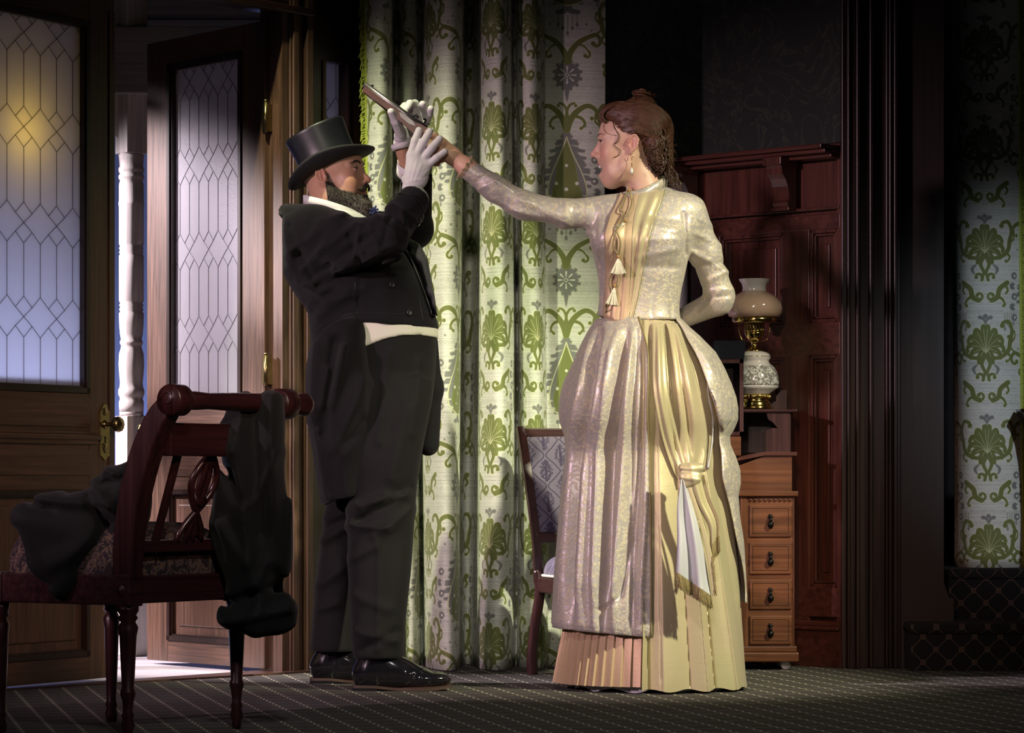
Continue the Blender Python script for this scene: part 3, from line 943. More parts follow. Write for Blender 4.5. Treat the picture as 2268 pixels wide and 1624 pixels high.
hd.box((-.13, -.07, 2.165), (1.60, .05, 2.62), MD); hd.box((-.13, .04, 2.15), (1.6, .075, 2.19), MD, .004); hd.box((-.13, .04, 2.215), (1.6, .09, 2.235), MD, .004)
hd2 = MB()
# header: only over the right hand part and the near leaf; the transom shows siding behind the open leaf
hd.v = []; hd.f = []; hd.sm = []; hd.uv = []; hd.mi = []
hd.box((-.13, -.07, 2.175), (1.7, .05, 2.70), MD); hd.box((-.13, .045, 2.160), (1.7, .08, 2.185), MD, .004)
struct(hd.build('trim_2', M_DARKW['x']))
# porch: outer wall boards, beam, turned post, bracket
px_ = MB()
for i in range(12):
    z = 1.95+i*.085
    px_.box((-1.62, 2.30+.006*(i % 2), z), (.3, 2.33, z+.083), None, .003)
struct(px_.build('wall_porch', M_GREYP))
post = thing('porch_post', 'whitewashed turned porch post standing outside the open door', 'post', (W(291, 0, 1.8).x, 1.8, 0))
pr = [(.044, .880), (.045, .905), (.0445, .918), (.041, .925), (.043, .935), (.047, .942), (.047, .960), (.043, .966), (.041, .985), (.044, 1.02), (.046, 1.05), (.044, 1.09), (.038, 1.11), (.037, 1.12), (.041, 1.125), (.041, 1.135), (.037, 1.14),
      (.041, 1.16), (.044, 1.20), (.0445, 1.235), (.040, 1.242), (.044, 1.25), (.040, 1.257), (.044, 1.265), (.040, 1.272), (.0445, 1.28), (.0445, 1.40), (.0445, 1.443), (.041, 1.449), (.0445, 1.456), (.041, 1.463), (.0445, 1.47), (.041, 1.477), (.0445, 1.485), (.0445, 1.62), (.046, 1.626), (.046, 1.636), (.0445, 1.64),
      (.0445, 1.70), (.041, 1.715), (.046, 1.722), (.046, 1.732), (.041, 1.738), (.046, 1.748), (.046, 1.758), (.042, 1.765), (.044, 1.79), (.046, 1.805), (.03, 1.83)]
q = MB(); q.lathe(pr, (0, 0, 0), 36); q.build('turned_shaft', M_WHITEP, post)
R45 = Matrix.Rotation(math.radians(38), 4, 'Z')
q = MB(); q.box((-.043, -.043, 0), (.043, .043, .865), R45, .004)
q.lathe([(.044, .865), (.043, .885)], seg=24)
q.build('square_base', M_WHITEP, post)
q = MB(); q.box((-.043, -.043, 1.81), (.043, .043, 2.6), R45, .004); q.build('square_head', M_WHITEP, post)
q = MB()
br = [(0, 1.86), (0, 2.06), (-.16, 2.06), (-.15, 2.03), (-.10, 2.02), (-.08, 1.98), (-.05, 1.97), (-.045, 1.90), (-.02, 1.88)]
q.prism(br, lambda p: Vector((p[0]-.04, -.012, p[1])), lambda p: Vector((p[0]-.04, .012, p[1]))); q.build('bracket', M_WHITEP, post)
bm_ = MB(); bm_.box((-3.6, 1.72, 2.02), (.2, 1.88, 2.26), None, .004); tag(bm_.build('porch_beam', M_GREYP), 'weathered grey beam resting above the turned porch post', 'beam')
rl = MB()
rl.box((-3.6, 1.78, .80), (-1.33, 1.83, .85), None, .004); rl.box((-3.6, 1.79, .12), (-1.33, 1.82, .17), None, .004)
rl = None

# panelled wall: origin at its right front corner, local x runs back-left, local y = out of the wall
WX, WY = 1.11, 1.05
wang = math.atan2(.69, -.72)
MW = frame_mat(WX, WY, wang)        # local y+ = (-.69,-.72): faces the room
def wu(px):
    k = (px-1134.0)/F
    return (WX-k*(D0+WY))/(.72+k*.69)
def wz(px, py): return H+(HOR-py)*(D0+WY+.69*wu(px))/F
pw = MB()
pw.box((-.02, -.10, 0), (2.3, -.012, 3.1), MW)
struct(pw.build('wall_back', M_PANEL['z']))
wp = MB(); wp.box((-.02, -.012, 1.77), (2.3, -.002, 3.1), MW); wpo = wp.build('wallpaper', M_WALLP); wpo.parent = bpy.data.objects['wall_back']
# stiles and rails
ps, pr2, pan = MB(), MB(), MB()
uA, uB = wu(1797), wu(1740)         # stile between the right and the middle panel
ps.box((-.01, -.012, .0), (.012, .012, 1.75), MW)
ps.box((uA, -.012, .0), (uB, .012, 1.53), MW, .002)
uC, uD = wu(1600), wu(1545)
ps.box((uC, -.012, .0), (uD, .012, 1.53), MW, .002)
uE = uD+(uC-uB); ps.box((uE, -.012, 0), (uE+.09, .012, 1.53), MW, .002)
for z0, z1 in ((1.48, 1.53), (1.055, 1.165), (.17, .27), (1.72, 1.755)): pr2.box((0, -.012, z0), (2.3, .0125, z1), MW, .002)
pr2.box((0, -.012, 1.545), (2.3, .018, 1.555), MW, .002)
for a, c in ((.012, uA), (uB, uC), (uD, uE)):
    for z0, z1 in ((1.165, 1.48), (.27, 1.055)):
        for k, (o, t) in enumerate(((0, .012), (.014, .008))):
            for bx in (((a+o, z0+o), (a+o+t, z1-o)), ((c-o-t, z0+o), (c-o, z1-o)), ((a+o, z0+o), (c-o, z0+o+t)), ((a+o, z1-o-t), (c-o, z1-o))):
                pan.box((bx[0][0], -.012, bx[0][1]), (bx[1][0], .008-.004*k, bx[1][1]), MW, .001)
        if c-a > .10: pan.box((a+.045, -.012, z0+.05), (c-.045, -.004, z1-.05), MW, .003)
wl = bpy.data.objects['wall_back']
o = ps.build('panel_stile', M_PANEL['z']); o.parent = wl
o = pr2.build('panel_rail', M_PANEL['x']); o.parent = wl
o = pan.build('panel_moulding', M_PANEL['z']); o.parent = wl
bb = MB(); bb.box((0, -.012, 0), (2.3, .014, .125), MW, .002); bb.box((0, -.012, .125), (2.3, .024, .138), MW, .003); bb.box((0, -.012, .138), (2.3, .017, .155), MW, .003)
struct(bb.build('baseboard_back', M_PANEL['x']))
sh = thing('wall_shelf', 'long dark wooden plate shelf on carved brackets above the panelling', 'shelf', (WX, WY, 0), wang)
q = MB(); q.box((.0, 0, 1.742), (1.9, .115, 1.757), None, .003); q.box((.0, 0, 1.728), (1.9, .095, 1.742), None, .004); q.box((.0, 0, 1.715), (1.9, .06, 1.728), None, .004); q.build('shelf_board', M_PANEL['x'], sh)
prof = [(0, 1.728), (.085, 1.728), (.085, 1.705), (.078, 1.690), (.075, 1.670), (.060, 1.655), (.045, 1.630), (.038, 1.600), (.040, 1.585), (.048, 1.575), (.042, 1.560), (.020, 1.555), (0, 1.553)]
for uc in (wu(1752), wu(1535), wu(1535)+(wu(1535)-wu(1752))):
    q = MB(); q.prism(prof, lambda p: Vector((uc-.033, .012+p[0], p[1])), lambda p: Vector((uc+.033, .012+p[0], p[1])))
    q.box((uc-.040, .012, 1.700), (uc+.040, .106, 1.728), None, .003); q.box((uc-.038, .012, 1.548), (uc+.038, .060, 1.560), None, .002)
    q.build('bracket', M_PANEL['z'], sh)

# tall moulded casing and pier on the right
def X_(px, y): return W(px, 0, y).x
cs = MB(); y0 = 1.05
strips = [(1862, 1874, .030), (1874, 1880, .044), (1880, 1893, .034), (1893, 1901, .052), (1901, 1923, .018), (1923, 1931, .040), (1931, 1960, .006), (1960, 1966, .022), (1966, 1971, .046), (1971, 1976, .030), (1976, 1984, .050), (1984, 1994, .016)]
for a, c, o in strips: cs.box((X_(a, y0), y0-o, 0), (X_(c, y0), y0+.10, 3.2), None, .003)
struct(cs.build('trim_3', M_DARKW['z']))
pier = MB()
xa, xb = X_(1994, 1.06), X_(2090, 1.06); xc = X_(2112, 1.06)
z1, z2, z3 = W(0, 1290, 1.06).z, W(0, 1325, 1.06).z, W(0, 1372, 1.06).z
poly = [(xa, 0), (xc, 0), (xc, z2), (xb+.018, z2), (xb, z1), (xb, 3.2), (xa, 3.2)]
pier.prism(poly, lambda p: Vector((p[0], 1.055, p[1])), lambda p: Vector((p[0], 1.16, p[1])))
struct(pier.build('wall_right', wood('pier_wood', (.013, .007, .004), (.023, .012, .007), 'z', .6, coat=0)))
# stair
st = MB()
def step(x0, y0, y1, z0, z1):
    st.box((x0+.004, y0+.012, z0), (3.4, y1, z1-.03)); st.box((x0, y0, z1-.036), (3.4, y1, z1), None, .014)
step(X_(2016, .87), .87, 1.70, 0, .157); step(X_(2100, 1.17), 1.17, 2.2, .157, .330)
struct(st.build('floor_steps', M_STAIR))
rw = MB(); rw.box((xa, 2.2, 0), (3.6, 2.3, 3.2))
struct(rw.build('wall_far_right', plain('black_wall', (.004, .003, .003), .9)))
rp = MB()
rx0 = X_(2225, 2.0)
rp.box((rx0, 2.02, .33), (3.4, 2.2, 3.2))
for z in (.55, .78, 1.05, 1.30): rp.box((rx0+.02, 2.0, z), (3.4, 2.02, z+.16), None, .004)
struct(rp.build('wall_stair_panelling', M_MAHOGX))
bk = MB(); bk.box((-.5, 2.75, 0), (1.5, 2.85, 3.2)); struct(bk.build('wall_behind_curtain', plain('black_masking', (.004, .004, .004), .9)))
# flared dark red pedestal at the right edge
pd = MB()
cx = X_(2306, 1.24)
hw = [(.080, .862), (.080, .872), (.078, .876), (.074, .874)]
for z, r in ((.30, .05),): pass
prf = [(.030, .33), (.034, .36), (.030, .40), (.026, .55), (.030, .68), (.036, .74), (.048, .80), (.064, .845), (.074, .862), (.080, .868), (.080, .876)]
M45 = Matrix.Rotation(PI/4, 4, 'Z')
pd.lathe([(r*1.30, z-.33*1) for r, z in prf], (cx, 1.245, .33), 4, M45)
o = pd.build('stair_pedestal', M_MAHOGX); tag(o, 'flared dark red wooden pedestal top beside the right hand curtain', 'pedestal')

# ------------------------------------------------------------------ curtains
def curtain_path(pts, n=10):
    P = [(W(px, 0, y).x, y) for px, y in pts]
    C = catmull(P, n); L = np.concatenate([[0], np.cumsum(np.hypot(*np.diff(C, axis=0).T))])
    return C, L
def curtain(name, label, pts, z0, z1, u0, v0, fringe_side, flare=0.0, nz=60, lean=0.0, hem=None):
    C, L = curtain_path(pts); n = len(C); mb = MB(); V = []; U = []
    cx = C[:, 0].mean()
    for j in range(nz+1):
        t = j/nz; z = z0+(z1-z0)*t
        for i in range(n):
            x, y = C[i]; f = 1-t
            yy = y+.010*math.sin(z*2.1+x*9)+flare*f*f*.05*math.sin(x*40)
            xx = x+.006*math.sin(z*1.7+x*13)+lean*(1-t)**2*(i/n)
            zz = z if (j > 0 or hem is None) else z+hem(i/n)
            V.append((xx, yy, zz)); U.append(((L[i]+u0)/.40, (z+v0)/.69))
    Fc = [(j*n+i, j*n+i+1, (j+1)*n+i+1, (j+1)*n+i) for j in range(nz) for i in range(n-1)]
    mb.add(V, Fc, True, U)
    R_ = thing(name, label, 'curtain', (cx, C[:, 1].mean(), z0))
    mb.build('drape', M_CURT, R_, True, solid=.003, soff=1)
    # braid and fringe along one edge
    k = 0 if fringe_side < 0 else n-1
    r_ = random.Random(4); fr = MB(); bd = MB()
    E = [Vector(V[j*n+k]) for j in range(nz+1)]
    bd.tube([p+Vector((0, -.004, 0)) for p in E], .006, 6)
    for q in range(int((z1-z0)/.0042)):
        t = q*.0042/(z1-z0)*nz; j = min(nz-1, int(t)); p = E[j].lerp(E[j+1], t-j)
        ln = r_.uniform(.012, .026); s_ = fringe_side; dr = r_.uniform(.6, 1.6)
        a = p+Vector((s_*.004, -.004+r_.uniform(-.003, .003), 0)); m = a+Vector((s_*ln*.5, r_.uniform(-.005, .002), -ln*.25*dr)); e = a+Vector((s_*ln*r_.uniform(.5, .9), r_.uniform(-.006, .004), -ln*dr))
        fr.tube([a, m, e], [.0018, .0022, .0010], 4, False)
    bd.build('braid', M_GFRINGE, R_, True); fr.build('fringe', M_GFRINGE, R_, True, fix=False)
    return R_
curtain('curtain', 'long green and ivory patterned curtain hanging in deep folds behind the two people',
        [(812, .98), (820, .945), (845, .91), (864, .94), (872, 1.05), (877, 1.13), (887, 1.13), (897, 1.05), (912, 1.03), (925, 1.07), (930, 1.13), (937, 1.10), (945, 1.0), (960, .92), (985, .87), (1010, .89), (1020, .97), (1024, 1.10), (1032, 1.19), (1046, 1.18), (1056, 1.08), (1064, .96), (1085, .89), (1110, .88), (1130, .94), (1137, 1.03), (1143, 1.06), (1150, .99), (1172, .94), (1196, .96), (1208, 1.03), (1214, 1.07), (1250, 1.05), (1300, 1.06), (1338, 1.08)],
        .004, 3.0, 0.06, .42, -1, flare=.4)
curtain('curtain', 'narrow green and ivory patterned curtain hanging over the carpeted steps',
        [(2112, 1.47), (2118, 1.40), (2140, 1.34), (2180, 1.32), (2225, 1.34), (2252, 1.38)],
        .328, 3.0, .20, .1, 1, lean=.03)

# unseen tree added out of shot so its leaves dapple the daylight
pt = thing('dapple_tree', 'unseen leafy tree added outside the doors to dapple the daylight', 'tree', (-3.0, 1.05, 0))
m = MB(); m.tube([(-3.0, 1.05, -.002), (-3.02, 1.06, .8), (-2.98, 1.04, 1.5), (-3.0, 1.02, 2.5)], [.03, .025, .02, .008], 10); m.build('trunk', M_GREYP, pt, True)
m = MB(); r_ = random.Random(12)
for k in range(28):
    c = Vector((-3.0+r_.uniform(-.2, .2), 1.05+r_.uniform(-.30, .45), r_.uniform(1.3, 2.6))); a, b_ = r_.uniform(0, 6.28), r_.uniform(-.8, .8)
    u = Vector((.3*math.cos(a), math.cos(a), math.sin(a))).normalized()*r_.uniform(.05, .085); v = Vector((.2, -math.sin(a), math.cos(a))).normalized()*r_.uniform(.018, .035)
    m.add([c-u, c-u*.3+v, c+u*.4+v*.9, c+u, c+u*.4-v*.9, c-u*.3-v], [(0, 1, 2, 3, 4, 5)], False)
m.build('foliage', plain('green_leaves', (.05, .10, .03), .6), pt, True, solid=.001)
# ------------------------------------------------------------------ foreground chair (seen from behind, facing left)
chx, chy = -.926, -1.85
CA = math.atan2(.826, .565)                 # local x = along the back (near post -> far post), local y = towards the seat
ch = thing('side_chair', 'dark mahogany scroll-backed side chair in the left foreground with a black coat over it', 'chair', (chx, chy, 0), CA)
CW, CD = .41, .42
def leg_front(x, y):
    m = MB()
    m.lathe([(.012, .0), (.015, .01), (.017, .022), (.013, .034), (.016, .045), (.013, .055), (.014, .10), (.019, .24), (.022, .27), (.015, .285), (.021, .292), (.019, .300), (.022, .31), (.022, .322)], (x, y, 0), 20, ribs=10, ribamp=.03)
    return m
def leg_rear(x, y):
    m = MB()
    m.lathe([(.010, .0), (.012, .02), (.017, .035), (.013, .052), (.016, .060), (.012, .07), (.014, .095), (.0185, .11), (.0185, .118), (.015, .125), (.021, .25), (.025, .272), (.018, .285), (.024, .294), (.020, .302), (.026, .312), (.026, .325)], (x, y, 0), 22, ribs=10, ribamp=.04)
    return m
for f_, x, y in ((leg_rear, 0, 0), (leg_rear, CW, 0), (leg_front, 0, CD), (leg_front, CW, CD)):
    f_(x, y).build('leg', M_MAHOG, ch)
sf = MB()
zr0, zr1 = .325, .398
sf.box((-.022, .02, zr0), (.022, CD-.02, zr1), None, .004); sf.box((CW-.022, .02, zr0), (CW+.022, CD-.02, zr1), None, .004)
sf.box((.02, -.022, zr0+.004), (CW-.02, .018, zr1-.002), None, .004); sf.box((.02, CD-.02, zr0), (CW-.02, CD+.022, zr1), None, .004)
for x, y in ((0, 0), (CW, 0), (0, CD), (CW, CD)): sf.box((x-.026, y-.026, zr0-.002), (x+.026, y+.026, zr1+.002), None, .004)
so = sf.build('seat_frame', M_MAHOGX, ch)
ro = MB()
for x in (0, CW):
    for y in (0, CD):
        s_ = -1 if x == 0 else 1
        ro.box((x+s_*.0262-.001, y-.017, .336), (x+s_*.0262+.001, y+.017, .388)); ro.lathe([(.015, 0), (.013, .003), (.010, .002), (.006, .005), (.003, .006)], (x+s_*.0268, y, .362), 16, Matrix.Rotation(s_*PI/2, 4, 'Y'), ribs=8, ribamp=.12)
ro.build('rosette', M_MAHOG, so)
se = MB()
def seat_fn(u, v):
    a = 2*PI*v; ca, sa = math.cos(a), math.sin(a)
    sx = math.copysign(abs(ca)**.35, ca); sy = math.copysign(abs(sa)**.35, sa)
    t = u*PI/2; r = math.cos(t)**.35 if u < 1 else 0
    return Vector((CW/2+sx*(CW/2+.012)*r, CD/2+.005+sy*(CD/2+.004)*r, .396+.128*math.sin(t)**.8))
se.grid(seat_fn, 14, 48); se.build('seat', M_TAPES, ch)
# back posts: sweep from the seat up and back
def post_path(x):
    return [Vector((x, p[0], p[1])) for p in ((.0, .39), (-.002, .46), (-.012, .54), (-.032, .62), (-.062, .70), (-.098, .765), (-.122, .795), (-.142, .812))]
for x in (0, CW):
    m = MB(); C = catmull([tuple(p) for p in post_path(x)], 4)
    n = len(C); V = []
    for i, p in enumerate(C):
        t = (C[min(i+1, n-1)]-C[max(i-1, 0)]); t = Vector(t).normalized(); nb = t.cross(Vector((1, 0, 0))).normalized()
        wd = .021+.004*math.sin(PI*i/n); hw_ = .030-.008*i/n+.006*abs(math.sin(PI*i/n))
        p = Vector(p)
        V += [p+Vector((-wd, 0, 0))-nb*hw_, p+Vector((wd, 0, 0))-nb*hw_, p+Vector((wd, 0, 0))+nb*hw_, p+Vector((-wd, 0, 0))+nb*hw_]
    Fc = [(i*4+k, i*4+(k+1) % 4, i*4+4+(k+1) % 4, i*4+4+k) for i in range(n-1) for k in range(4)]+[(3, 2, 1, 0), tuple((n-1)*4+k for k in range(4))]
    m.add(V, Fc); o = m.build('back_post', M_MAHOG, ch)
    bv = o.modifiers.new('bevel', 'BEVEL'); bv.width = .005; bv.segments = 2
    s = MB(); s.lathe([(.036, -.026), (.038, -.022), (.038, .022), (.036, .026)], (x, -.150, .818), 28, Matrix.Rotation(PI/2, 4, 'Y'))
    for sd in (-1, 1):
        pts = [Vector((x+sd*.0265, -.150+r*math.cos(a), .818+r*math.sin(a))) for r, a in ((.025-.0016*i, i*.42) for i in range(14))]
        s.tube(pts, .0028, 6)
    s.build('scroll', M_MAHOG, o)
m = MB()
m.lathe([(.021, 0), (.023, .05), (.020, .10), (.023, .2), (.024, .3), (.020, .38), (.023, .40), (.021, .42), (.026, .45), (.030, .468), (.028, .480), (.012, .490)], (.02, -.150, .818), 20, Matrix.Rotation(PI/2, 4, 'Y'))
m.build('crest_rail', M_MAHOGX, ch)
m = MB(); m.box((.02, -.118, .685), (CW-.02, -.088, .765), None, .004); m.box((.02, -.020, .452), (CW-.02, .004, .482), None, .004); m.build('cross_rail', M_MAHOGX, ch)
m = MB()
for x in (.085, CW-.085): m.bar((x, -.012, .475), (x, -.088, .70), .020, .014, (0, 1, 0), .003)
# pierced splat of crossing curves
for s_ in (-1, 1):
    for k in (0, 1):
        pts = [Vector((CW/2+s_*(.045-.03*k)*math.cos(t*PI*1.5)*(1 if k == 0 else .8), -.014-.076*t, .476+.22*t)) for t in np.linspace(0, 1, 12)]
        m.tube(pts, .0085, 8)
m.lathe([(.022, -.006), (.024, 0), (.022, .006)], (CW/2, -.05, .585), 20, Matrix.Rotation(PI/2-.3, 4, 'X'))
m.build('splat', M_MAHOG, ch)

# black coat thrown over the chair
def Cw(px, py, y): return W(px, py, y)
coat = None
yb = -1.62
ops = []
def sl(py, L, R, y, ry, dpt=0):
    a, c = W(L, py, y), W(R, py, y); return (a.z, (a.x+c.x)/2, y, (c.x-a.x)/2, ry)
hang = loft([sl(868, 515, 620, -1.66, .025), sl(880, 508, 636, -1.66, .045), sl(930, 496, 652, -1.655, .055), sl(1000, 480, 657, -1.65, .055), sl(1060, 478, 655, -1.64, .06), sl(1120, 470, 652, -1.63, .065), sl(1180, 464, 650, -1.61, .07), sl(1240, 480, 648, -1.60, .075), sl(1300, 500, 640, -1.60, .07), sl(1340, 484, 652, -1.60, .07), sl(1380, 484, 657, -1.60, .06), sl(1408, 540, 640, -1.6, .045)], 2.4, .03)
rl_ = []
for a, c, r, h in (((545, 880), (520, 1000), .016, .014), ((560, 885), (575, 1180), .020, -.016), ((600, 880), (610, 1250), .018, .016), ((640, 900), (600, 1330), .020, -.014), ((520, 1000), (560, 1300), .018, .016), ((480, 1000), (530, 1110), .014, -.016), ((500, 1340), (620, 1300), .016, -.018), ((500, 1380), (640, 1350), .014, .014), ((590, 1250), (560, 1400), .018, .014), ((480, 1160), (540, 1250), .016, .012), ((620, 1000), (560, 1120), .010, .010), ((500, 950), (500, 1020), .018, .016)):
    rl_.append((W(a[0], a[1], -1.69), W(c[0], c[1], -1.69), r, h))
ops = [('+', hang, 0), ('d', ridges(rl_, 1.4), 1)]
ct = thing('overcoat', 'black overcoat draped over the back and seat of the foreground chair', 'coat', (W(570, 1400, -1.6).x, -1.6, .12))
implicit('hanging_skirt', ops, W(440, 1440, -1.85), W(690, 840, -1.42), .006, M_WRAP, ct, sm=2)
# part lying across the seat and over its near edge
def lay(u, v):
    pass
outer = [(300, 1018), (252, 1036), (200, 1062), (140, 1085), (62, 1110), (28, 1130), (30, 1180), (48, 1225), (75, 1275), (132, 1328), (170, 1300), (205, 1262), (240, 1222), (292, 1180), (330, 1150), (330, 1050)]
def poly_sdf(poly, y, th):
    P2 = np.array([(W(a, c, y).x, W(a, c, y).z) for a, c in catmull(poly, 3, True)])
    def f(P):
        x, z = P[:, 0], P[:, 2]; n = len(P2); d = np.full(len(P), 9.0); ins = np.zeros(len(P), bool)
        for i in range(n):
            a = P2[i]; c = P2[(i+1) % n]; e = c-a
            t = np.clip(((x-a[0])*e[0]+(z-a[1])*e[1])/(e@e+1e-12), 0, 1)
            d = np.minimum(d, np.hypot(x-a[0]-t*e[0], z-a[1]-t*e[1]))
            cr = ((a[1] > z) != (c[1] > z)); xi = (c[0]-a[0])*(z-a[1])/(c[1]-a[1]+1e-12)+a[0]
            ins ^= cr & (x < xi)
        d = np.where(ins, -d, d)
        dy = np.abs(P[:, 1]-y-.10*(z-.45))-th
        q = .03
        return smax(d, dy, .05)
    return f
rl_ = []
for a, c, r, h in (((90, 1105), (250, 1120), .014, .014), ((150, 1090), (285, 1060), .012, -.012), ((200, 1100), (235, 1160), .012, -.016), ((215, 1080), (262, 1140), .014, .016), ((60, 1150), (180, 1180), .03, .008), ((120, 1250), (210, 1200), .022, .012), ((40, 1180), (110, 1290), .018, -.010), ((240, 1040), (300, 1080), .012, .014), ((70, 1115), (120, 1130), .010, -.010), ((250, 1150), (180, 1260), .014, -.012)):
    rl_.append((W(a[0], a[1], -1.75), W(c[0], c[1], -1.75), r, h))
implicit('folded_body', [('+', poly_sdf(outer, -1.735, .065), 0), ('d', ridges(rl_, 1.5), 1)], W(0, 1360, -1.90), W(350, 990, -1.56), .006, M_WRAP, ct, sm=2)

# ------------------------------------------------------------------ small upholstered chair behind the woman
c2 = thing('parlor_chair', 'small upholstered parlour chair with purple damask back, half hidden behind the gown', 'chair', (W(1187, 0, .66).x, .66, 0), math.radians(18))
# local x across the back, local -y is the front
def P2(x, y, z): return Vector((x, y, z))
CW2 = .40
for x in (0, CW2):
    m = MB()
    pts = [(x+.0, .035, 0.0), (x-.004, .03, .06), (x+.002, .01, .17), (x+.012, -.005, .27), (x+.008, .0, .34)]
    C = catmull(pts, 5); m.tube([tuple(p) for p in C], [.018]*len(C), 8); m.build('leg', M_MAHOG, c2)
    m = MB(); pts = [(x+.008, .0, .30), (x+.004, .005, .42), (x-.008 if x == 0 else x+.008, .03, .58), (x-.028 if x == 0 else x+.02, .075, .80)]
    C = catmull(pts, 5); n = len(C)
    for i in range(n-1): m.bar(C[i], C[i+1]+(C[i+1]-C[i])*.15, .026, .020, (0, 1, 0))
    m.build('back_post', M_MAHOG, c2)
for x in (.03, CW2-.02):
    m = MB(); m.lathe([(.010, 0), (.014, .10), (.017, .24), (.014, .26), (.018, .29)], (x, -.36, 0), 16); m.build('leg', M_MAHOG, c2)
m = MB(); m.box((0, -.38, .268), (CW2, .01, .318), None, .005); m.build('seat_frame', M_MAHOGX, c2)
m = MB()
m.bar((-.02, .072, .785), (CW2+.02, .072, .785), .022, .032, (0, 0, 1), .004); m.bar((.0, .008, .445), (CW2, .008, .445), .02, .034, (0, 0, 1), .004); m.build('cross_rail', M_MAHOGX, c2)
m = MB()
def bk_fn(u, v):
    x = -.004*(1-v)+(CW2+.002)*0+u*(CW2-.01)+.006; z = .462+v*.307; y = .012+(z-.45)*.18
    return Vector((x+ (u-.5)*v*.03, y-.014*(1-(2*u-1)**4)*(1-(2*v-1)**4), z))
m.grid(bk_fn, 16, 16, lambda u, v: (u*CW2/.10, v*.31/.20)); m.build('backrest', M_UPH, c2, solid=.012, soff=1)
m = MB()
def s2(u, v):
    a = 2*PI*v; ca, sa = math.cos(a), math.sin(a); t = u*PI/2; r = math.cos(t)**.5 if u < 1 else 0
    return Vector((CW2/2+math.copysign(abs(ca)**.4, ca)*(CW2/2-.004)*r, -.18+math.copysign(abs(sa)**.4, sa)*.195*r, .318+.085*math.sin(t)**.7))
m.grid(s2, 12, 40, lambda u, v: ((lambda p: (p.x/.10, (p.y+p.z)/.20))(s2(u, v)))); st_ = m.build('seat', M_UPH, c2)
m = MB()
pts = [Vector((CW2/2+math.copysign(abs(math.cos(a))**.4, math.cos(a))*(CW2/2-.002), -.18+math.copysign(abs(math.sin(a))**.4, math.sin(a))*.197, .324)) for a in np.linspace(0, 2*PI, 60)[:-1]]
m.tube(pts, .005, 6, closed=True); m.build('piping', M_TASSEL, st_)

# ------------------------------------------------------------------ davenport desk
DS = 10.13/F
yd = .93
dx1 = W(1762, 0, yd).x; dx0 = dx1-.44
dk = thing('writing_desk', 'small davenport writing desk of orange brown wood with a column of side drawers', 'desk', ((dx0+dx1)/2, yd+.12, 0))
def Zd(py): return W(0, py, yd).z
dep = .235
bd = MB(); xs = W(1655, 0, yd).x; xr = W(1757, 0, yd).x
xa_ = xs-.26
bd.box((xa_, yd+.012, .055), (dx1-.006, yd+dep, Zd(1098)), None, .002)
bd.box((xr, yd, .06), (dx1-.004, yd+.03, Zd(1098)), None, .002); bd.box((W(1640, 0, yd).x, yd, .06), (xs, yd+.03, Zd(1098)), None, .002)
bd.build('carcase', M_OAK['z'], dk, True)
bd = MB()
bd.box((xa_-.012, yd-.014, .028), (dx1+.010, yd+dep+.01, .060), None, .005); bd.box((xa_-.006, yd-.007, .060), (dx1+.004, yd+dep, .080), None, .004)
bd.box((xa_-.06, yd-.014, Zd(1100)), (dx1+.008, yd+dep+.01, Zd(1088)), None, .004)
bd.build('plinth', M_OAK['x'], dk, True)
zs = [(1118, 1190), (1202, 1272), (1284, 1350), (1364, 1428)]
fr_ = MB(); fr_.box((xs, yd+.004, .08), (xr, yd+.02, Zd(1100)))
for k in range(9): fr_.lathe([(.0045, 0), (.0045, .004)], (xs+.012+k*.0165, yd+.001, Zd(1108)), 10, Matrix.Rotation(PI/2, 4, 'X'))
fr_.build('apron', M_OAK['x'], dk, True)
for a, c in zs:
    m = MB(); z1_, z0_ = Zd(a), Zd(c); m.box((xs+.008, yd-.004, z0_), (xr-.006, yd+.02, z1_), None, .003)
    dr = m.build('drawer', M_OAK['x'], dk, True)
    m = MB(); t_ = .0012
    for bx in (((xs+.018, z0_+.012), (xs+.018+t_, z1_-.012)), ((xr-.016-t_, z0_+.012), (xr-.016, z1_-.012)), ((xs+.018, z0_+.012), (xr-.016, z0_+.012+t_)), ((xs+.018, z1_-.012-t_), (xr-.016, z1_-.012))):
        m.box((bx[0][0], yd-.0048, bx[0][1]), (bx[1][0], yd-.0035, bx[1][1]))
    m.build('inlay', M_IRON, dr, True)
    m = MB(); xc_ = (xs+xr)/2; zc = (z0_+z1_)/2
    m.lathe([(.009, 0), (.007, .004), (.003, .006)], (xc_, yd-.004, zc+.014), 12, Matrix.Rotation(PI/2, 4, 'X'), ribs=6, ribamp=.25)
    m.tube([(xc_, yd-.012, zc+.014), (xc_, yd-.016, zc+.004), (xc_, yd-.014, zc-.006)], [.004, .005, .006], 8); m.lathe([(.003, -.026), (.009, -.018), (.011, -.010), (.007, -.002), (.003, .0)], (xc_, yd-.014, zc), 12)
    m.build('pull', M_IRON, dr, True)
# case under the slope
m = MB()
zt_, zb_ = Zd(1008), Zd(1088)
xm = W(1693, 0, yd).x; xl = dx0-.10
pf = [(dx1-.012, zb_), (dx1-.012, zt_-.004), (xm, zt_-.004), (W(1640, 0, yd).x, Zd(1030)), (xl, Zd(1030)-.05), (xl, zb_)]
m.prism(pf, lambda p: Vector((p[0], yd, p[1])), lambda p: Vector((p[0], yd+dep, p[1]))); m.build('slope_case', M_OAK['x'], dk, True)
m = MB()
pf = [(dx1+.004, zt_-.002), (dx1+.004, zt_+.010), (xm-.002, zt_+.010), (xl-.01, Zd(1030)-.040), (xl-.01, Zd(1030)-.052), (xm, zt_-.002)]
m.prism(pf, lambda p: Vector((p[0], yd-.012, p[1])), lambda p: Vector((p[0], yd+dep+.01, p[1]))); m.build('slope_lid', M_PANEL['x'], dk, True)
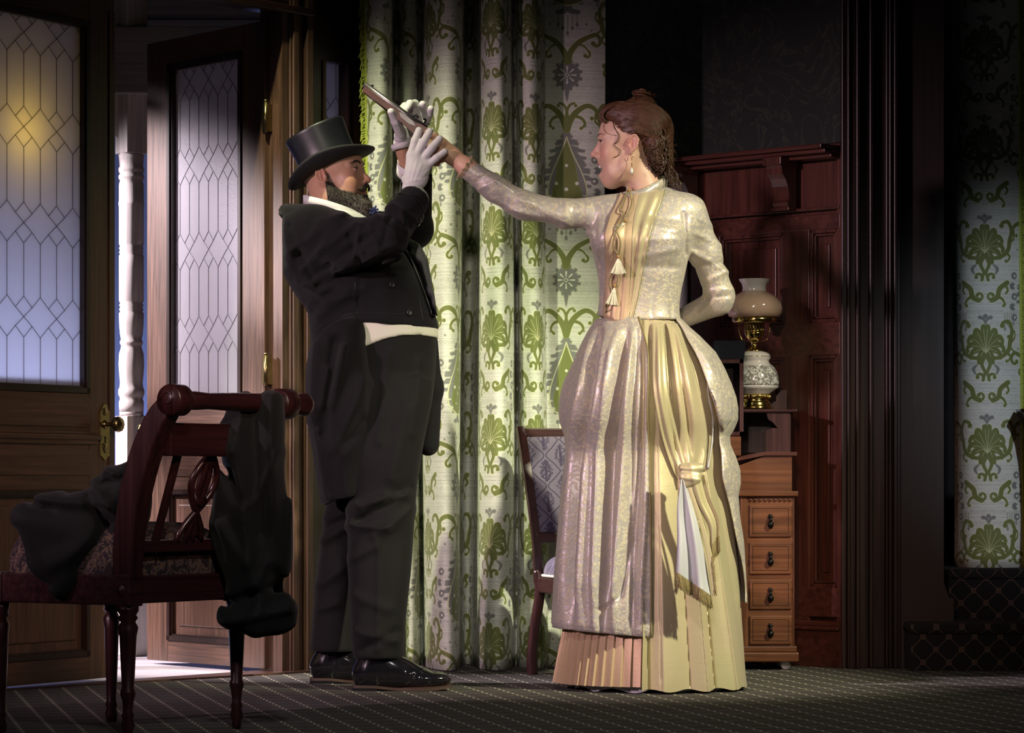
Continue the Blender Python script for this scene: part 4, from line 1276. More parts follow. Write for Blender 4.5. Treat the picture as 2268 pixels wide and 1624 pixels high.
# gallery: shelf on scrolled brackets with a fretted end
zg = Zd(906)
m = MB(); m.box((dx1-.30, yd+.02, zg-.012), (dx1+.008, yd+dep, zg), None, .004); m.build('gallery_shelf', M_MAHOGX, dk, True)
m = MB(); z0_ = zt_+.010; z1_ = zg-.012; xg = W(1702, 0, yd).x
pf = [(dx1-.016, z0_), (dx1-.016, z1_), (xg-.004, z1_), (xg+.002, z1_-.022), (xg+.020, z1_-.034), (xg+.034, z1_-.052), (xg+.014, z1_-.050), (xg-.006, z1_-.060), (xg-.006, z0_)]
m.prism(pf, lambda p: Vector((p[0], yd+.03, p[1])), lambda p: Vector((p[0], yd+.055, p[1])))
m.prism(pf, lambda p: Vector((p[0], yd+dep-.03, p[1])), lambda p: Vector((p[0], yd+dep-.01, p[1]))); m.box((dx1-.02, yd+.04, z0_), (dx1-.012, yd+dep-.01, z1_))
m.box((dx1-.29, yd+dep-.012, z0_), (dx1-.015, yd+dep-.004, z1_)); m.build('gallery_support', M_MAHOG, dk, True)
m = MB(); zg2 = Zd(862); x0_ = W(1716, 0, yd).x
pf = [(dx1-.014, zg), (dx1-.014, zg2+.004), (dx1-.030, zg2), (x0_+.040, zg2+.004), (x0_+.030, zg2-.006), (x0_+.018, zg2-.020), (x0_+.020, zg2-.034), (x0_+.006, zg2-.042), (x0_-.004, zg+.004), (x0_-.008, zg)]
m.prism(pf, lambda p: Vector((p[0], yd+.17, p[1])), lambda p: Vector((p[0], yd+.186, p[1]))); m.build('fretwork_end', M_MAHOG, dk, True)
for x in (dx1-.03, xa_+.02):
    for y in (yd+.03, yd+dep-.04):
        m = MB(); m.lathe([(.016, -.006), (.017, 0), (.016, .006)], (x, y, .017), 18, Matrix.Rotation(PI/2, 4, 'X')); m.box((x-.008, y-.01, .020), (x+.008, y+.01, .030)); m.build('caster', M_SHIRT, dk, True)
# open wooden box leaning on the desk, with a dark blue case on top
yb_ = yd-.035
bx0, bx1 = W(1560, 0, yb_).x, W(1647, 0, yb_).x; bz0, bz1 = W(0, 965, yb_).z, W(0, 796, yb_).z
bxr = thing('wooden_box', 'open reddish wooden box standing on end at the left of the oil lamp', 'box', ((bx0+bx1)/2, yb_, bz0))
m = MB(); t_ = .013; dd = .03
m.box((bx0, yb_, bz0), (bx0+t_, yb_+dd, bz1)); m.box((bx1-t_, yb_, bz0), (bx1, yb_+dd, bz1)); m.box((bx0, yb_, bz0), (bx1, yb_+dd, bz0+t_)); m.box((bx0, yb_, bz1-t_), (bx1, yb_+dd, bz1))
m.build('box_sides', M_MAHOG, bxr, True)
m = MB(); m.box((bx0+t_, yb_+dd-.004, bz0+t_), (bx1-t_, yb_+dd, bz1-t_)); m.build('lining', M_BOXIN, bxr, True)
m = MB(); a_, c_ = W(1575, 797, yd+.05), W(1646, 757, yd+.05)
pf = [(a_.x, a_.z), (c_.x-.003, a_.z), (c_.x+.004, c_.z), (a_.x+.006, c_.z)]
m.prism(pf, lambda p: Vector((p[0], yd-.03, p[1])), lambda p: Vector((p[0], yd+.05, p[1])))
tag(m.build('document_case', M_NAVY), 'dark blue cloth case lying on top of the wooden box', 'case')
m = MB(); xr_ = W(1640, 0, yd).x; tt = (xr_-(xl-.01))/((xm-.002)-(xl-.01)); zl_ = Zd(1030)-.040+tt*(zt_+.010-(Zd(1030)-.040))
m.box((W(1595, 0, yd).x, yd-.03, zl_+.001), (xr_, yd+.05, bz0), None, .003)
tag(m.build('wooden_block', M_OAK['x']), 'plain wooden block under the open wooden box on the desk slope', 'block')

# oil lamp
lx = W(1671, 0, 1.05).x; ly = 1.055
lp = thing('oil_lamp', 'brass oil lamp with a peach glass shade standing on the desk gallery', 'lamp', (lx, ly, zg))
S_ = (ly+D0)/F
def Zl(py): return H+(HOR-py)*S_
def lat(name, prof, mat, parent=lp, seg=48, **k):
    q = MB(); q.lathe([(r*S_, Zl(py)) for r, py in prof], (lx, ly, 0), seg, **k); return q.build(name, mat, parent, True)
lat('brass_foot', [(40, 906), (40, 901), (36, 898), (37, 894), (32, 889), (31, 884), (34, 882), (34, 876), (32, 874)], M_BRASSB)
q = MB()
for k in range(28):
    a = 2*PI*k/28; q.lathe([(.0024, -.006), (.0032, 0), (.0024, .006)], (lx+34.5*S_*math.cos(a), ly+34.5*S_*math.sin(a), Zl(879)), 6)
q.build('beading', M_BRASSB, lp, True)
lat('lower_font', [(33, 875), (36, 871), (48, 863), (54, 858), (54, 855)], M_MILK)
lat('floral_band', [(54, 855), (55, 850), (54, 838), (51, 825), (46, 816), (42, 811)], M_FLGL)
lat('upper_font', [(42, 811), (37, 808), (33, 803), (32, 799), (36, 794), (36, 790), (33, 784), (26, 780), (18, 778)], M_MILK)
lat('gilt_line', [(36.2, 790.6), (36.6, 790), (36.2, 789.4)], M_BRASSB); 
lat('stem', [(20, 779), (18, 775), (8, 768), (7, 762), (9, 758), (14, 755), (20, 746), (22, 740), (22, 735)], M_BRASSB)
q = MB()
for k in range(20):
    a = 2*PI*k/20
    for d_ in (-1, 1):
        pts = []
        for i in range(5):
            b_ = a+d_*i*2*PI/80; r = (22-i*.2)*S_; pts.append((lx+r*math.cos(b_), ly+r*math.sin(b_), Zl(735)+(Zl(716)-Zl(735))*i/4))
        q.tube(pts, .0013, 5, False)
q.lathe([(22*S_, Zl(735)), (23*S_, Zl(733))], (lx, ly, 0), 32); q.build('pierced_burner', M_BRASSB, lp, True)
lat('burner_core', [(15, 736), (15, 716)], plain('dark_burner', (.03, .02, .01), .5, .5))
lat('shade_ring', [(20, 716), (48, 716), (50, 712), (50, 705), (47, 703), (20, 705)], M_BRASSB)
q = MB()
q.tube([(lx+34*S_, ly, Zl(714)), (lx+34*S_, ly, Zl(735)), (lx+28*S_, ly, Zl(752)), (lx+14*S_, ly, Zl(757))], .0015, 6)
q.tube([(lx-34*S_, ly, Zl(714)), (lx-34*S_, ly, Zl(735)), (lx-28*S_, ly, Zl(752)), (lx-14*S_, ly, Zl(757))], .0015, 6); q.build('shade_arm', M_BRASSB, lp, True)
shd = lat('glass_shade', [(48, 704), (56, 702), (61, 694), (63, 684), (60, 671), (51, 659), (38, 651), (29, 647), (27, 645)], M_SHADE, caps=False)
lat('shade_neck', [(27, 645), (26, 638), (28, 630), (34, 621), (35, 618.5)], M_MILK, shd, caps=False)

for o in list(COL.objects):
    if o.name.split('.')[0] in ('cross_rail', 'plinth', 'rosette', 'shade_arm', 'hammer', 'inlay', 'pull', 'gallery_support'): split_loose(o) if o.name.split('.')[0] not in ('inlay', 'pull', 'hammer') else None
# ------------------------------------------------------------------ heads
def sph(c, r): return ell(c, (r, r, r))
def head_ops(p):
    """x forward, y left, z up; origin between the ears at eye height"""
    g = p.get
    o = []
    A = lambda fn, k=.012, s='+': o.append((s, fn, k))
    A(ell((-.008, 0, .034), (.099, .077, .084)))
    A(ell((.030, 0, .005), (.064, .066, .080)), .02)
    A(ell((.036, 0, -.045), (.050, .055, .066)), .02)
    jz = -.098-g('jaw', 0)
    for s in (-1, 1):
        A(cap((-.004, s*.058, -.045), (.010, s*.052, -.075), .014, .014), .03)
        A(cap((.010, s*.052, -.075), (.058-g('jx', 0), s*.018, jz+.004), .016, .015), .035)
        A(ell((.062, s*.042, -.030), (.020, .020, .020)), .025)                    # cheekbone
        A(ell((.060, s*.036, -.055), (.020, .018, .022)), .025)
        A(cap((.086, s*.012, .018), (.072, s*.046, .014), .0085, .007), .014)       # brow
        A(sph((.101, s*.031, -.002), .0125), .012, '-')                             # socket
    for s in (-1, 1): A(ell((.040, s*.032, jz+.012), (.030, .024, .022)), .03)
    A(ell((.068-g('jx', 0), 0, jz-.003), (.021, .028, .020)), .03)                  # chin
    nx = g('nose', .0)
    A(cap((.084, 0, .010), (.100+nx, 0, -.030), .0065, .0080), .010)
    A(cap((.082, 0, .006), (.087+nx*.4, 0, -.036), .010, .0125), .008)
    A(sph((.103+nx, 0, -.036), g('tip', .0098)), .008)
    for s in (-1, 1):
        A(ell((.094+nx*.6, s*.0115, -.040), (.0095, .0065, .0070)), .006)
        A(ell((.0985+nx*.8, s*.0060, -.0490), (.0048, .0024, .0030)), .003, '-')
    A(ell((.078, 0, -.060), (.018, .026, .018)), .018)                              # muzzle
    if g('open'):
        A(ell((.078, 0, -.098), (.014, .022, .012)), .014)
        A(cap((.0915, -.004, -.0615), (.081, -.021, -.068), .0042, .0022), .004); A(cap((.0915, .004, -.0615), (.081, .021, -.068), .0042, .0022), .004)
        A(cap((.0855, -.004, -.0960), (.078, -.019, -.080), .0062, .0022), .004); A(cap((.0855, .004, -.0960), (.078, .019, -.080), .0062, .0022), .004)
        A(ell((.090, 0, -.0790), (.028, .0205, .0130)), .002, '-')
    else:
        A(cap((.0955, 0, -.0630), (.083, -.024, -.0670), .0045, .002), .004); A(cap((.0955, 0, -.0630), (.083, .024, -.0670), .0045, .002), .004)
        A(cap((.0935, 0, -.0745), (.082, -.021, -.0700), .0055, .002), .005); A(cap((.0935, 0, -.0745), (.082, .021, -.0700), .0055, .002), .005)
        A(cap((.101, 0, -.0690), (.084, -.026, -.0682), .0010, .0008), .002, '-'); A(cap((.101, 0, -.0690), (.084, .026, -.0682), .0010, .0008), .002, '-')
    for s in (-1, 1):
        ec = np.array((.0785, s*.031, 0.0))
        def lid(P, ec=ec, s=s):
            q = P-ec; d = np.sqrt((q**2).sum(1))-.0138
            yy = (q[:, 1])/.0125
            up = g('lidu', .0040)*np.sqrt(np.clip(1-yy*yy, 0, 1)); lo = g('lidl', .0036)*np.sqrt(np.clip(1-yy*yy, 0, 1))
            slot = np.minimum(up-q[:, 2], q[:, 2]+lo)
            return np.maximum(d, slot)
        A(lid, .003)
        A(sph((.0785, s*.031, 0), .0114), .0005, '-') if False else None
        # ear
        e0 = np.array((-.010, s*.072, -.008)); Re = np.array(Matrix.Rotation(s*math.radians(-20), 3, 'Z') @ Matrix.Rotation(math.radians(-10), 3, 'Y'))
        A(ell(e0+(0, s*.006, 0), (.0155, .0060, .0255), Re), .006)
        A(ell(e0+(.002, s*.0125, .002), (.0100, .0060, .0175), Re), .003, '-')
        pts = [(-.001-.10*(.022*math.sin(a))+.0140*math.cos(a), s*(.0805+.005*(1-math.cos(a))*.5), -.006+.0235*math.sin(a)) for a in np.linspace(.1, 1.5*PI, 11)]
        pts = [(q[0]-.010, q[1], q[2]) for q in pts]
        A(chain(pts, [.0026]*11, .003), .003)
        A(cap((-.0135, s*.080, .006), (-.0115, s*.081, -.020), .0026, .0026), .003)
        A(sph((.002, s*.074, -.012), .005), .005); A(ell((-.006, s*.079, -.033), (.0065, .0042, .0075)), .005); A(ell((-.003, s*.084, -.012), (.0055, .007, .0075)), .003, '-')
    # neck
    nr = g('neck', .050); tx = g('ntx', -.045); ty = g('nty', 0); nl = g('nlen', .23)
    A(cap((-.018, 0, -.060), (tx, ty, -nl), nr, nr*1.12), g('nk', .03))
    return o
def skin_col(base, lips, blush, beard=None, p=None, openm=False):
    base, lips, blush = map(np.array, (base, lips, blush))
    def f(V):
        c = np.tile(base, (len(V), 1))
        n = np.array([noise.noise(Vector(v)*45) for v in V[::1]]) if len(V) < 400000 else 0
        c = c*(1+.05*n[:, None])
        def blend(m, col):
            nonlocal c
            m = np.clip(m, 0, 1)[:, None]; c = c*(1-m)+np.array(col)*m
        for s in (-1, 1):
            blend(.75*np.exp(-((V[:, 0]-.070)**2+(V[:, 1]-s*.045)**2+(V[:, 2]+.035)**2)/.022**2), blush)
            blend(.6*np.exp(-((V[:, 0]+.010)**2+(V[:, 1]-s*.082)**2+(V[:, 2]+.006)**2)/.028**2), blush)
        blend(.6*np.exp(-((V[:, 0]-.110)**2+V[:, 1]**2+(V[:, 2]+.038)**2)/.014**2), blush)
        for s in (-1, 1):   # lash line and brow
            q = np.sqrt((V[:, 0]-.0785)**2+(V[:, 1]-s*.031)**2+V[:, 2]**2)
            blend((np.abs(q-.0135) < .0018)*(np.abs(V[:, 2]-.0035) < .0020)*(V[:, 0] > .082)*.85, (.03, .018, .012))
        if openm:
            m = (V[:, 0] > .068)*(((V[:, 0]-.090)/.030)**2+(V[:, 1]/.0220)**2+((V[:, 2]+.0790)/.0142)**2 < 1)
            blend(m*1.0, (.10, .012, .012))
            for a, b_ in (((.0925, -.0615), 1), ((.0865, -.0965), 1)):
                d = np.abs(V[:, 2]-a[1]-(-.0065 if a[1] > -.08 else .012)*np.clip(np.abs(V[:, 1])/.02, 0, 1))
                blend((np.clip(1.3-d/.0042, 0, 1))*(V[:, 0] > .078)*(np.abs(V[:, 1]) < .021), lips)
        else:
            d = np.abs(V[:, 2]+.0690+.001); blend(np.clip(1.4-d/.0062, 0, 1)*(V[:, 0] > .084)*(np.abs(V[:, 1]) < .023), lips)
        if beard is not None:
            blend(beard(V), (.075, .045, .033))
        return np.clip(c, 0, 1)
    return f
def rot_mat(origin, fwd, up, roll=0):
    f = Vector(fwd).normalized(); u = Vector(up); l = u.cross(f).normalized(); u = f.cross(l)
    return Matrix(((f.x, l.x, u.x, origin[0]), (f.y, l.y, u.y, origin[1]), (f.z, l.z, u.z, origin[2]), (0, 0, 0, 1)))
def xform(V, M): Mn = np.array(M); return V @ Mn[:3, :3].T+Mn[:3, 3]
def joinQ(parts):
    Vs, Qs, Cs, o = [], [], [], 0
    for V, Q, C in parts:
        Vs.append(V); Qs.append(Q+o); Cs.append(np.tile(C, (len(V), 1)) if np.ndim(C) == 1 else C); o += len(V)
    return np.concatenate(Vs), np.concatenate(Qs), np.concatenate(Cs)
def eyes(parent, M, s_list=(-1, 1), look=0.0, r=.0118):
    for s in s_list:
        c = Vector((.0785, s*.031, 0)); d = Vector((math.cos(look), math.sin(look), -.02)).normalized()
        R = d.to_track_quat('Z', 'Y').to_matrix().to_4x4()
        m = MB(); m.lathe([(r*math.sin(t), r*math.cos(t)) for t in np.linspace(.03, PI-.03, 18)], (0, 0, 0), 22, Matrix.Translation(c) @ R)
        m.v = [tuple(M @ Vector(v)) for v in m.v]; e = m.build('eyeball', M_EYE, parent, True)
        m = MB(); m.lathe([(.0056, r*.885), (.0050, r*.93), (.0024, r*.99), (.0005, r*1.005)], (0, 0, 0), 18, Matrix.Translation(c) @ R)
        m.v = [tuple(M @ Vector(v)) for v in m.v]; m.build('iris', M_IRIS, e, True)
def PV(px, py, y): return A3(W(px, py, y))
def locks(mb, paths, r0, r1, seg=6, flat=.5, nrm=None):
    for P in paths:
        C = catmull(P, 5); n = len(C)
        mb.tube([tuple(c) for c in C], [max(.0004, (r0+(r1-r0)*i/(n-1))*math.sin(PI*min(1, .25+i/(n-1)*.75))**.5 if i else r0*.6) for i in range(n)], seg, False, flat=flat)

# ================================================================== the man
YM = .10
FX = W(800, 0, YM).x
man = thing('person', 'bearded person in a black tailcoat and top hat, gloved hands raised around the pistol', 'person', (W(800, 0, .1).x, .1, 0))
HMc = W(738, 388, YM)
fy = math.radians(-17); fp = math.radians(9)
HM = rot_mat(HMc, (math.cos(fy)*math.cos(fp), math.sin(fy)*math.cos(fp), math.sin(fp)), (0, 0, 1))
def beard_mask(V):
    x, y, z = V[:, 0], np.abs(V[:, 1]), V[:, 2]
    edge = np.interp(x, [-.02, .0, .012, .020, .030, .050, .075, .12], [.0, .005, .005, -.026, -.046, -.058, -.066, -.070])
    m = np.clip((edge-z)/.012, 0, 1)*np.clip((x-.000)/.008, 0, 1)*np.clip((z+.16)/.02, 0, 1)
    lip = (np.abs(z+.069) < .010)*(y < .024)*(x > .084)
    return m*(1-lip)*.95
hm_p = dict(jaw=.010, jx=-.002, neck=.062, ntx=-.045, nlen=.20, nose=.005, nk=.04, lidu=.0028, lidl=.0026)
V, Q = nets(field(head_ops(hm_p)), (-.13, -.10, -.21), (.14, .10, .135), .0018)
V = smooth_np(V, Q, 3, .45)
C = skin_col((.50, .285, .185), (.30, .11, .085), (.52, .21, .14), beard_mask)(V)
headV_local, headQ = V, Q
skM = (.50, .285, .185)
body = [('+', loft([(PV(0, p, YM)[2], W(x, p, YM).x, YM, rx, ry) for p, x, rx, ry in ((470, 740, .08, .10), (520, 745, .13, .19), (620, 775, .16, .19), (720, 815, .17, .18), (800, 830, .15, .17))]), 0)]
for a, b_, ra, rb in (((700, 525, -.06), (845, 532, -.22), .03, .03), ((845, 532, -.22), (915, 418, -.085), .03, .024), ((820, 490, .28), (915, 505, .33), .03, .03), ((915, 505, .33), (905, 380, .11), .03, .024), ((905, 380, .11), (890, 322, .066), .024, .024),
                       ((850, 800, .04), (845, 1060, .0), .08, .06), ((845, 1060, .0), (835, 1440, -.05), .06, .04), ((790, 800, .18), (775, 1120, .25), .07, .05), ((775, 1120, .25), (745, 1420, .28), .05, .04)):
    body.append(('+', cap(PV(*a), PV(*b_), ra, rb), .02))
Vb, Qb = nets(field(body), W(600, 1480, -.4), W(1000, 300, .5), .011)
Vj, Qj, Cj = joinQ([(xform(V, HM), Q, C), (Vb, Qb, np.array(skM))])
mesh_np('body', Vj, Qj, M_SKIN, man, True, Cj)
eyes(man, HM, look=-.28)
# brows, beard, moustache
def on_head(pts): return [tuple(HM @ Vector(p)) for p in pts]
bvl = bvh_of(headV_local, headQ)
def proj_local(x, y, z, off=.001):
    # push a local point out of the head towards +-y / +x
    o_ = Vector((x, y, z)); best = bvl.find_nearest(o_)
    return best[0]+best[1].normalized()*off if best[0] is not None else o_
rr_ = random.Random(9)
for s in (-1, 1):
    br_ = MB()
    for i in range(110):
        t = rr_.random(); x = .094-.020*t*t; y = s*(.012+.036*t); z = .017+.006*math.sin(PI*min(1, t*1.1))+rr_.uniform(-.003, .003)*(1-t*.4)
        a = proj_local(x, y, z, .0004); d = Vector((-.15, s*1, .25-.5*t)).normalized()*.008
        br_.tube([HM @ a, HM @ (a+d*.5+Vector((.001, 0, 0))), HM @ (a+d)], [.0006, .0005, .0002], 3, False)
    br_.build('eyebrow', M_HAIRB, man, True, fix=False)
# beard volume
bops = head_ops(hm_p)
def beard_field(P):
    d = field(bops)(P)-.0055
    x, y, z = P[:, 0], np.abs(P[:, 1]), P[:, 2]
    d = smin(d, ell((.066, 0, -.118), (.032, .034, .034))(P), .03)
    d = d+.0016*wav(P, 420, 300, 90)*wav(P, 120, -330, 260)
    edge = np.interp(x, [-.02, .0, .014, .022, .034, .050, .066, .078, .12], [-.03, -.026, -.030, -.040, -.055, -.064, -.070, -.077, -.080]); d = d+.0045*np.clip(1-(edge-z)/.025, 0, 1)
    d = np.maximum(d, (z-edge)); d = np.maximum(d, .004-x*.9-.004); d = np.maximum(d, -(z+.150))
    d = np.maximum(d, -(ell((.098, 0, -.0685), (.022, .023, .0100))(P)))
    nk = np.interp(x, [-.02, .02, .05, .09], [-.075, -.115, -.150, -.16]); d = np.maximum(d, nk-z)
    return d
Vd, Qd = nets(beard_field, (-.02, -.09, -.17), (.13, .09, -.0), .0022)
Vd = smooth_np(Vd, Qd, 1)
def beard_col(V):
    n = np.array([noise.noise(Vector(v)*170) for v in V]); g = np.clip((V[:, 0]-.045)/.05, 0, 1)*np.clip((-V[:, 2]-.07)/.04, 0, 1)
    base = np.array((.022, .014, .010))[None]*(1+.6*n[:, None]); grey = np.array((.17, .145, .13))
    m = np.clip(g*(.45+.8*n), 0, .8)[:, None]; return base*(1-m)+grey*m
bo = mesh_np('beard', xform(Vd, HM), Qd, vcol('beard_hair', .75), man, True, beard_col(Vd))
# bristles
N_ = np.zeros_like(Vd); fn_ = np.cross(Vd[Qd[:, 1]]-Vd[Qd[:, 0]], Vd[Qd[:, 2]]-Vd[Qd[:, 0]])
for k in range(4): np.add.at(N_, Qd[:, k], fn_)
N_ /= np.linalg.norm(N_, axis=1)[:, None]+1e-9
idx = rng.choice(len(Vd), 5200)
BV, BQ, BC = [], [], []
for i in idx:
    p = Vd[i]; n = N_[i]
    if n[1] > .5: continue
    d = n*.5+np.array((.25, 0, -.8))+rng.normal(0, .25, 3); d = d/np.linalg.norm(d)*rng.uniform(.006, .012)
    sd = np.cross(d, n); sd = sd/(np.linalg.norm(sd)+1e-9)*.0005
    o = len(BV); BV += [p-sd, p+sd, p+d+sd*.2, p+d-sd*.2]; BQ.append([o, o+1, o+2, o+3])
    g = max(0, min(1, (p[0]-.04)/.05))*max(0, min(1, (-p[2]-.065)/.04)); c = np.array((.20, .17, .155)) if rng.random() < g*.6 else np.array((.018, .012, .009)); BC += [c]*4
BV = np.array(BV); mesh_np('bristles', xform(BV, HM), np.array(BQ), vcol('bristle_hair', .6), bo, True, np.array(BC))
ms = MB()
for s in (-1, 1):
    for k in range(34 if s < 0 else 10):
        j = rr_.uniform(-1, 1)*.0050; jy = rr_.uniform(-.001, .002)
        P = [(.104+jy, s*.002, -.052+j*.6), (.103+jy, s*.012, -.055+j), (.096+jy, s*.024, -.062+j*.9), (.088+jy, s*.034, -.066+j*.4), (.081, s*.042, -.060+j*.2), (.079, s*.046, -.052)]
        P = P[:rr_.choice((4, 5, 6, 6) if s < 0 else (3, 3, 4))]
        locks(ms, [[tuple(HM @ Vector(q)) for q in P]], .0036, .0009, 5, .8)
ms.build('moustache', M_HAIRB, man, True, fix=False)
sp_ = MB()
for k in range(30):
    y = rr_.uniform(-.011, .011); a = Vector((.090, y, -.0795)); e = a+Vector((.004, y*.2, -.014)); sp_.tube([HM @ a, HM @ (a+Vector((.004, 0, -.006))), HM @ e], [.0008, .001, .0003], 4, False)
sp_.build('lip_tuft', M_HAIRB, man, True, fix=False)

# top hat
hat = MB(); hfy = math.radians(-10)
HT = Matrix.Translation(W(735, 374, YM)) @ Matrix.Rotation(hfy, 4, 'Z') @ Matrix.Rotation(math.radians(-25), 4, 'Y')
pr_ = [(.098, .004), (.094, .02), (.0915, .045), (.092, .07), (.094, .095), (.097, .122), (.0975, .128), (.0955, .1315), (.05, .1325), (.001, .1325)]
hat.lathe(pr_, (0, 0, 0), 56, squash=.86)
hat.v = [tuple(HT @ Vector(v)) for v in hat.v]
ho = hat.build('top_hat', M_SILKHAT, man, True)
bm_ = MB()
def brim(u, v):
    a = 2*PI*v; rr = [.090, .100, .112, .126, .138, .145, .147, .145, .138, .126, .112, .100, .088][int(round(u*12))]
    zz = [.006, .005, .0045, .006, .011, .016, .013, .008, .003, -.001, -.002, -.002, -.001][int(round(u*12))]
    qq = max(0.0, (rr-.09)/.055); zz += .024*math.sin(a)**2*qq**1.5-.010*math.cos(a)**2*qq**1.3
    return HT @ Vector((rr*math.cos(a), rr*.88*math.sin(a), zz))
bm_.grid(brim, 12, 72); bm_.build('brim', M_FELT, ho, True)
hb = MB(); hb.lathe([(.0992, .004), (.0965, .026), (.0945, .030)], (0, 0, 0), 56, squash=.87, caps=False); hb.v = [tuple(HT @ Vector(v)) for v in hb.v]; hb.build('hat_band', M_FELT, ho, True, solid=.0015, soff=1)

# tailcoat --------------------------------------------------------------
def row(py, Lp, Rp, ry, yc=YM):
    a, c = W(Lp, py, yc), W(Rp, py, yc); return (a.z, (a.x+c.x)/2, yc, (c.x-a.x)/2, ry)
tlx = np.array([W(x, 0, .05).x for x in (560, 640, 690, 740, 800, 860, 940)]); tlz = np.array([W(0, y, .05).z for y in (438, 446, 456, 472, 494, 512, 535)])
torso = loft([row(446, 655, 790, .09), row(462, 632, 815, .15), row(490, 626, 855, .215), row(530, 622, 890, .225), row(570, 623, 915, .225), row(610, 630, 933, .222), row(650, 652, 948, .215), row(690, 680, 962, .205), row(722, 686, 971, .205), row(740, 688, 973, .205), row(790, 690, 973, .200)], 2.15, .01)
hem_x = np.array([W(x, 0, -.1).x for x in (690, 760, 800, 850, 920, 975)]); hem_z = np.array([W(0, y, -.1).z for y in (785, 745, 714, 716, 722, 724)])
def front_hem(P): return np.interp(P[:, 0], hem_x, hem_z)-P[:, 2]
sh_, el_, wr_ = PV(704, 535, -.055), PV(852, 528, -.24), PV(919, 441, -.095)
cops = [('+', torso, 0), ('&', front_hem, .004), ('&', lambda P: P[:, 2]-np.interp(P[:, 0], tlx, tlz), .03),
        ('+', cap(PV(698, 520, -.04), PV(775, 545, -.135), .088, .080), .022), ('+', cap(PV(775, 542, -.135), el_, .079, .066), .02), ('+', cap(el_, wr_, .064, .0475), .025),
        ('+', cap(PV(790, 520, .27), PV(915, 508, .33), .072, .058), .04), ('+', cap(PV(915, 508, .33), PV(923, 388, .13), .058, .048), .03),
        ('-', cap(wr_+(wr_-el_)*.0, wr_+(wr_-el_)*2, .0, .0), 0)]
cops.pop()
wdir = (wr_-el_)/np.linalg.norm(wr_-el_)
def cuff_cut(P):   # end the near sleeve in a flat cuff
    q = (P-wr_) @ wdir; r = np.linalg.norm(P-wr_-np.outer(q, wdir), axis=1)
    return np.where((r < .10) & (q < .2) & (np.abs(P[:, 1]-wr_[1]) < .09), q-.004, -.05)
cops.append(('&', cuff_cut, .002))
fw2 = PV(923, 388, .13)-PV(915, 505, .33); fw2 /= np.linalg.norm(fw2)
def cuff_cut2(P):
    q = (P-PV(923, 388, .13)) @ fw2; r = np.linalg.norm(P-PV(923, 388, .13)-np.outer(q, fw2), axis=1)
    return np.where((r < .08) & (q < .15), q-.004, -.05)
cops.append(('&', cuff_cut2, .002))
def Fd(a, c, r, h, y0=-.2, y1=None): return (W(a[0], a[1], y0), W(c[0], c[1], y0 if y1 is None else y1), r, h)
folds = [Fd((700, 628), (885, 566), .009, -.014, -.16), Fd((640, 500), (690, 620), .010, -.007, -.1), Fd((700, 490), (750, 470), .012, .006), Fd((745, 500), (700, 560), .010, .006), Fd((820, 500), (840, 560), .007, .006, -.25), Fd((865, 480), (850, 545), .007, -.006, -.25), Fd((890, 470), (905, 520), .007, .005, -.2), Fd((655, 640), (740, 600), .009, .008, -.1), Fd((665, 660), (730, 625), .008, -.007, -.1), Fd((670, 680), (790, 655), .009, .006, -.1), Fd((800, 600), (795, 690), .008, -.004, -.1), Fd((670, 590), (790, 500), .012, .012, -.13, -.18), Fd((690, 610), (830, 520), .011, -.010, -.14, -.25), Fd((720, 620), (800, 560), .010, .010, -.18, -.26), Fd((760, 600), (850, 560), .010, .010, -.2, -.3), Fd((775, 520), (800, 590), .010, -.010, -.22, -.2), Fd((800, 500), (785, 570), .008, .009, -.23), Fd((640, 560), (760, 480), .014, .010, -.10),
         Fd((835, 480), (880, 520), .010, .010, -.26, -.28), Fd((850, 470), (900, 500), .009, -.009, -.2, -.27), Fd((870, 455), (925, 490), .010, .007, -.17, -.2), Fd((820, 560), (880, 545), .010, .008, -.28, -.3),
         Fd((630, 480), (640, 590), .016, .008, -.05), Fd((690, 640), (800, 640), .014, .006, -.12), Fd((655, 620), (720, 660), .012, .010, -.1), Fd((700, 700), (770, 650), .014, .009, -.1), Fd((690, 680), (740, 640), .010, -.008, -.1), Fd((850, 600), (860, 700), .03, .005, -.1), Fd((700, 480), (660, 560), .015, -.007, -.12)]
cops.append(('d', ridges(folds, 1.25), 1))
coatM = thing  # keep name free
_, Vc, Qc = implicit('tailcoat', cops, W(600, 780, -.42), W(1000, 350, .46), .0055, M_BLACKWOOL, man, sm=2)
tc_obj = [o for o in COL.objects if o.name.startswith('tailcoat')][0]
bvC = bvh_of(Vc, Qc)
Vt_, Qt_ = nets(field([('+', torso, 0)]), W(600, 780, -.42), W(1000, 420, .46), .009)
bvT = bvh_of(Vt_, Qt_)
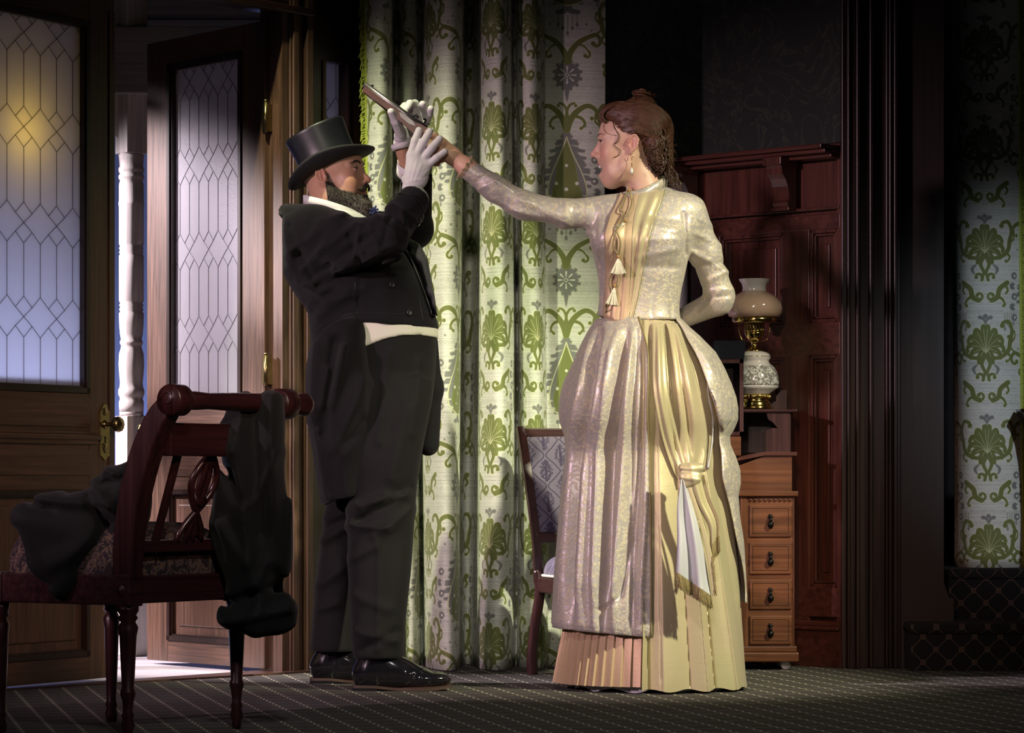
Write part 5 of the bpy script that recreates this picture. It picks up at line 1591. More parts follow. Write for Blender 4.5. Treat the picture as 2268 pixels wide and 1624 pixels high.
# coat skirt (near tail) and far tail
tail = loft([row(690, 684, 815, .15, .08), row(720, 684, 826, .20, .05), row(765, 688, 830, .205, .04), row(823, 679, 835, .205, .03), row(880, 679, 840, .200, .03), row(930, 683, 845, .190, .03), row(992, 692, 850, .175, .04), row(1040, 699, 850, .160, .05), row(1080, 706, 848, .15, .06), row(1125, 712, 846, .145, .07)], 2.3, .012)
tx = np.array([W(x, 0, -.1).x for x in (700, 714, 745, 842, 860)]); tz = np.array([W(0, y, -.1).z for y in (1120, 1120, 1104, 1080, 1075)])
tsx = np.array([W(x, 0, -.08).x for x in (680, 700, 730, 765, 800, 835)]); tsz = np.array([W(0, y, -.08).z for y in (775, 756, 722, 704, 696, 694)])
tfold = [Fd((700, 770), (690, 930), .02, .010, -.08), Fd((745, 760), (720, 960), .018, -.010, -.1), Fd((765, 770), (735, 900), .014, .012, -.12), Fd((810, 850), (750, 1000), .026, .012, -.13), Fd((800, 930), (745, 1010), .016, -.010, -.13), Fd((700, 960), (720, 1100), .018, .008, -.1), Fd((815, 760), (825, 1000), .010, -.004, -.1), Fd((760, 1000), (770, 1090), .03, .008, -.1), Fd((730, 820), (715, 900), .012, .010, -.1)]
implicit('coat_tail', [('+', tail, 0), ('&', lambda P: np.interp(P[:, 0], tx, tz)-P[:, 2], .003), ('&', lambda P: P[:, 2]-np.interp(P[:, 0], tsx, tsz), .004), ('d', ridges(tfold, 1.4), 1)], W(655, 1150, -.30), W(880, 680, .32), .006, M_BLACKWOOL, tc_obj, sm=2)
implicit('coat_tail', [('+', chain([PV(955, 745, .26), PV(958, 860, .27), PV(948, 985, .27)], [.020, .030, .036], .03), 0)], W(880, 1060, .1), W(1000, 700, .4), .008, M_BLACKWOOL, tc_obj, sm=2)
# lapels, seams, buttons
lp_ = MB()
Lf = pl([(470, 800), (500, 812), (540, 880), (575, 905), (600, 915), (650, 935), (694, 950)]); Rf = pl([(470, 815), (500, 850), (540, 930), (575, 948), (600, 952), (650, 962), (694, 968)])
loop_patch(lp_, bvT, Lf, Rf, 500, 700, 6, 30, .006)
lp_.build('lapel', M_LAPEL, tc_obj, True, solid=.003, soff=1)
sm_ = MB()
for pts in ([(690, 745), (720, 722), (760, 700), (800, 693), (850, 694), (900, 697), (960, 698)], [(786, 620), (788, 660), (792, 700)], [(925, 620), (930, 670), (938, 715)]):
    C_ = catmull(pts, 5); sm_.tube([hit(bvC, a, c, .0003)[0] for a, c in C_], .0012, 4)
sm_.build('seam', M_LAPEL, tc_obj, True)
for a, c in ((867, 631), (905, 693)):
    p, n = hit(bvC, a, c, .001); m = MB(); R_ = n.to_track_quat('Z', 'Y').to_matrix().to_4x4()
    m.lathe([(.009, 0), (.0105, .002), (.010, .0045), (.007, .0055), (.006, .0048), (.001, .0045)], (0, 0, 0), 20, Matrix.Translation(p) @ R_); m.build('button', M_LAPEL, tc_obj, True)
# turned cuff line and cuff buttons
cf = MB()
M_c = Matrix.Translation(wr_-wdir*.055) @ Vector(wdir).to_track_quat('Z', 'Y').to_matrix().to_4x4()
cf.lathe([(.0565, -.003), (.058, 0), (.0565, .003)], (0, 0, 0), 40, M_c, caps=False); cf.build('cuff_braid', M_LAPEL, tc_obj, True)
for a, c in ((929, 487), (934, 478), (926, 496)):
    p, n = hit(bvC, a, c, .001); m = MB(); m.lathe([(.006, 0), (.007, .002), (.004, .004), (.001, .0038)], (0, 0, 0), 14, Matrix.Translation(p) @ n.to_track_quat('Z', 'Y').to_matrix().to_4x4()); m.build('cuff_button', M_SHOE, tc_obj, True)
# coat collar and white shirt collar
def band(name, pts, w, th, mat, parent, tilt=0):
    C = catmull(pts, 8); n = len(C); m = MB(); V = []
    for i in range(n):
        p = Vector(C[i]); t = Vector(C[min(i+1, n-1)])-Vector(C[max(i-1, 0)]); t.normalize()
        out = t.cross(Vector((0, 0, 1))).normalized()
        upv = (Vector((0, 0, 1))+out*tilt).normalized()
        V += [p-out*th, p+out*th, p+out*th+upv*w, p-out*th+upv*w]
    Fc = [(i*4+k, i*4+(k+1) % 4, i*4+4+(k+1) % 4, i*4+4+k) for i in range(n-1) for k in range(4)]+[(3, 2, 1, 0), tuple((n-1)*4+k for k in range(4))]
    m.add(V, Fc, True); o = m.build(name, mat, parent, True); return o
ccol = [PV(815, 512, .20), PV(780, 492, .24), PV(720, 476, .27), PV(655, 468, .20), PV(631, 468, .10), PV(650, 474, -.01), PV(700, 482, -.055), PV(760, 492, -.05), PV(815, 508, .0), PV(838, 530, .03)]
cm = MB(); cm.tube(catmull(ccol, 6), [.020]*len(catmull(ccol, 6)), 10, flat=1.15); cm.build('coat_collar', M_BLACKWOOL, tc_obj, True)
scol = [PV(812, 498, .15), PV(780, 482, .185), PV(730, 466, .195), PV(685, 456, .16), PV(673, 452, .10), PV(690, 456, .035), PV(730, 466, .005), PV(775, 482, .01), PV(808, 500, .06)]
shirt = band('shirt_collar', scol, .028, .0025, M_SHIRT, man)
sf_ = MB(); sf_.prism([(790, 478), (812, 486), (824, 505), (818, 540), (800, 520)], lambda p: W(p[0], p[1], .03), lambda p: W(p[0], p[1], .12)); sf_.build('shirt_front', M_SHIRT, man, True)
implicit('shirt_body', [('+', loft([(PV(0, p, YM)[2], W(x, p, YM).x, YM, rx, ry) for p, x, rx, ry in ((462, 738, .072, .092), (480, 745, .098, .125), (520, 748, .138, .198), (560, 760, .150, .200))]), 0)], W(600, 590, -.2), W(960, 440, .4), .007, M_SHIRT, man)
m = MB(); p = W(803, 489, .028); m.lathe([(.005, 0), (.004, .003), (.001, .004)], (0, 0, 0), 12, Matrix.Translation(p) @ Matrix.Rotation(PI/2, 4, 'X')); m.build('collar_stud', M_PEARL, shirt, True)
m = MB()
for k in range(14):
    a = k*2.4; r = .003+.0009*k; m.lathe([(.001, -.004), (.0045, 0), (.001, .004)], tuple(W(829, 467, .02)+Vector((r*math.cos(a), -.004*math.sin(k), r*math.sin(a)))), 8)
m.build('buttonhole_flower', plain('blue_petals', (.012, .02, .10), .6), tc_obj, True)
# waistcoat and trousers
wx = np.array([W(x, 0, -.08).x for x in (780, 820, 850, 890, 930, 975, 985)]); wz = np.array([W(0, y, -.08).z for y in (780, 764, 752, 743, 741, 746, 750)])
wcl = loft([row(600, 700, 915, .19), row(690, 705, 958, .196), row(722, 706, 969, .197), row(760, 706, 971, .197), row(790, 706, 971, .197)], 2.15, .005)
implicit('waistcoat', [('+', wcl, 0), ('&', lambda P: np.interp(P[:, 0], wx, wz)-P[:, 2], .003), ('&', lambda P: P[:, 2]-W(0, 690, -.08).z, .003)], W(680, 800, -.2), W(990, 680, .35), .006, M_CREAM, man)
yn, yf = -.02, .27
hips = loft([row(715, 712, 963, .180, .1), row(745, 708, 967, .186, .1), row(800, 704, 966, .188, .1), row(870, 704, 960, .18, .1), row(930, 716, 950, .165, .1)], 2.2, .04)
nleg = loft([row(840, 740, 960, .10, .02), row(900, 752, 955, .112, .0), row(960, 760, 943, .112, -.01), row(1020, 768, 932, .108, yn), row(1080, 775, 924, .102, yn), row(1150, 772, 918, .098, yn), row(1200, 770, 915, .094, yn), row(1270, 771, 910, .092, -.03), row(1340, 774, 902, .090, -.04), row(1400, 778, 897, .090, -.05), row(1440, 781, 896, .090, -.05), row(1458, 782, 897, .090, -.05)], 2.2, .006)
fleg = loft([row(880, 720, 860, .10, .18), row(1000, 725, 850, .10, .22), row(1100, 722, 838, .095, yf), row(1160, 716, 820, .092, yf), row(1240, 705, 806, .09, yf), row(1330, 695, 795, .088, yf), row(1400, 690, 790, .088, yf), row(1442, 686, 790, .088, yf)], 2.2, .006)
tf = [Fd((775, 1150), (850, 1105), .014, .012, -.12), Fd((790, 1120), (900, 1095), .012, .012, -.13), Fd((800, 1150), (905, 1080), .014, -.010, -.13), Fd((775, 1165), (860, 1170), .012, .010, -.12), Fd((830, 1190), (910, 1130), .014, .009, -.12), Fd((900, 900), (870, 1060), .02, .008, -.12), Fd((838, 1200), (836, 1440), .008, .006, -.13), Fd((775, 1240), (830, 1210), .014, .009, -.12),
      Fd((720, 1150), (800, 1120), .016, .010, .17), Fd((710, 1200), (780, 1160), .014, .010, .17), Fd((700, 1300), (760, 1260), .016, .008, .18), Fd((700, 1350), (745, 1340), .012, .008, .18), Fd((860, 780), (840, 980), .012, .006, -.09), Fd((785, 1400), (880, 1420), .014, .008, -.13), Fd((800, 1440), (880, 1400), .012, -.007, -.13), Fd((780, 1320), (860, 1350), .016, .006, -.13), Fd((930, 800), (915, 960), .016, .006, -.1)]
hemn = lambda P: (PV(0, 1452, -.05)[2]-.03*np.clip((P[:, 0]-PV(780, 0, -.05)[0])/.17, -.3, 1.2)*0)-P[:, 2]
implicit('trousers', [('+', hips, 0), ('+', nleg, .02), ('+', fleg, .02), ('d', ridges(tf, 1.25), 1)], W(655, 1475, -.22), W(1000, 700, .42), .006, M_TROUSER, man, sm=2)
# shoes
def shoe(heel_px, toe_px, y, fl_y, name='shoe'):
    a, c = W(heel_px, 0, y).x, W(toe_px, 0, y).x; L = c-a
    ops = [('+', ell((a+.045, y, .05), (.050, .038, .052)), 0), ('+', ell((a+.11, y, .048), (.075, .040, .044)), .03), ('+', cap((a+.09, y, .095), (a+.19, y, .045), .034, .026), .03), ('+', ell((a+L-.075, y, .034), (.078, .044, .026)), .03),
           ('+', cap((a+.055, y, .06), (a+.060, y, .14), .040, .040), .02), ('&', lambda P: .0075-P[:, 2], .004),
           ('d', ridges([((a+.165, y-.06, .05), (a+.175, y+.06, .055), .006, .0035), ((a+.18, y-.05, .04), (a+.185, y+.05, .05), .004, -.003), ((a+.205, y-.06, .02), (a+.212, y+.06, .08), .003, -.0022)], 1), 1)]
    o, _, _ = implicit(name, ops, (a-.03, y-.07, .0), (c+.03, y+.07, .2), .0032, M_SHOE, man, sm=2)
    m = MB()
    out = []
    for t in np.linspace(0, 2*PI, 44)[:-1]:
        u = .5-.5*math.cos(t); w = .040+.010*math.sin(u*PI*1.1+2.4)*-1 if False else (.036+.010*math.exp(-((u-.72)/.22)**2)-.006*math.exp(-((u-.42)/.12)**2))
        e = (1-(2*u-1)**6)**.5 if abs(2*u-1) < 1 else 0
        out.append((a-.004+u*(L+.010), y+math.copysign(w, math.sin(t))*(abs(math.sin(t))**.35)))
    def toe(z0, x): return z0-.0075*min(1, max(0, (x-a-.065)/.06))+.009*max(0, (x-a-L*.78)/(L*.22))**2
    m.prism(out, lambda p: Vector((p[0], p[1], toe(.009, p[0]))), lambda p: Vector((p[0], p[1], toe(.017, p[0])))); so_ = m.build('sole', M_SOLE, o, True)
    m = MB(); ho_ = [(p[0], p[1]*.0+y+(p[1]-y)*.95) for p in out if p[0] < a+.075]
    ho_.sort(key=lambda p: math.atan2(p[1]-y, p[0]-a-.035)); m.prism(ho_, lambda p: Vector((p[0], p[1], 0)), lambda p: Vector((p[0], p[1], .012))); m.build('heel', M_SHOE, o, True)
    m = MB()
    for k in range(4): m.tube([(a+.115+k*.014, y-.024, .102-k*.013), (a+.112+k*.014, y, .122-k*.0135), (a+.115+k*.014, y+.024, .102-k*.013)], .0022, 6)
    m.build('laces', M_FELT, o, True)
shoe(783, 998, -.075, 0); shoe(689, 900, .27, 0)
# shirt cuffs
m = MB(); m.lathe([(.043, -.02), (.040, .015), (.038, .015), (.038, -.02)], (0, 0, 0), 36, Matrix.Translation(wr_) @ Vector(wdir).to_track_quat('Z', 'Y').to_matrix().to_4x4(), caps=False); m.build('shirt_cuff', M_SHIRT, man, True)
m = MB(); m.lathe([(.038, -.02), (.037, .030), (.034, .030), (.034, -.02)], (0, 0, 0), 36, Matrix.Translation(PV(906, 372, .115)) @ Vector(fw2).to_track_quat('Z', 'Y').to_matrix().to_4x4(), caps=False); m.build('shirt_cuff', M_SHIRT, man, True)
# gloves
def glove(name, palm, fingers, cuff, extra=(), lo=None, hi=None):
    ops = [('+', f, .012) for f in palm]
    for pts, rs in fingers:
        ops.append(('+', chain([PV(*p) for p in pts], rs, .004), .0045))
    for e in extra: ops.append(e)
    return implicit(name, ops, lo, hi, .0019, M_GLOVE, man, sm=2)
y0 = -.085
gR = glove('glove', [cap(PV(912, 416, -.090), PV(922, 385, -.090), .029, .034, sq=((0, 1, 0), 1.35)), cap(PV(921, 395, -.09), PV(918, 348, -.088), .033, .026, sq=((0, 1, 0), 1.7)), cap(PV(925, 392, -.09), PV(941, 362, -.086), .030, .021, sq=((0, 1, 0), 1.6))],
           [([(911, 342, -.088), (919, 312, -.088), (928, 289, -.082)], [0.0132, 0.0121, 0.0108]), ([(923, 342, -.088), (938, 315, -.092), (952, 291, -.086)], [0.0137, 0.0125, 0.0110]),
            ([(937, 352, -.086), (956, 328, -.092), (974, 307, -.086)], [0.0132, 0.0121, 0.0105]), ([(946, 368, -.084), (966, 350, -.088), (985, 336, -.082)], [0.0121, 0.0112, 0.0099]),
            ([(902, 398, -.075), (916, 372, -.035), (944, 348, -.01)], [0.0179, 0.0146, 0.0118])], None,
           [('d', ridges([(PV(904, 396, -.125), PV(913, 352, -.122), .0022, .0016), (PV(912, 396, -.125), PV(923, 356, -.122), .0022, .0016), (PV(920, 398, -.125), PV(934, 362, -.12), .0022, .0016), (PV(900, 403, -.12), PV(935, 396, -.12), .004, .0016), (PV(898, 412, -.12), PV(935, 412, -.12), .003, -.0012), (PV(940, 385, -.12), PV(955, 372, -.11), .003, .0014), (PV(935, 395, -.12), PV(952, 385, -.11), .003, -.0014)], 1), 1)],
           W(875, 440, -.15), W(1005, 270, .03))
y1 = .055
gL = glove('glove', [cap(PV(889, 318, .062), PV(905, 285, .06), .025, .030, sq=((0, 1, 0), 1.5)), cap(PV(905, 285, .062), PV(928, 268, .062), .030, .026, sq=((0, 1, 0), 1.5)), cap(PV(886, 302, .045), PV(888, 285, .04), .019, .016)],
           [([(888, 294, .028), (876, 269, -.022), (866, 248, -.046)], [0.0185, 0.0140, 0.0112]),
            ([(906, 262, .055), (897, 236, .035), (893, 240, .0), (897, 250, -.018)], [0.0132, 0.0125, 0.0118, 0.0106]), ([(920, 255, .058), (919, 230, .045), (908, 230, .012), (903, 240, -.008)], [0.0132, 0.0125, 0.0118, 0.0103]),
            ([(932, 262, .058), (937, 243, .050), (936, 231, .026)], [0.0129, 0.0123, 0.0110]), ([(943, 272, .058), (951, 252, .052), (954, 241, .034)], [0.0118, 0.0112, 0.0101])], None,
           [('d', ridges([(PV(900, 300, .01), PV(895, 275, .01), .003, -.003), (PV(876, 318, .03), PV(905, 322, .02), .003, .003), (PV(880, 275, .01), PV(888, 290, .02), .003, .0025)], 1), 1)],
           W(850, 350, -.06), W(975, 212, .12))
m = MB(); m.lathe([(.029, -.012), (.0315, .0), (.029, .006)], (0, 0, 0), 28, Matrix.Translation(PV(889, 322, .066)) @ Matrix.Rotation(math.radians(-12), 4, 'Y'), caps=False); m.build('glove_hem', M_GLOVE, gL[0], True, solid=.002)
m = MB(); m.lathe([(.0395, -.006), (.041, .002), (.0395, .008)], (0, 0, 0), 28, Matrix.Translation(PV(914, 412, -.092)) @ Vector(wdir).to_track_quat('Z', 'Y').to_matrix().to_4x4(), squash=.8, caps=False)

# ================================================================== flintlock pistol
YG = -.028
gun = thing('pistol', 'long wooden duelling pistol held up between the gloved hands and the gowned arm', 'pistol', tuple(W(900, 260, YG)))
gA, gB = W(807, 187, YG), W(943, 286, YG)
gx = (gB-gA).normalized(); gz = Vector((gx.z, 0, -gx.x)); gz = -gz if gz.z < 0 else gz
GM = Matrix(((gx.x, 0, gz.x, gA.x), (0, 1, 0, gA.y), (gx.z, 0, gz.z, gA.z), (0, 0, 0, 1)))   # local x back along the barrel, z up
def gp(x, y, z): return GM @ Vector((x, y, z))
LB = (gB-gA).length
m = MB(); m.tube([gp(0, 0, 0), gp(LB*.6, 0, 0), gp(LB, 0, 0)], [.0088, .0095, .0108], 8, up=gz)
m.build('barrel', plain('browned_steel', (.30, .27, .29), .28, .9), gun, True, fix=True)
m = MB(); m.lathe([(.0052, 0), (.0052, .0008)], (0, 0, 0), 14, GM @ Matrix.Translation((-.0008, 0, 0)) @ Matrix.Rotation(PI/2, 4, 'Y')); m.build('muzzle', M_IRON, gun, True)
m = MB(); m.box((.018, -.002, .009), (.026, .002, .014), GM); m.build('front_sight', M_IRON, gun, True)
st_prof = [(.006, -.004), (.006, -.018), (.012, -.021), (.10, -.022), (.135, -.026), (.17, -.029), (.20, -.033), (.225, -.040), (.250, -.056), (.268, -.078), (.276, -.100), (.282, -.116), (.300, -.122), (.316, -.112), (.318, -.094), (.308, -.072), (.290, -.042), (.268, -.016), (.245, -.001), (.225, .004), (.205, .002), (.19, -.004)]
m = MB(); m.prism(st_prof, lambda p: gp(p[0], -.0125, p[1]), lambda p: gp(p[0], .0125, p[1])); o = m.build('stock', wood('walnut_stock', (.045, .009, .006), (.13, .030, .018), 'x', .45, coat=.1), gun, True)
bv = o.modifiers.new('bevel', 'BEVEL'); bv.width = .005; bv.segments = 3
m = MB(); m.prism([(.128, -.004), (.15, .002), (.20, .003), (.222, -.006), (.21, -.020), (.16, -.022)], lambda p: gp(p[0], .0120, p[1]), lambda p: gp(p[0], .0150, p[1])); m.build('lock_plate', M_IRON, gun, True)
m = MB(); m.tube(catmull([tuple(gp(.208, .010, -.002)), tuple(gp(.214, .004, .012)), tuple(gp(.212, .0, .022)), tuple(gp(.204, -.002, .020))], 5), .0032, 8); m.tube(catmull([tuple(gp(.213, .0, .016)), tuple(gp(.222, .0, .015)), tuple(gp(.230, .0, .020))], 4), .0016, 6)
m.build('hammer', M_IRON, gun, True)
m = MB(); m.tube(catmull([tuple(gp(.172, .006, .006)), tuple(gp(.180, .002, .016)), tuple(gp(.190, .0, .014))], 5), .0036, 8); m.build('frizzen', M_IRON, gun, True)
m = MB(); m.prism([(.135, -.006), (.15, -.002), (.185, -.004), (.20, -.012), (.18, -.018), (.145, -.016)], lambda p: gp(p[0], -.0140, p[1]), lambda p: gp(p[0], -.0120, p[1])); m.build('side_inlay', M_MAHOGX, gun, True)
m = MB(); m.tube([gp(.01, 0, -.0195), gp(.12, 0, -.0235)], .003, 8); m.build('ramrod', M_DARKW['x'], gun, True)
# ================================================================== the woman
lady = thing('person', 'person in a gold and lilac brocade bustle gown, auburn hair up, arm outstretched', 'person', (W(1440, 0, 0).x, 0, 0))
LM = rot_mat(W(1396, 318, 0), (-1, .06, .02), (-.02, 0, 1))
lp_p = dict(open=True, jaw=.012, jx=.010, neck=.047, ntx=-.072, nlen=.20, nose=.008, tip=.0082, nk=.03, lidu=.0038, lidl=.0026, nty=0)
V, Q = nets(field(head_ops(lp_p)), (-.13, -.10, -.21), (.14, .10, .135), .0017)
V = smooth_np(V, Q, 2, .4)
skW = (.60, .37, .28)
C = skin_col(skW, (.42, .12, .11), (.62, .24, .20), None, openm=True)(V)
ladyHV, ladyHQ = V, Q
lbody = [('+', loft([(PV(0, p, 0)[2], W(x, p, 0).x, yy, rx, ry) for p, x, yy, rx, ry in ((425, 1432, .0, .07, .05), (470, 1437, .0, .11, .08), (560, 1425, 0, .11, .09), (690, 1415, 0, .10, .08), (800, 1420, .02, .14, .12), (900, 1425, .02, .15, .13))]), 0)]
sR, eR, wR = (1330, 478, -.01), (1160, 455, -.02), (1006, 348, -.035)
sL, eL, wL = (1532, 472, .01), (1597, 668, .075), (1520, 702, .17)
for a, b_, ra, rb in (((1340, 472, -.0), (1250, 474, -.012), .03, .028), ((1250, 474, -.012), eR, .028, .026), (eR, (1095, 417, -.027), .026, .024), ((1522, 468, .005), (1562, 560, .04), .03, .028), ((1562, 560, .04), (1592, 662, .08), .028, .026), ((1592, 662, .08), (1515, 704, .175), .026, .02), ((1390, 880, .0), (1380, 1200, 0), .08, .055), ((1380, 1200, 0), (1370, 1490, .02), .055, .04), ((1470, 880, .03), (1475, 1200, .04), .08, .055), ((1475, 1200, .04), (1480, 1480, .06), .055, .04)):
    lbody.append(('+', cap(PV(*a), PV(*b_), ra, rb), .02))
Vb, Qb = nets(field(lbody), W(1020, 1530, -.2), W(1680, 400, .3), .010)
# forearm, wrist and hand on the pistol grip
hand = [('+', cap(PV(1110, 428, -.03), PV(1035, 372, -.035), .034, .0265), 0), ('+', cap(PV(1035, 372, -.035), PV(998, 342, -.035), .0275, .0225, sq=((0, 1, 0), 1.15)), .02),
        ('+', cap(PV(1000, 344, -.033), PV(972, 326, -.030), .0235, .0285, sq=((0, 1, 0), 1.2)), .02), ('+', cap(PV(972, 326, -.030), PV(958, 318, -.028), .027, .024), .02)]
for k, (bx, by) in enumerate(((962, 312), (968, 326), (974, 340), (980, 352))):
    hand.append(('+', chain([PV(bx+4, by, -.010), PV(bx-14, by+6, -.014), PV(bx-20, by+10, -.034), PV(bx-10, by+12, -.050)], [.0098, .0090, .0083, .0072], .003), .004))
hand.append(('+', chain([PV(978, 318, -.050), PV(962, 300, -.052), PV(946, 293, -.048)], [.012, .0105, .0085], .003), .008))
Vh, Qh = nets(field(hand), W(925, 440, -.10), W(1130, 270, .04), .0024)
Vh = smooth_np(Vh, Qh, 2, .4)
Vj, Qj, Cj = joinQ([(xform(V, LM), Q, C), (Vb, Qb, np.array(skW)), (Vh, Qh, np.array((.60, .34, .25)))])
mesh_np('body', Vj, Qj, M_SKIN, lady, True, Cj)
eyes(lady, LM, look=.38)
m = MB()
for k in range(-4, 5):
    a = k*.19; m.lathe([(.0036, -.0035), (.0040, .0), (.0034, .0042)], tuple(LM @ Vector((.0905-.010*(1-math.cos(a*1.5)), .017*math.sin(a), -.0715))), 8)
m.build('teeth', M_TOOTH, lady, True)
bvl2 = bvh_of(ladyHV, ladyHQ)
def onh(x, y, z, off=0.0):
    b_ = bvl2.find_nearest(Vector((x, y, z))); return b_[0]+b_[1].normalized()*off
M_BROW = plain('brown_brow', (.10, .045, .025), .6)
rr2 = random.Random(19)
for s in (-1, 1):
    br_ = MB()
    for i in range(90):
        t = rr2.random(); a = onh(.094-.022*t*t, s*(.012+.034*t), .018+.006*math.sin(PI*t)+rr2.uniform(-.002, .002)*(1-t), .0003); d = Vector((-.15, s, .2-.5*t)).normalized()*.006
        br_.tube([LM @ a, LM @ (a+d*.5+Vector((.0006, 0, 0))), LM @ (a+d)], [.00045, .0004, .0002], 3, False)
    br_.build('eyebrow', M_BROW, lady, True, fix=False)
for s in (-1, 1):
    el = MB()
    for i in range(22):
        a = -1.0+2.0*i/21; p = Vector((.0785+.0138*math.cos(a)*.93, s*.031+.0135*math.sin(a)*.9, .0042)); d = Vector((math.cos(a), math.sin(a), .35)).normalized()*.006
        el.tube([LM @ p, LM @ (p+d*.6+Vector((0, 0, -.0006))), LM @ (p+d+Vector((0, 0, .001)))], [.0004, .0003, .0001], 3, False)
    el.build('eyelashes', M_HAIRB, lady, True, fix=False)

# hair ------------------------------------------------------------------
def hl(px, py, y):   # local head coordinates of a photo point at depth y
    return LM.inverted() @ W(px, py, y)
def PL(px, py, yl): 
    p = LM.inverted() @ W(px, py, 0); return np.array((p.x, yl, p.z))
hops = [('+', ell(PL(1414, 280, 0), (.098, .086, .076)), 0), ('+', ell(PL(1452, 310, 0), (.052, .078, .080)), .03), ('+', ell(PL(1360, 252, 0), (.038, .062, .028)), .03), ('+', ell(PL(1423, 228, 0), (.036, .034, .028)), .02),
        ('+', ell(PL(1468, 355, 0), (.030, .052, .045)), .03)]
# cut away the face and the ears
face = lambda P: np.maximum(np.interp(P[:, 2], [-.10, -.045, .0, .02, .045, .062, .12], [.0, .0, .034, .046, .066, .092, .2])-P[:, 0], -(P[:, 2]+.2))
def face_cut(P):
    lim = np.interp(P[:, 2], [-.14, -.06, -.04, -.02, .0, .012, .028, .046, .060, .068, .09], [-.05, -.042, -.030, .012, .028, .034, .046, .060, .085, .11, .2])
    return P[:, 0]-lim
hops.append(('&', face_cut, .004))
for s in (-1, 1): hops.append(('-', ell((-.012, s*.085, -.022), (.020, .020, .033)), .004))
hops.append(('d', lambda P: .0018*wav(P, 60, 260, 330)*wav(P, 90, -40, 60, 1), 1))
Vr, Qr = nets(field(hops), (-.17, -.10, -.13), (.15, .10, .16), .0035)
Vr = smooth_np(Vr, Qr, 1)
hcol = lambda V: np.clip(np.array((.055, .022, .011))[None]*(1+.6*np.array([noise.noise(Vector((v[0]*20, v[1]*90, v[2]*110))) for v in V])[:, None]), 0, 1)
hair = mesh_np('hair', xform(Vr, LM), Qr, M_HAIRV, lady, True, hcol(Vr))
bvh_h = bvh_of(Vr, Qr)
def M_strand(name, c): 
    t = NT(name); n = t.noise(t.coord(), 60, 3); t.pbsdf(t.mix(n, tuple(q*.5 for q in c), tuple(q*1.7 for q in c)), .38, Specular_IOR_Level=.4); return t.m
M_LOCK = M_strand('auburn_hair_locks', (.070, .027, .013)); M_CURL = M_strand('brown_curls', (.050, .026, .013))
def snap(p, off=.002):
    b_ = bvh_h.find_nearest(Vector(p)); 
    return b_[0]+b_[1].normalized()*off
lk = MB()
rh = random.Random(31)
# swept back from the hairline; near side (local y > 0 faces the camera)
def sweep(y_side, n):
    for i in range(n):
        t = rh.random()
        # start along the hairline, end at the crown knot or the nape roll
        st0 = [(1334, 272), (1338, 262), (1352, 270), (1362, 284), (1372, 300), (1384, 308), (1396, 302)]
        C_ = catmull(st0, 4); a = C_[int(t*(len(C_)-1))]
        if t < .35: mid = (1385+rh.uniform(-10, 10), 232+50*t+rh.uniform(-6, 10)); e = (1425+rh.uniform(-8, 12), 240+60*t+rh.uniform(-6, 6))
        else: mid = (1412+rh.uniform(-12, 12), 255+55*(t-.35)+rh.uniform(-8, 8)); e = (1462+rh.uniform(-12, 12), 272+75*(t-.35)+rh.uniform(-10, 10))
        ys = y_side*(.010+.075*min(1, t*1.6))
        pts = []
        for q in np.linspace(0, 1, 7):
            b_ = ((1-q)**2*a[0]+2*q*(1-q)*mid[0]+q*q*e[0], (1-q)**2*a[1]+2*q*(1-q)*mid[1]+q*q*e[1])
            l_ = PL(b_[0], b_[1], 0); l_[1] = y_side*.095*min(1, .15+t+.3*q)
            s_ = snap(l_, .0005+.0022*math.sin(PI*q)); pts.append(LM @ s_)
        locks(lk, [[tuple(p) for p in pts]], rh.uniform(.0022, .0042), .0012, 5, .5)
sweep(1, 330); sweep(-1, 60)
for i in range(150):
    t = rh.random(); a = (1416+26*t, 340+48*t-14*rh.random()); e = (1470+rh.uniform(-14, 14), 292+50*t+rh.uniform(-14, 14)); mid = (1440+22*t+rh.uniform(-5, 8), 318+45*t+rh.uniform(-10, 6)); pts = []
    for q in np.linspace(0, 1, 7):
        b_ = ((1-q)**2*a[0]+2*q*(1-q)*mid[0]+q*q*e[0], (1-q)**2*a[1]+2*q*(1-q)*mid[1]+q*q*e[1]); l_ = PL(b_[0], b_[1], 0); l_[1] = .09; pts.append(tuple(LM @ snap(l_, .001+.003*math.sin(PI*q))))
    locks(lk, [pts], rh.uniform(.0022, .0042), .0014, 5, .5)
for i in range(240):
    t = rh.random(); t2 = rh.random(); a = (1352+78*t, 240-6*math.sin(t*PI)+34*t2*(.4+t)); e = (1484-10*t2, 268+56*t2+10*rh.random()); mid = (1430+20*t+rh.uniform(-8, 8), 236+44*t2+rh.uniform(-8, 8)); pts = []
    for q in np.linspace(0, 1, 7):
        b_ = ((1-q)**2*a[0]+2*q*(1-q)*mid[0]+q*q*e[0], (1-q)**2*a[1]+2*q*(1-q)*mid[1]+q*q*e[1]); l_ = PL(b_[0], b_[1], 0); l_[1] = .03+.07*t2; pts.append(tuple(LM @ snap(l_, .0008+.0026*math.sin(PI*q))))
    locks(lk, [pts], rh.uniform(.0024, .0046), .0014, 5, .5)
# roll over the forehead
for i in range(70):
    y = rh.uniform(-.05, .055); z0 = .068+rh.uniform(-.003, .004)
    P = [(.084-.25*abs(y), y, z0-.012), (.094-.2*abs(y), y, z0+.006), (.082-.2*abs(y), y*1.05, z0+.028), (.050, y*1.1, z0+.042), (.010, y, z0+.046), (-.020, y*.6, z0+.050)]
    pts = [P[0], P[1]]+[tuple(snap(p, .003)) for p in P[2:]]
    locks(lk, [[tuple(LM @ Vector(p)) for p in pts]], .0036, .0020, 5, .6)
lk.build('swept_locks', M_LOCK, hair, True, fix=False)
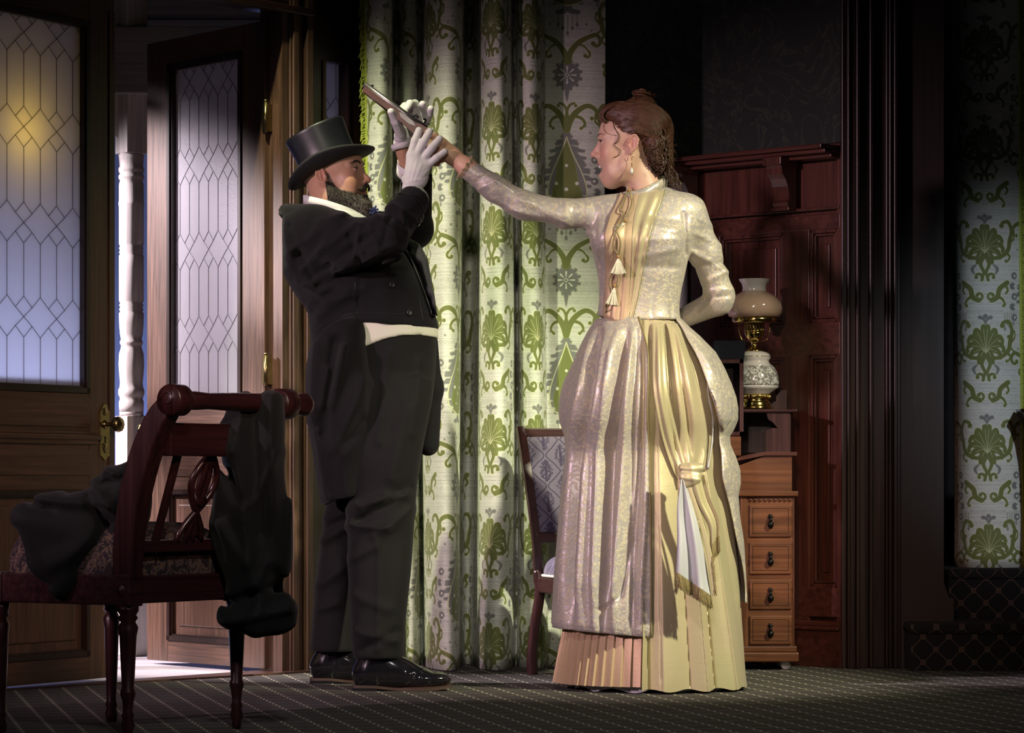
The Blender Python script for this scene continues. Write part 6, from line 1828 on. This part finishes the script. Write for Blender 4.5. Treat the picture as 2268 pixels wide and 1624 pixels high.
# top knot coils
tk = MB(); kc = Vector(PL(1423, 226, 0))
for i in range(60):
    a0 = rh.uniform(0, 6.28); r = rh.uniform(.010, .036); z = rh.uniform(-.012, .034); 
    pts = [kc+Vector((r*math.cos(a0+q*.5)*(1-.04*q), r*math.sin(a0+q*.5)*.9, z*(1-r*12)+.004*math.sin(q+a0)+.006)) for q in range(7)]
    locks(tk, [[tuple(LM @ p) for p in pts]], .0045, .0022, 6, .7)
tk.build('top_knot', M_LOCK, hair, True, fix=False)
# loose curls at the back of the head and down the neck
cl = MB()
def curl_at(px, py, y, r, turns, drop, th, lean=0):
    c = Vector(PL(px, py, y)); b_ = bvh_h.ray_cast(Vector((c.x, .25, c.z)), Vector((0, -1, 0)))
    if b_[0] is not None and y > -.02: c = b_[0]+Vector((0, .004-r*.3, 0))
    a0 = rh.uniform(0, 6.28); ecc = rh.random(); pts = []
    n = int(turns*7)
    for q in range(n+1):
        a = a0+q/7*2*PI; f = q/n; rr = r*(1-.35*f)
        pts.append(c+Vector((rr*math.cos(a)-lean*f, .35*rr*math.sin(a*.7+1), rr*math.sin(a)*(.55+.9*ecc)-drop*f)))
    locks(cl, [[tuple(LM @ p) for p in pts]], th, th*.45, 6, .45)
for i in range(130):
    t = rh.random()**.8; px = 1452+rh.uniform(-24, 30)*(.5+.5*t)+8*t; py = 288+98*t; y = .075*math.cos(t*1.2)*rh.uniform(.2, 1.05)
    curl_at(px, py, y, rh.uniform(.006, .014), rh.uniform(.7, 1.4), rh.uniform(.004, .022), rh.uniform(.0034, .0062))
for i in range(34):
    t = rh.random(); px = 1478+24*t+rh.uniform(-10, 8); py = 372+36*t; y = rh.uniform(-.03, .05)
    curl_at(px, py, y, rh.uniform(.005, .009), rh.uniform(1, 2.2), rh.uniform(.02, .04), rh.uniform(.0012, .0024), .008)
cl.build('curls', M_CURL, hair, True, fix=False)
ws = MB()
for k in range(26):    # fly-away wisps
    t = rh.uniform(-.2, 1); a = PL(1480+12*math.sin(t*3), 280+110*max(0, t), rh.uniform(-.04, .06)); p = Vector(a)
    d = Vector((-1, rh.uniform(-.4, .4), rh.uniform(-.8, .8))).normalized(); L_ = rh.uniform(.006, .016)
    P = [p, p+d*L_*.5+Vector((0, 0, .004)), p+d*L_+Vector((0, 0, rh.uniform(-.01, .006)))]
    ws.tube([LM @ q for q in P], [.0005, .0004, .0002], 3, False)
ws.build('flyaway_hair', M_LOCK, hair, True, fix=False)['kind'] = 'stuff'
def wisp(pts, y, th=.0011):
    P = []; ws = MB()
    for (a, c) in pts:
        l_ = Vector(PL(a, c, y)); 
        b_ = bvl2.ray_cast(Vector((l_.x, .2, l_.z)), Vector((0, -1, 0)))
        P.append(LM @ (b_[0]+Vector((0, .0035, 0))) if b_[0] is not None else LM @ l_)
    C_ = catmull([tuple(p) for p in P], 5); ws.tube([tuple(c) for c in C_], [th]*len(C_), 5, False); ws.build('hair_wisp', M_LOCK, hair, True, fix=False)
wisp([(1358, 268), (1362, 290), (1372, 304), (1370, 318), (1361, 326), (1366, 332), (1374, 338), (1372, 348), (1360, 354)], .06)
wisp([(1356, 268), (1364, 292), (1370, 306), (1367, 318), (1360, 324)], .06, .0008)
wisp([(1342, 272), (1338, 284), (1343, 298), (1356, 304), (1366, 306)], .04, .0007)
wisp([(1400, 300), (1408, 303), (1418, 308), (1430, 316), (1440, 318)], .08, .0012)

# earring
er = MB(); ex, ey = 1404, 349
q = W(ex, ey, 0); yy = q.y-.088
er.tube(catmull([tuple(W(1396, 342, -.088)), tuple(W(1398, 347, -.090)), tuple(W(1402, 347, -.090)), tuple(W(1402, 341, -.088))], 4), .0012, 5)
er.tube([W(1399, 347, -.090), W(1399.5, 372, -.089)], .0009, 5)
eo = er.build('earring', M_GOLD, lady, True)
m = MB(); m.lathe([(.0005, .013), (.004, .007), (.0055, 0), (.004, -.005), (.0005, -.007)], tuple(W(1399, 380, -.089)), 10); m.build('pearl_drop', M_PEARL, eo, True)

# bodice ----------------------------------------------------------------
def wrow(py, Lp, Rp, ry, yc=0.0):
    a, c = W(Lp, py, yc), W(Rp, py, yc); return (a.z, (a.x+c.x)/2, yc, (c.x-a.x)/2, ry)
btor = loft([wrow(412, 1400, 1476, .042, .015), wrow(424, 1385, 1500, .056, .015), wrow(436, 1352, 1528, .074, .012), wrow(450, 1330, 1548, .086, .01), wrow(490, 1316, 1556, .104, 0), wrow(520, 1310, 1545, .114, -.008), wrow(545, 1310, 1533, .116, -.010), wrow(575, 1316, 1524, .110, -.006), wrow(610, 1324, 1517, .100, 0), wrow(650, 1327, 1508, .094, .003), wrow(690, 1324, 1505, .095, .005), wrow(725, 1316, 1512, .102, .005)], 2.2, .012)
bx_ = np.array([W(x, 0, -.09).x for x in (1310, 1325, 1370, 1400, 1440, 1500, 1515)]); bz_ = np.array([W(0, y, -.09).z for y in (690, 694, 716, 712, 708, 706, 706)])
wops = [('+', btor, 0), ('+', ell(PV(1352, 530, -.075), (.056, .055, .052)), .04), ('+', ell(PV(1452, 532, -.075), (.062, .055, .052)), .04), ('&', lambda P: np.interp(P[:, 0], bx_, bz_)-P[:, 2], .003),
        ('+', cap(PV(1342, 470, -.0), PV(1250, 474, -.012), .050, .042), .035), ('+', cap(PV(1250, 474, -.012), PV(*eR), .042, .041), .02), ('+', cap(PV(*eR), PV(1095, 417, -.027), .041, .037), .02), ('+', cap(PV(1095, 417, -.027), PV(1036, 374, -.034), .038, .0310), .02),
        ('+', cap(PV(1522, 468, .005), PV(1562, 560, .04), .052, .047), .03), ('+', cap(PV(1562, 560, .04), PV(1595, 655, .075), .046, .042), .02), ('+', cap(PV(1595, 655, .075), PV(1590, 668, .085), .043, .041), .015), ('+', cap(PV(1592, 668, .085), PV(1515, 704, .175), .041, .031), .015)]
wfold = [Fd((1300, 455), (1300, 520), .006, .002, -.06), Fd((1285, 450), (1284, 515), .005, .002, -.06), Fd((1270, 450), (1268, 505), .005, -.002, -.06), Fd((1255, 445), (1250, 500), .006, .002, -.06), Fd((1318, 450), (1320, 530), .006, -.002, -.07),
         Fd((1310, 520), (1200, 470), .007, .005, -.06), Fd((1300, 505), (1190, 490), .006, -.004, -.06), Fd((1260, 485), (1150, 440), .009, .004, -.06), Fd((1200, 480), (1120, 465), .008, .005, -.06), Fd((1150, 470), (1090, 440), .007, .004, -.06), Fd((1100, 400), (1060, 420), .006, .004, -.06), Fd((1080, 385), (1050, 405), .005, -.003, -.06), Fd((1130, 420), (1070, 385), .007, .004, -.06),
         Fd((1535, 560), (1610, 600), .008, .005, .0), Fd((1545, 590), (1612, 580), .007, -.004, .0), Fd((1560, 625), (1615, 600), .007, .005, .02), Fd((1560, 645), (1622, 640), .006, .005, .03), Fd((1565, 660), (1615, 655), .005, -.005, .03), Fd((1540, 520), (1600, 540), .008, .004, -.02), Fd((1530, 480), (1590, 500), .008, .003, -.03), Fd((1560, 690), (1590, 650), .007, .005, .04), Fd((1535, 700), (1570, 660), .006, -.004, .06),
         Fd((1420, 570), (1500, 550), .010, .004, -.12), Fd((1425, 590), (1505, 590), .010, -.004, -.12), Fd((1430, 500), (1500, 510), .010, .004, -.13), Fd((1440, 480), (1505, 485), .009, -.003, -.13), Fd((1440, 530), (1500, 530), .008, .003, -.13), Fd((1480, 580), (1490, 700), .005, -.003, -.1), Fd((1450, 590), (1445, 700), .003, -.003, -.1), Fd((1330, 560), (1342, 700), .006, -.003, -.1), Fd((1515, 470), (1520, 560), .006, -.007, -.09)]
wops.append(('d', ridges(wfold, 1), 1))
bod, Vw, Qw = implicit('bodice', wops, W(1010, 740, -.22), W(1650, 345, .24), .0042, M_BROC, lady, sm=2)
bvW = bvh_of(Vw, Qw)
# stand collar
m = MB()
cpts = [(1386, 428, -.045), (1398, 440, -.062), (1425, 432, -.066), (1458, 415, -.045), (1476, 405, .0), (1466, 406, .045), (1430, 418, .062), (1398, 430, .045), (1386, 428, -.02)]
CC = catmull([tuple(W(*p)) for p in cpts], 6, False); V_, n_ = [], len(CC)
for p in CC: V_ += [tuple(p+np.array((0, 0, -.012))), tuple(p+np.array((.004, 0, .022)))]
m.add(V_, [(i*2, i*2+2, i*2+3, i*2+1) for i in range(n_-1)], True); co = m.build('collar', M_BROC, bod, True, solid=.003, soff=0)
m = MB(); m.tube([tuple(p+np.array((.004, 0, .022))) for p in CC], .0015, 5); m.build('piping', M_CORD, co, True)
# satin plastron with pleats and the wide satin revers
m = MB()
Lp_ = pl([(418, 1378), (440, 1372), (480, 1352), (520, 1340), (560, 1343), (610, 1345), (660, 1342), (700, 1337)]); Rp_ = pl([(418, 1425), (440, 1420), (480, 1412), (520, 1408), (560, 1406), (610, 1402), (660, 1399), (712, 1395)])
def pleat(u, v):
    k = u*3.0; f = k-math.floor(k); return .0045*(1-f)+.002*math.sin(PI*f)
loop_patch(m, bvW, Lp_, Rp_, 432, 712, 24, 60, .0030, pleat); m.build('satin_front', M_SATINT, bod, True, solid=.002, soff=-1)
m = MB()
Lr_ = pl([(410, 1418), (440, 1412), (480, 1404), (520, 1400), (560, 1400), (610, 1398), (660, 1395), (706, 1391)]); Rr_ = pl([(410, 1478), (440, 1467), (480, 1452), (520, 1440), (560, 1431), (610, 1421), (660, 1412), (706, 1402)])
loop_patch(m, bvW, Lr_, Rr_, 424, 706, 22, 60, .006, lambda u, v: .006*(1-v)*math.sin(PI*u)**2*(1+math.sin(u*9+v*5))*.6+.0015*math.sin(u*13+v*3))
m.build('satin_revers', M_SATIN, bod, True, solid=.0025, soff=-1)
m = MB()
for f_ in (Lp_, Rr_): m.tube([hit(bvW, f_(py), py, .0055)[0] for py in np.linspace(426, 706, 50)], .0016, 5)
m.build('edge_piping', M_CORD, bod, True)
# cord and tassels
def bp(px, py, off=.016): return hit(bvW, px, py, off, -.11)[0]
cords = MB()
cords.tube(catmull([tuple(bp(*p)) for p in ((1393, 432), (1375, 470), (1382, 480), (1364, 510), (1372, 535), (1370, 560))], 6), .0022, 6)
cords.tube(catmull([tuple(bp(*p)) for p in ((1395, 432), (1400, 460), (1384, 490), (1362, 520), (1358, 545), (1370, 560))], 6), .0022, 6)
cords.tube(catmull([tuple(bp(*p)) for p in ((1372, 560), (1362, 590), (1372, 612), (1368, 634))], 6), .0022, 6)
cords.tube(catmull([tuple(bp(*p)) for p in ((1366, 590), (1356, 620), (1358, 650), (1350, 676), (1341, 708))], 6), .0022, 6)
cords.tube(catmull([tuple(bp(*p)) for p in ((1366, 650), (1358, 672), (1350, 690), (1343, 708))], 6), .0022, 6)
cords.build('cord', M_CORD, bod, True)
def tassel(px, py, ln, sp, ang=0, n=5, off=.018):
    top = bp(px, py, off); m = MB(); m.lathe([(.0005, .005), (.0045, .003), (.0055, 0), (.0045, -.004), (.003, -.006)], tuple(top), 14); rt = random.Random(px)
    T = m.build('tassel', plain('tan_bead', (.30, .17, .06), .4) if 'tan_bead' not in bpy.data.materials else bpy.data.materials['tan_bead'], bod, True)
    m = MB(); mpp = (D0-.1)/F
    for k in range(n):
        a = ang+(k/(n-1)-.5)*sp if n > 1 else ang; dy = -.008+.012*((k*37) % 5)/5
        d = Vector((math.sin(a), dy*6, -math.cos(a))).normalized(); L_ = ln*mpp
        q0 = top+Vector((0, 0, -.005)); 
        for j in range(16):
            b_ = rt.uniform(0, 6.28); r = .0058*math.sqrt(rt.random())
            side = Vector((math.cos(b_)*r, math.sin(b_)*r*.8, 0))
            m.tube([q0+side*.2, q0+d*L_*.3+side*.55, q0+d*L_+side*1.15], [.0010, .0012, .0011], 4, False)
        m.lathe([(.003, -.003), (.0035, 0), (.003, .003)], tuple(q0+d*L_*.28), 8)
    m.build('strands', M_TASSEL, T, True, fix=False)
tassel(1395, 432, 34, .50); tassel(1384, 498, 26, .35, -1.0); tassel(1369, 562, 36, .75); tassel(1366, 632, 40, .55, -.15); tassel(1341, 708, 42, .42)
# sleeve frill and cuff
m = MB(); wa, wb = PV(1095, 417, -.027), PV(1036, 374, -.034); wdd = (wb-wa)/np.linalg.norm(wb-wa)
FM = Matrix.Translation(wb) @ Vector(wdd).to_track_quat('Z', 'Y').to_matrix().to_4x4()
def frill(u, v):
    a = 2*PI*v; r = .0300+.006*u+.0030*u*math.sin(14*a); return FM @ Vector((r*math.cos(a), r*math.sin(a), -.004+.016*u+.002*math.sin(9*a)))
m.grid(frill, 6, 120); m.build('sleeve_frill', M_SATINT, bod, True, solid=.0012)

# skirt -----------------------------------------------------------------
SK = [(705, 1326, 1500), (722, 1316, 1520), (745, 1304, 1545), (780, 1286, 1578), (815, 1270, 1598), (850, 1254, 1612), (890, 1246, 1618), (930, 1246, 1618), (965, 1256, 1612), (1000, 1262, 1612), (1050, 1256, 1618), (1100, 1250, 1626), (1180, 1244, 1634), (1260, 1238, 1642), (1340, 1232, 1648), (1400, 1228, 1652), (1460, 1222, 1656), (1518, 1217, 1660)]
S_ = np.array(SK, float); S_ = catmull(S_, 5); S_ = S_[np.argsort(S_[:, 0])]
def sk(z, off=0.0):
    py = HOR-(z-H)*F/D0
    Lx = np.interp(py, S_[:, 0], S_[:, 1]); Rx = np.interp(py, S_[:, 0], S_[:, 2])
    cx = ((Lx+Rx)/2-1134)*D0/F; rx = (Rx-Lx)/2*D0/F; k = np.interp(py, [705, 800, 1000, 1518], [1.0, .95, .86, .88])
    return cx, rx+off, rx*k+off, py
YC = .03
def skp(a, z, off=0.0):
    cx, rx, ry, py = sk(z, off); return Vector((cx+rx*math.cos(a), YC+ry*math.sin(a), z))
def zpy(py): return H+(HOR-py)*D0/F
def wl_(vals):   # gaussian valleys following polylines in the photo
    F_ = [(pl([(p[1], p[0]) for p in pts]), w, h) for pts, w, h in vals]
    def f(px, py):
        e = 0
        for g, w, h in F_: e += h*math.exp(-((px-g(py))/w)**2)
        return e
    return f
apf = wl_([([(1330, 715), (1306, 900), (1282, 1050), (1270, 1250), (1262, 1395)], 9, -.020), ([(1322, 715), (1280, 900), (1268, 1050), (1250, 1250), (1240, 1395)], 14, .012),
           ([(1352, 735), (1322, 900), (1300, 1050), (1290, 1250), (1285, 1395)], 17, .016),
           ([(1392, 722), (1378, 820), (1365, 900), (1350, 1000), (1345, 1120), (1340, 1290), (1335, 1330)], 11, -.026), ([(1398, 722), (1388, 900), (1384, 1000), (1370, 1180), (1360, 1300)], 9, .014), ([(1372, 722), (1350, 850), (1332, 1000), (1325, 1150), (1320, 1280)], 9, .016),
           ([(1412, 730), (1402, 900), (1398, 1050), (1396, 1200), (1372, 1320), (1330, 1345)], 8, -.014), ([(1424, 730), (1424, 900), (1418, 1000), (1410, 1120), (1400, 1260)], 6, -.016), ([(1432, 730), (1432, 900), (1430, 1130), (1420, 1290)], 6, .008)])
def taper(py, a=720, b_=1395): return min(1, max(0, (py-a)/60))*(1-.75*max(0, min(1, (py-1290)/110)))
def apron(u, v):
    py = 706+(1398-706)*v; 
    a = -PI*.508-u*PI*.86; 
    hem = 14*math.sin(u*PI)*v**6*-1; z = zpy(py+hem+6*v**8)
    p = skp(a, z, .010); px = 1134+p.x*F/(D0+p.y)
    d = 1.5*apf(px, py)*taper(py) if p.y < .12 else .008*math.sin(a*26)*taper(py)
    d += .0010*math.sin(px*.13+py*.013)
    if v > .985: d -= .004
    n = Vector((math.cos(a), math.sin(a)*1.1, 0)).normalized(); return p+n*d
m = MB(); m.grid(apron, 150, 130); ap = m.build('overskirt', M_BROC, lady, True, solid=.002, soff=-1)
m = MB(); m.tube([apron(0, v)+Vector((0, -.001, 0)) for v in np.linspace(0, 1, 60)], .0028, 5); m.build('edge_piping', M_CORD, ap, True)
# pleated flounce under the apron
def flounce(u, v):
    a = -PI*.47-u*PI*1.0; k = u*30; f = k-math.floor(k); z = zpy(1385)+(zpy(1512)-zpy(1385))*v
    saw = .011*(1-f) if f > .12 else .011*(f/.12)
    p = skp(a, z, -.026+.012*v); n = Vector((math.cos(a), math.sin(a), 0)); return p+n*(saw*(.5+.5*v)-.004)
m = MB(); m.grid(flounce, 480, 10, smooth=False); m.build('pleated_flounce', M_SATINT, lady, True)
# satin panel with deep pleats
ed_h = [1420, 1434, 1463, 1530, 1563, 1585, 1623, 1661]; ed_w = [1425, 1440, 1449, 1470, 1480, 1489, 1497, 1506]
def satin(u, v):
    a = -PI*.535+u*PI*.75; py = 712+(1519-712)*v; z = zpy(py); p = skp(a, z, 0); px = 1134+p.x*F/(D0+p.y)
    t = min(1, max(0, v))**.8; E = [w+(h-w)*t for h, w in zip(ed_h, ed_w)]
    s_ = 0
    for i in range(len(E)-1):
        if E[i] <= px < E[i+1]:
            f = (px-E[i])/(E[i+1]-E[i]); amp = (.008+.030*t)*(1 if i % 2 == 0 else .75)
            s_ = amp*(f**1.0) if i in (1, 3, 5) else amp*(1-f)*1.0
            s_ -= amp*.35*math.exp(-(f/.06)**2)
    if p.y > .1: s_ = .012*math.sin(a*24)*t
    n = Vector((math.cos(a)*.3, math.sin(a), 0)).normalized() if p.y < .05 else Vector((math.cos(a), math.sin(a), 0))
    zz = z+.004*math.sin(u*40)*(v > .99)
    return Vector((p.x, p.y, zz))+n*(s_-.008)
m = MB(); m.grid(satin, 260, 90); sat = m.build('satin_skirt', M_SATIN, lady, True)
Vs = np.array(m.v); bvS = BVHTree.FromPolygons(m.v, m.f)
# bustle of brocade on the right
bl = pl([(700, 1492), (740, 1512), (800, 1540), (850, 1560), (900, 1578), (950, 1588), (1000, 1592), (1060, 1597), (1120, 1612), (1180, 1626), (1240, 1640), (1300, 1650), (1345, 1655)])
br2 = pl([(700, 1503), (722, 1525), (745, 1552), (780, 1585), (815, 1605), (850, 1622), (880, 1633), (905, 1637), (930, 1635), (950, 1626), (966, 1616), (985, 1618), (1010, 1630), (1040, 1640), (1070, 1642), (1100, 1637), (1140, 1640), (1200, 1647), (1260, 1653), (1300, 1655), (1345, 1657)])
def bustle(u, v):
    py = 703+(1335-703)*v; z = zpy(py); L_, R_ = bl(py), br2(py)
    cx, rx, ry, _ = sk(z); rX = (R_-1134)*D0/F-cx; lX = (L_-1134)*D0/F-cx
    c0 = max(-.98, min(.98, lX/rX)); a0 = -math.acos(c0)
    a = a0+(PI*.75-a0)*u
    puff = .014*math.sin((py-760)*.034)*(1 if py < 1080 else .4)
    w_ = .006*math.sin(a*9+py*.028)+.004*math.sin(a*17-py*.05)
    edge = math.exp(-(u/.03)**2)
    return Vector((cx+rX*math.cos(a)+w_*math.cos(a)*.3, YC+(ry+.030+puff*.6)*math.sin(a)*(1.0)+w_-.010*(1-edge), z))
m = MB(); m.grid(bustle, 90, 140); bu = m.build('bustle', M_BROC, lady, True, solid=.003, soff=-1)
bvB = BVHTree.FromPolygons(m.v, m.f)
m = MB()   # folded pocket of the bustle
def pocket(u, v):
    pts = [((1567, 858), (1632, 876)), ((1570, 880), (1636, 905)), ((1578, 910), (1634, 930)), ((1590, 935), (1622, 945)), ((1605, 950), (1615, 958))]
    k = v*4; i = min(3, int(k)); f = k-i; a = [pts[i][0][q]*(1-f)+pts[i+1][0][q]*f for q in (0, 1)]; c = [pts[i][1][q]*(1-f)+pts[i+1][1][q]*f for q in (0, 1)]
    px, py = a[0]+(c[0]-14-a[0])*u, a[1]+(c[1]-a[1])*u
    p, n = hit(bvB, px, py, .0, -.1); return Vector((p.x, min(p.y, .02)-.006-.020*math.sin(PI*u)**.8*math.sin(PI*min(1, v*.9+.1)), p.z))
m.grid(pocket, 24, 24); m.build('bustle_fold', M_BROC, bu, True, solid=.002)
m = MB()   # white lining seen along the opening
for off, wd in ((0, .005),):
    P = [(1560, 845), (1562, 880), (1570, 920), (1571, 950), (1566, 990), (1560, 1040)]
    C_ = catmull([tuple(hit(bvS, a, c, .014, -.2)[0]) for a, c in P], 6); m.tube([tuple(c) for c in C_], [.0075+.002*math.sin(i*.9) for i in range(len(C_))], 6, flat=.4)
m.build('lining_edge', M_LINING, bu, True)
# sash: two bands gathered into a knot, with fringed ends
def sheet(L_, R_, nu, nv, off, wave, dflt=-.27, y_flat=None):
    """L_,R_: photo polylines of both edges"""
    A_ = catmull(L_, 8); B_ = catmull(R_, 8); G = []
    def at(C, t):
        k = t*(len(C)-1); i = min(len(C)-2, int(k)); return C[i]+(C[i+1]-C[i])*(k-i)
    for j in range(nv+1):
        t = j/nv; a = at(A_, t); c = at(B_, t)
        row_ = []
        for i in range(nu+1):
            u = i/nu; px, py = a[0]+(c[0]-a[0])*u, a[1]+(c[1]-a[1])*u
            if y_flat is None: p, n = hit(bvS, px, py, 0, dflt); p = W(px, py, (p.y if p.y < .0 else -.18)-off)
            else: p = W(px, py, y_flat(t))
            row_.append(p+Vector((0, -wave(u, t), 0)))
        G.append(row_)
    return G
def addsheet(mb, G):
    nu = len(G[0])-1; nv = len(G)-1; V_ = [p for r in G for p in r]
    mb.add(V_, [(j*(nu+1)+i, j*(nu+1)+i+1, (j+1)*(nu+1)+i+1, (j+1)*(nu+1)+i) for j in range(nv) for i in range(nu)], True, [(i/nu, j/nv) for j in range(nv+1) for i in range(nu+1)])
ss = MB()
yk = lambda t: -.165-.11*t
addsheet(ss, sheet([(1444, 716), (1444, 740), (1446, 860), (1464, 960), (1490, 1040), (1510, 1075)], [(1466, 716), (1471, 740), (1480, 860), (1498, 950), (1518, 1020), (1530, 1062)], 14, 40, .012, lambda u, t: min(1, t*5)*(.014*math.sin(PI*u)*(1-.4*t)+.004*math.sin(u*14+t*3))-.006*max(0, 1-t*8)))
addsheet(ss, sheet([(1474, 716), (1482, 745), (1496, 850), (1506, 940), (1504, 1000), (1508, 1045)], [(1500, 717), (1512, 745), (1540, 830), (1562, 930), (1566, 990), (1552, 1050)], 16, 40, .010, lambda u, t: min(1, t*5)*(.018*math.sin(PI*u)*(1-.4*t)+.006*math.sin(u*11+1+t*2))-.006*max(0, 1-t*8)))
ss.build('sash', M_SATIN, lady, True, solid=.002)
sash = bpy.data.objects['sash']
kn = PV(1528, 1050, -.30)
_, _, _ = implicit('knot', [('+', ell(kn+A3((0, 0, 0)), (.036, .022, .030)), 0), ('+', cap(kn+A3((-.022, 0, .020)), kn+A3((.030, 0, .018)), .012, .014), .012), ('+', cap(kn+A3((-.014, -.004, -.030)), kn+A3((.016, -.004, -.022)), .012, .012), .012),
    ('d', ridges([(kn+A3((-.035, -.03, .008)), kn+A3((.04, -.03, .004)), .005, -.004), (kn+A3((-.03, -.03, -.012)), kn+A3((.03, -.03, -.018)), .005, .004), (kn+A3((0, -.03, .03)), kn+A3((.012, -.03, -.03)), .005, .003)], 1), 1)],
    kn-.07, kn+.07, .0035, M_SATIN, sash, sm=2)
t1 = MB()
G1 = sheet([(1508, 1062), (1500, 1120), (1500, 1190), (1497, 1268)], [(1516, 1062), (1540, 1140), (1560, 1225), (1576, 1322)], 18, 50, .0, lambda u, t: .014*math.sin(u*PI*3.4+.5)*(.3+.7*t)+.004*math.sin(t*9+u*4), y_flat=lambda t: -.312-.012*t)
addsheet(t1, G1); te = t1.build('white_sash_end', M_LINING, sash, True, solid=.0015)
t2 = MB()
G2 = sheet([(1530, 1070), (1546, 1120), (1570, 1170), (1572, 1215)], [(1560, 1050), (1572, 1100), (1592, 1150), (1593, 1188)], 14, 40, .0, lambda u, t: .008*math.sin(u*PI*2), y_flat=lambda t: -.305+.01*t)
addsheet(t2, G2); te2 = t2.build('gold_sash_end', M_SATIN, sash, True, solid=.0015)
G3 = sheet([(1519, 1064), (1543, 1140), (1564, 1225), (1578, 1322)], [(1524, 1064), (1552, 1140), (1576, 1225), (1584, 1300)], 5, 40, .0, lambda u, t: .006, y_flat=lambda t: -.300-.010*t)
t3 = MB(); addsheet(t3, G3); t3.build('bronze_reverse', M_SATIN, sash, True, solid=.0012)
def fringe(row_, name, ln, par, n=260, mat=M_FRINGE):
    r_ = random.Random(len(row_)); m = MB(); P = [Vector(p) for p in row_]
    for k in range(n):
        t = r_.random()*(len(P)-1); i = min(len(P)-2, int(t)); p = P[i].lerp(P[i+1], t-i)+Vector((0, r_.uniform(-.003, .002), .002)); L_ = ln*r_.uniform(.8, 1.1)
        m.tube([p, p+Vector((r_.uniform(-.002, .003), r_.uniform(-.003, .001), -L_*.5)), p+Vector((r_.uniform(-.004, .006), r_.uniform(-.003, .002), -L_))], [.0010, .0011, .0007], 4, False)
    m.build(name, mat, par, True, fix=False)
fringe(G1[-1], 'fringe', .040, te, 420); fringe(G2[-1], 'fringe', .045, te2, 240); fringe([r[-1] for r in G3[28:]], 'fringe', .03, te, 120)
# petticoat and boots
def petti(u, v):
    a = 2*PI*u; z = .09*(1-v)+.006*(1+math.sin(a*11)); cx, rx, ry, _ = sk(.10); return Vector((cx+.012+(rx-.055+.004*math.sin(a*23)*v)*math.cos(a), YC+(ry-.03+.006*math.sin(a*17)*v)*math.sin(a), z))
m = MB(); m.grid(petti, 160, 6); m.build('petticoat', M_LINING, lady, True)
for xx, yy_ in ((1350, -.06), (1450, .0)):
    o_ = PV(xx, 1520, yy_); o_[2] = 0
    implicit('boot', [('+', ell(o_+A3((-.03, 0, .032)), (.085, .034, .030)), 0), ('+', cap(o_+A3((.03, 0, .04)), o_+A3((.03, 0, .12)), .032, .034), .03), ('&', lambda P: .002-P[:, 2], .002)], o_-A3((.13, .05, .005)), o_+A3((.08, .05, .17)), .006, M_SHOE, lady, sm=1)
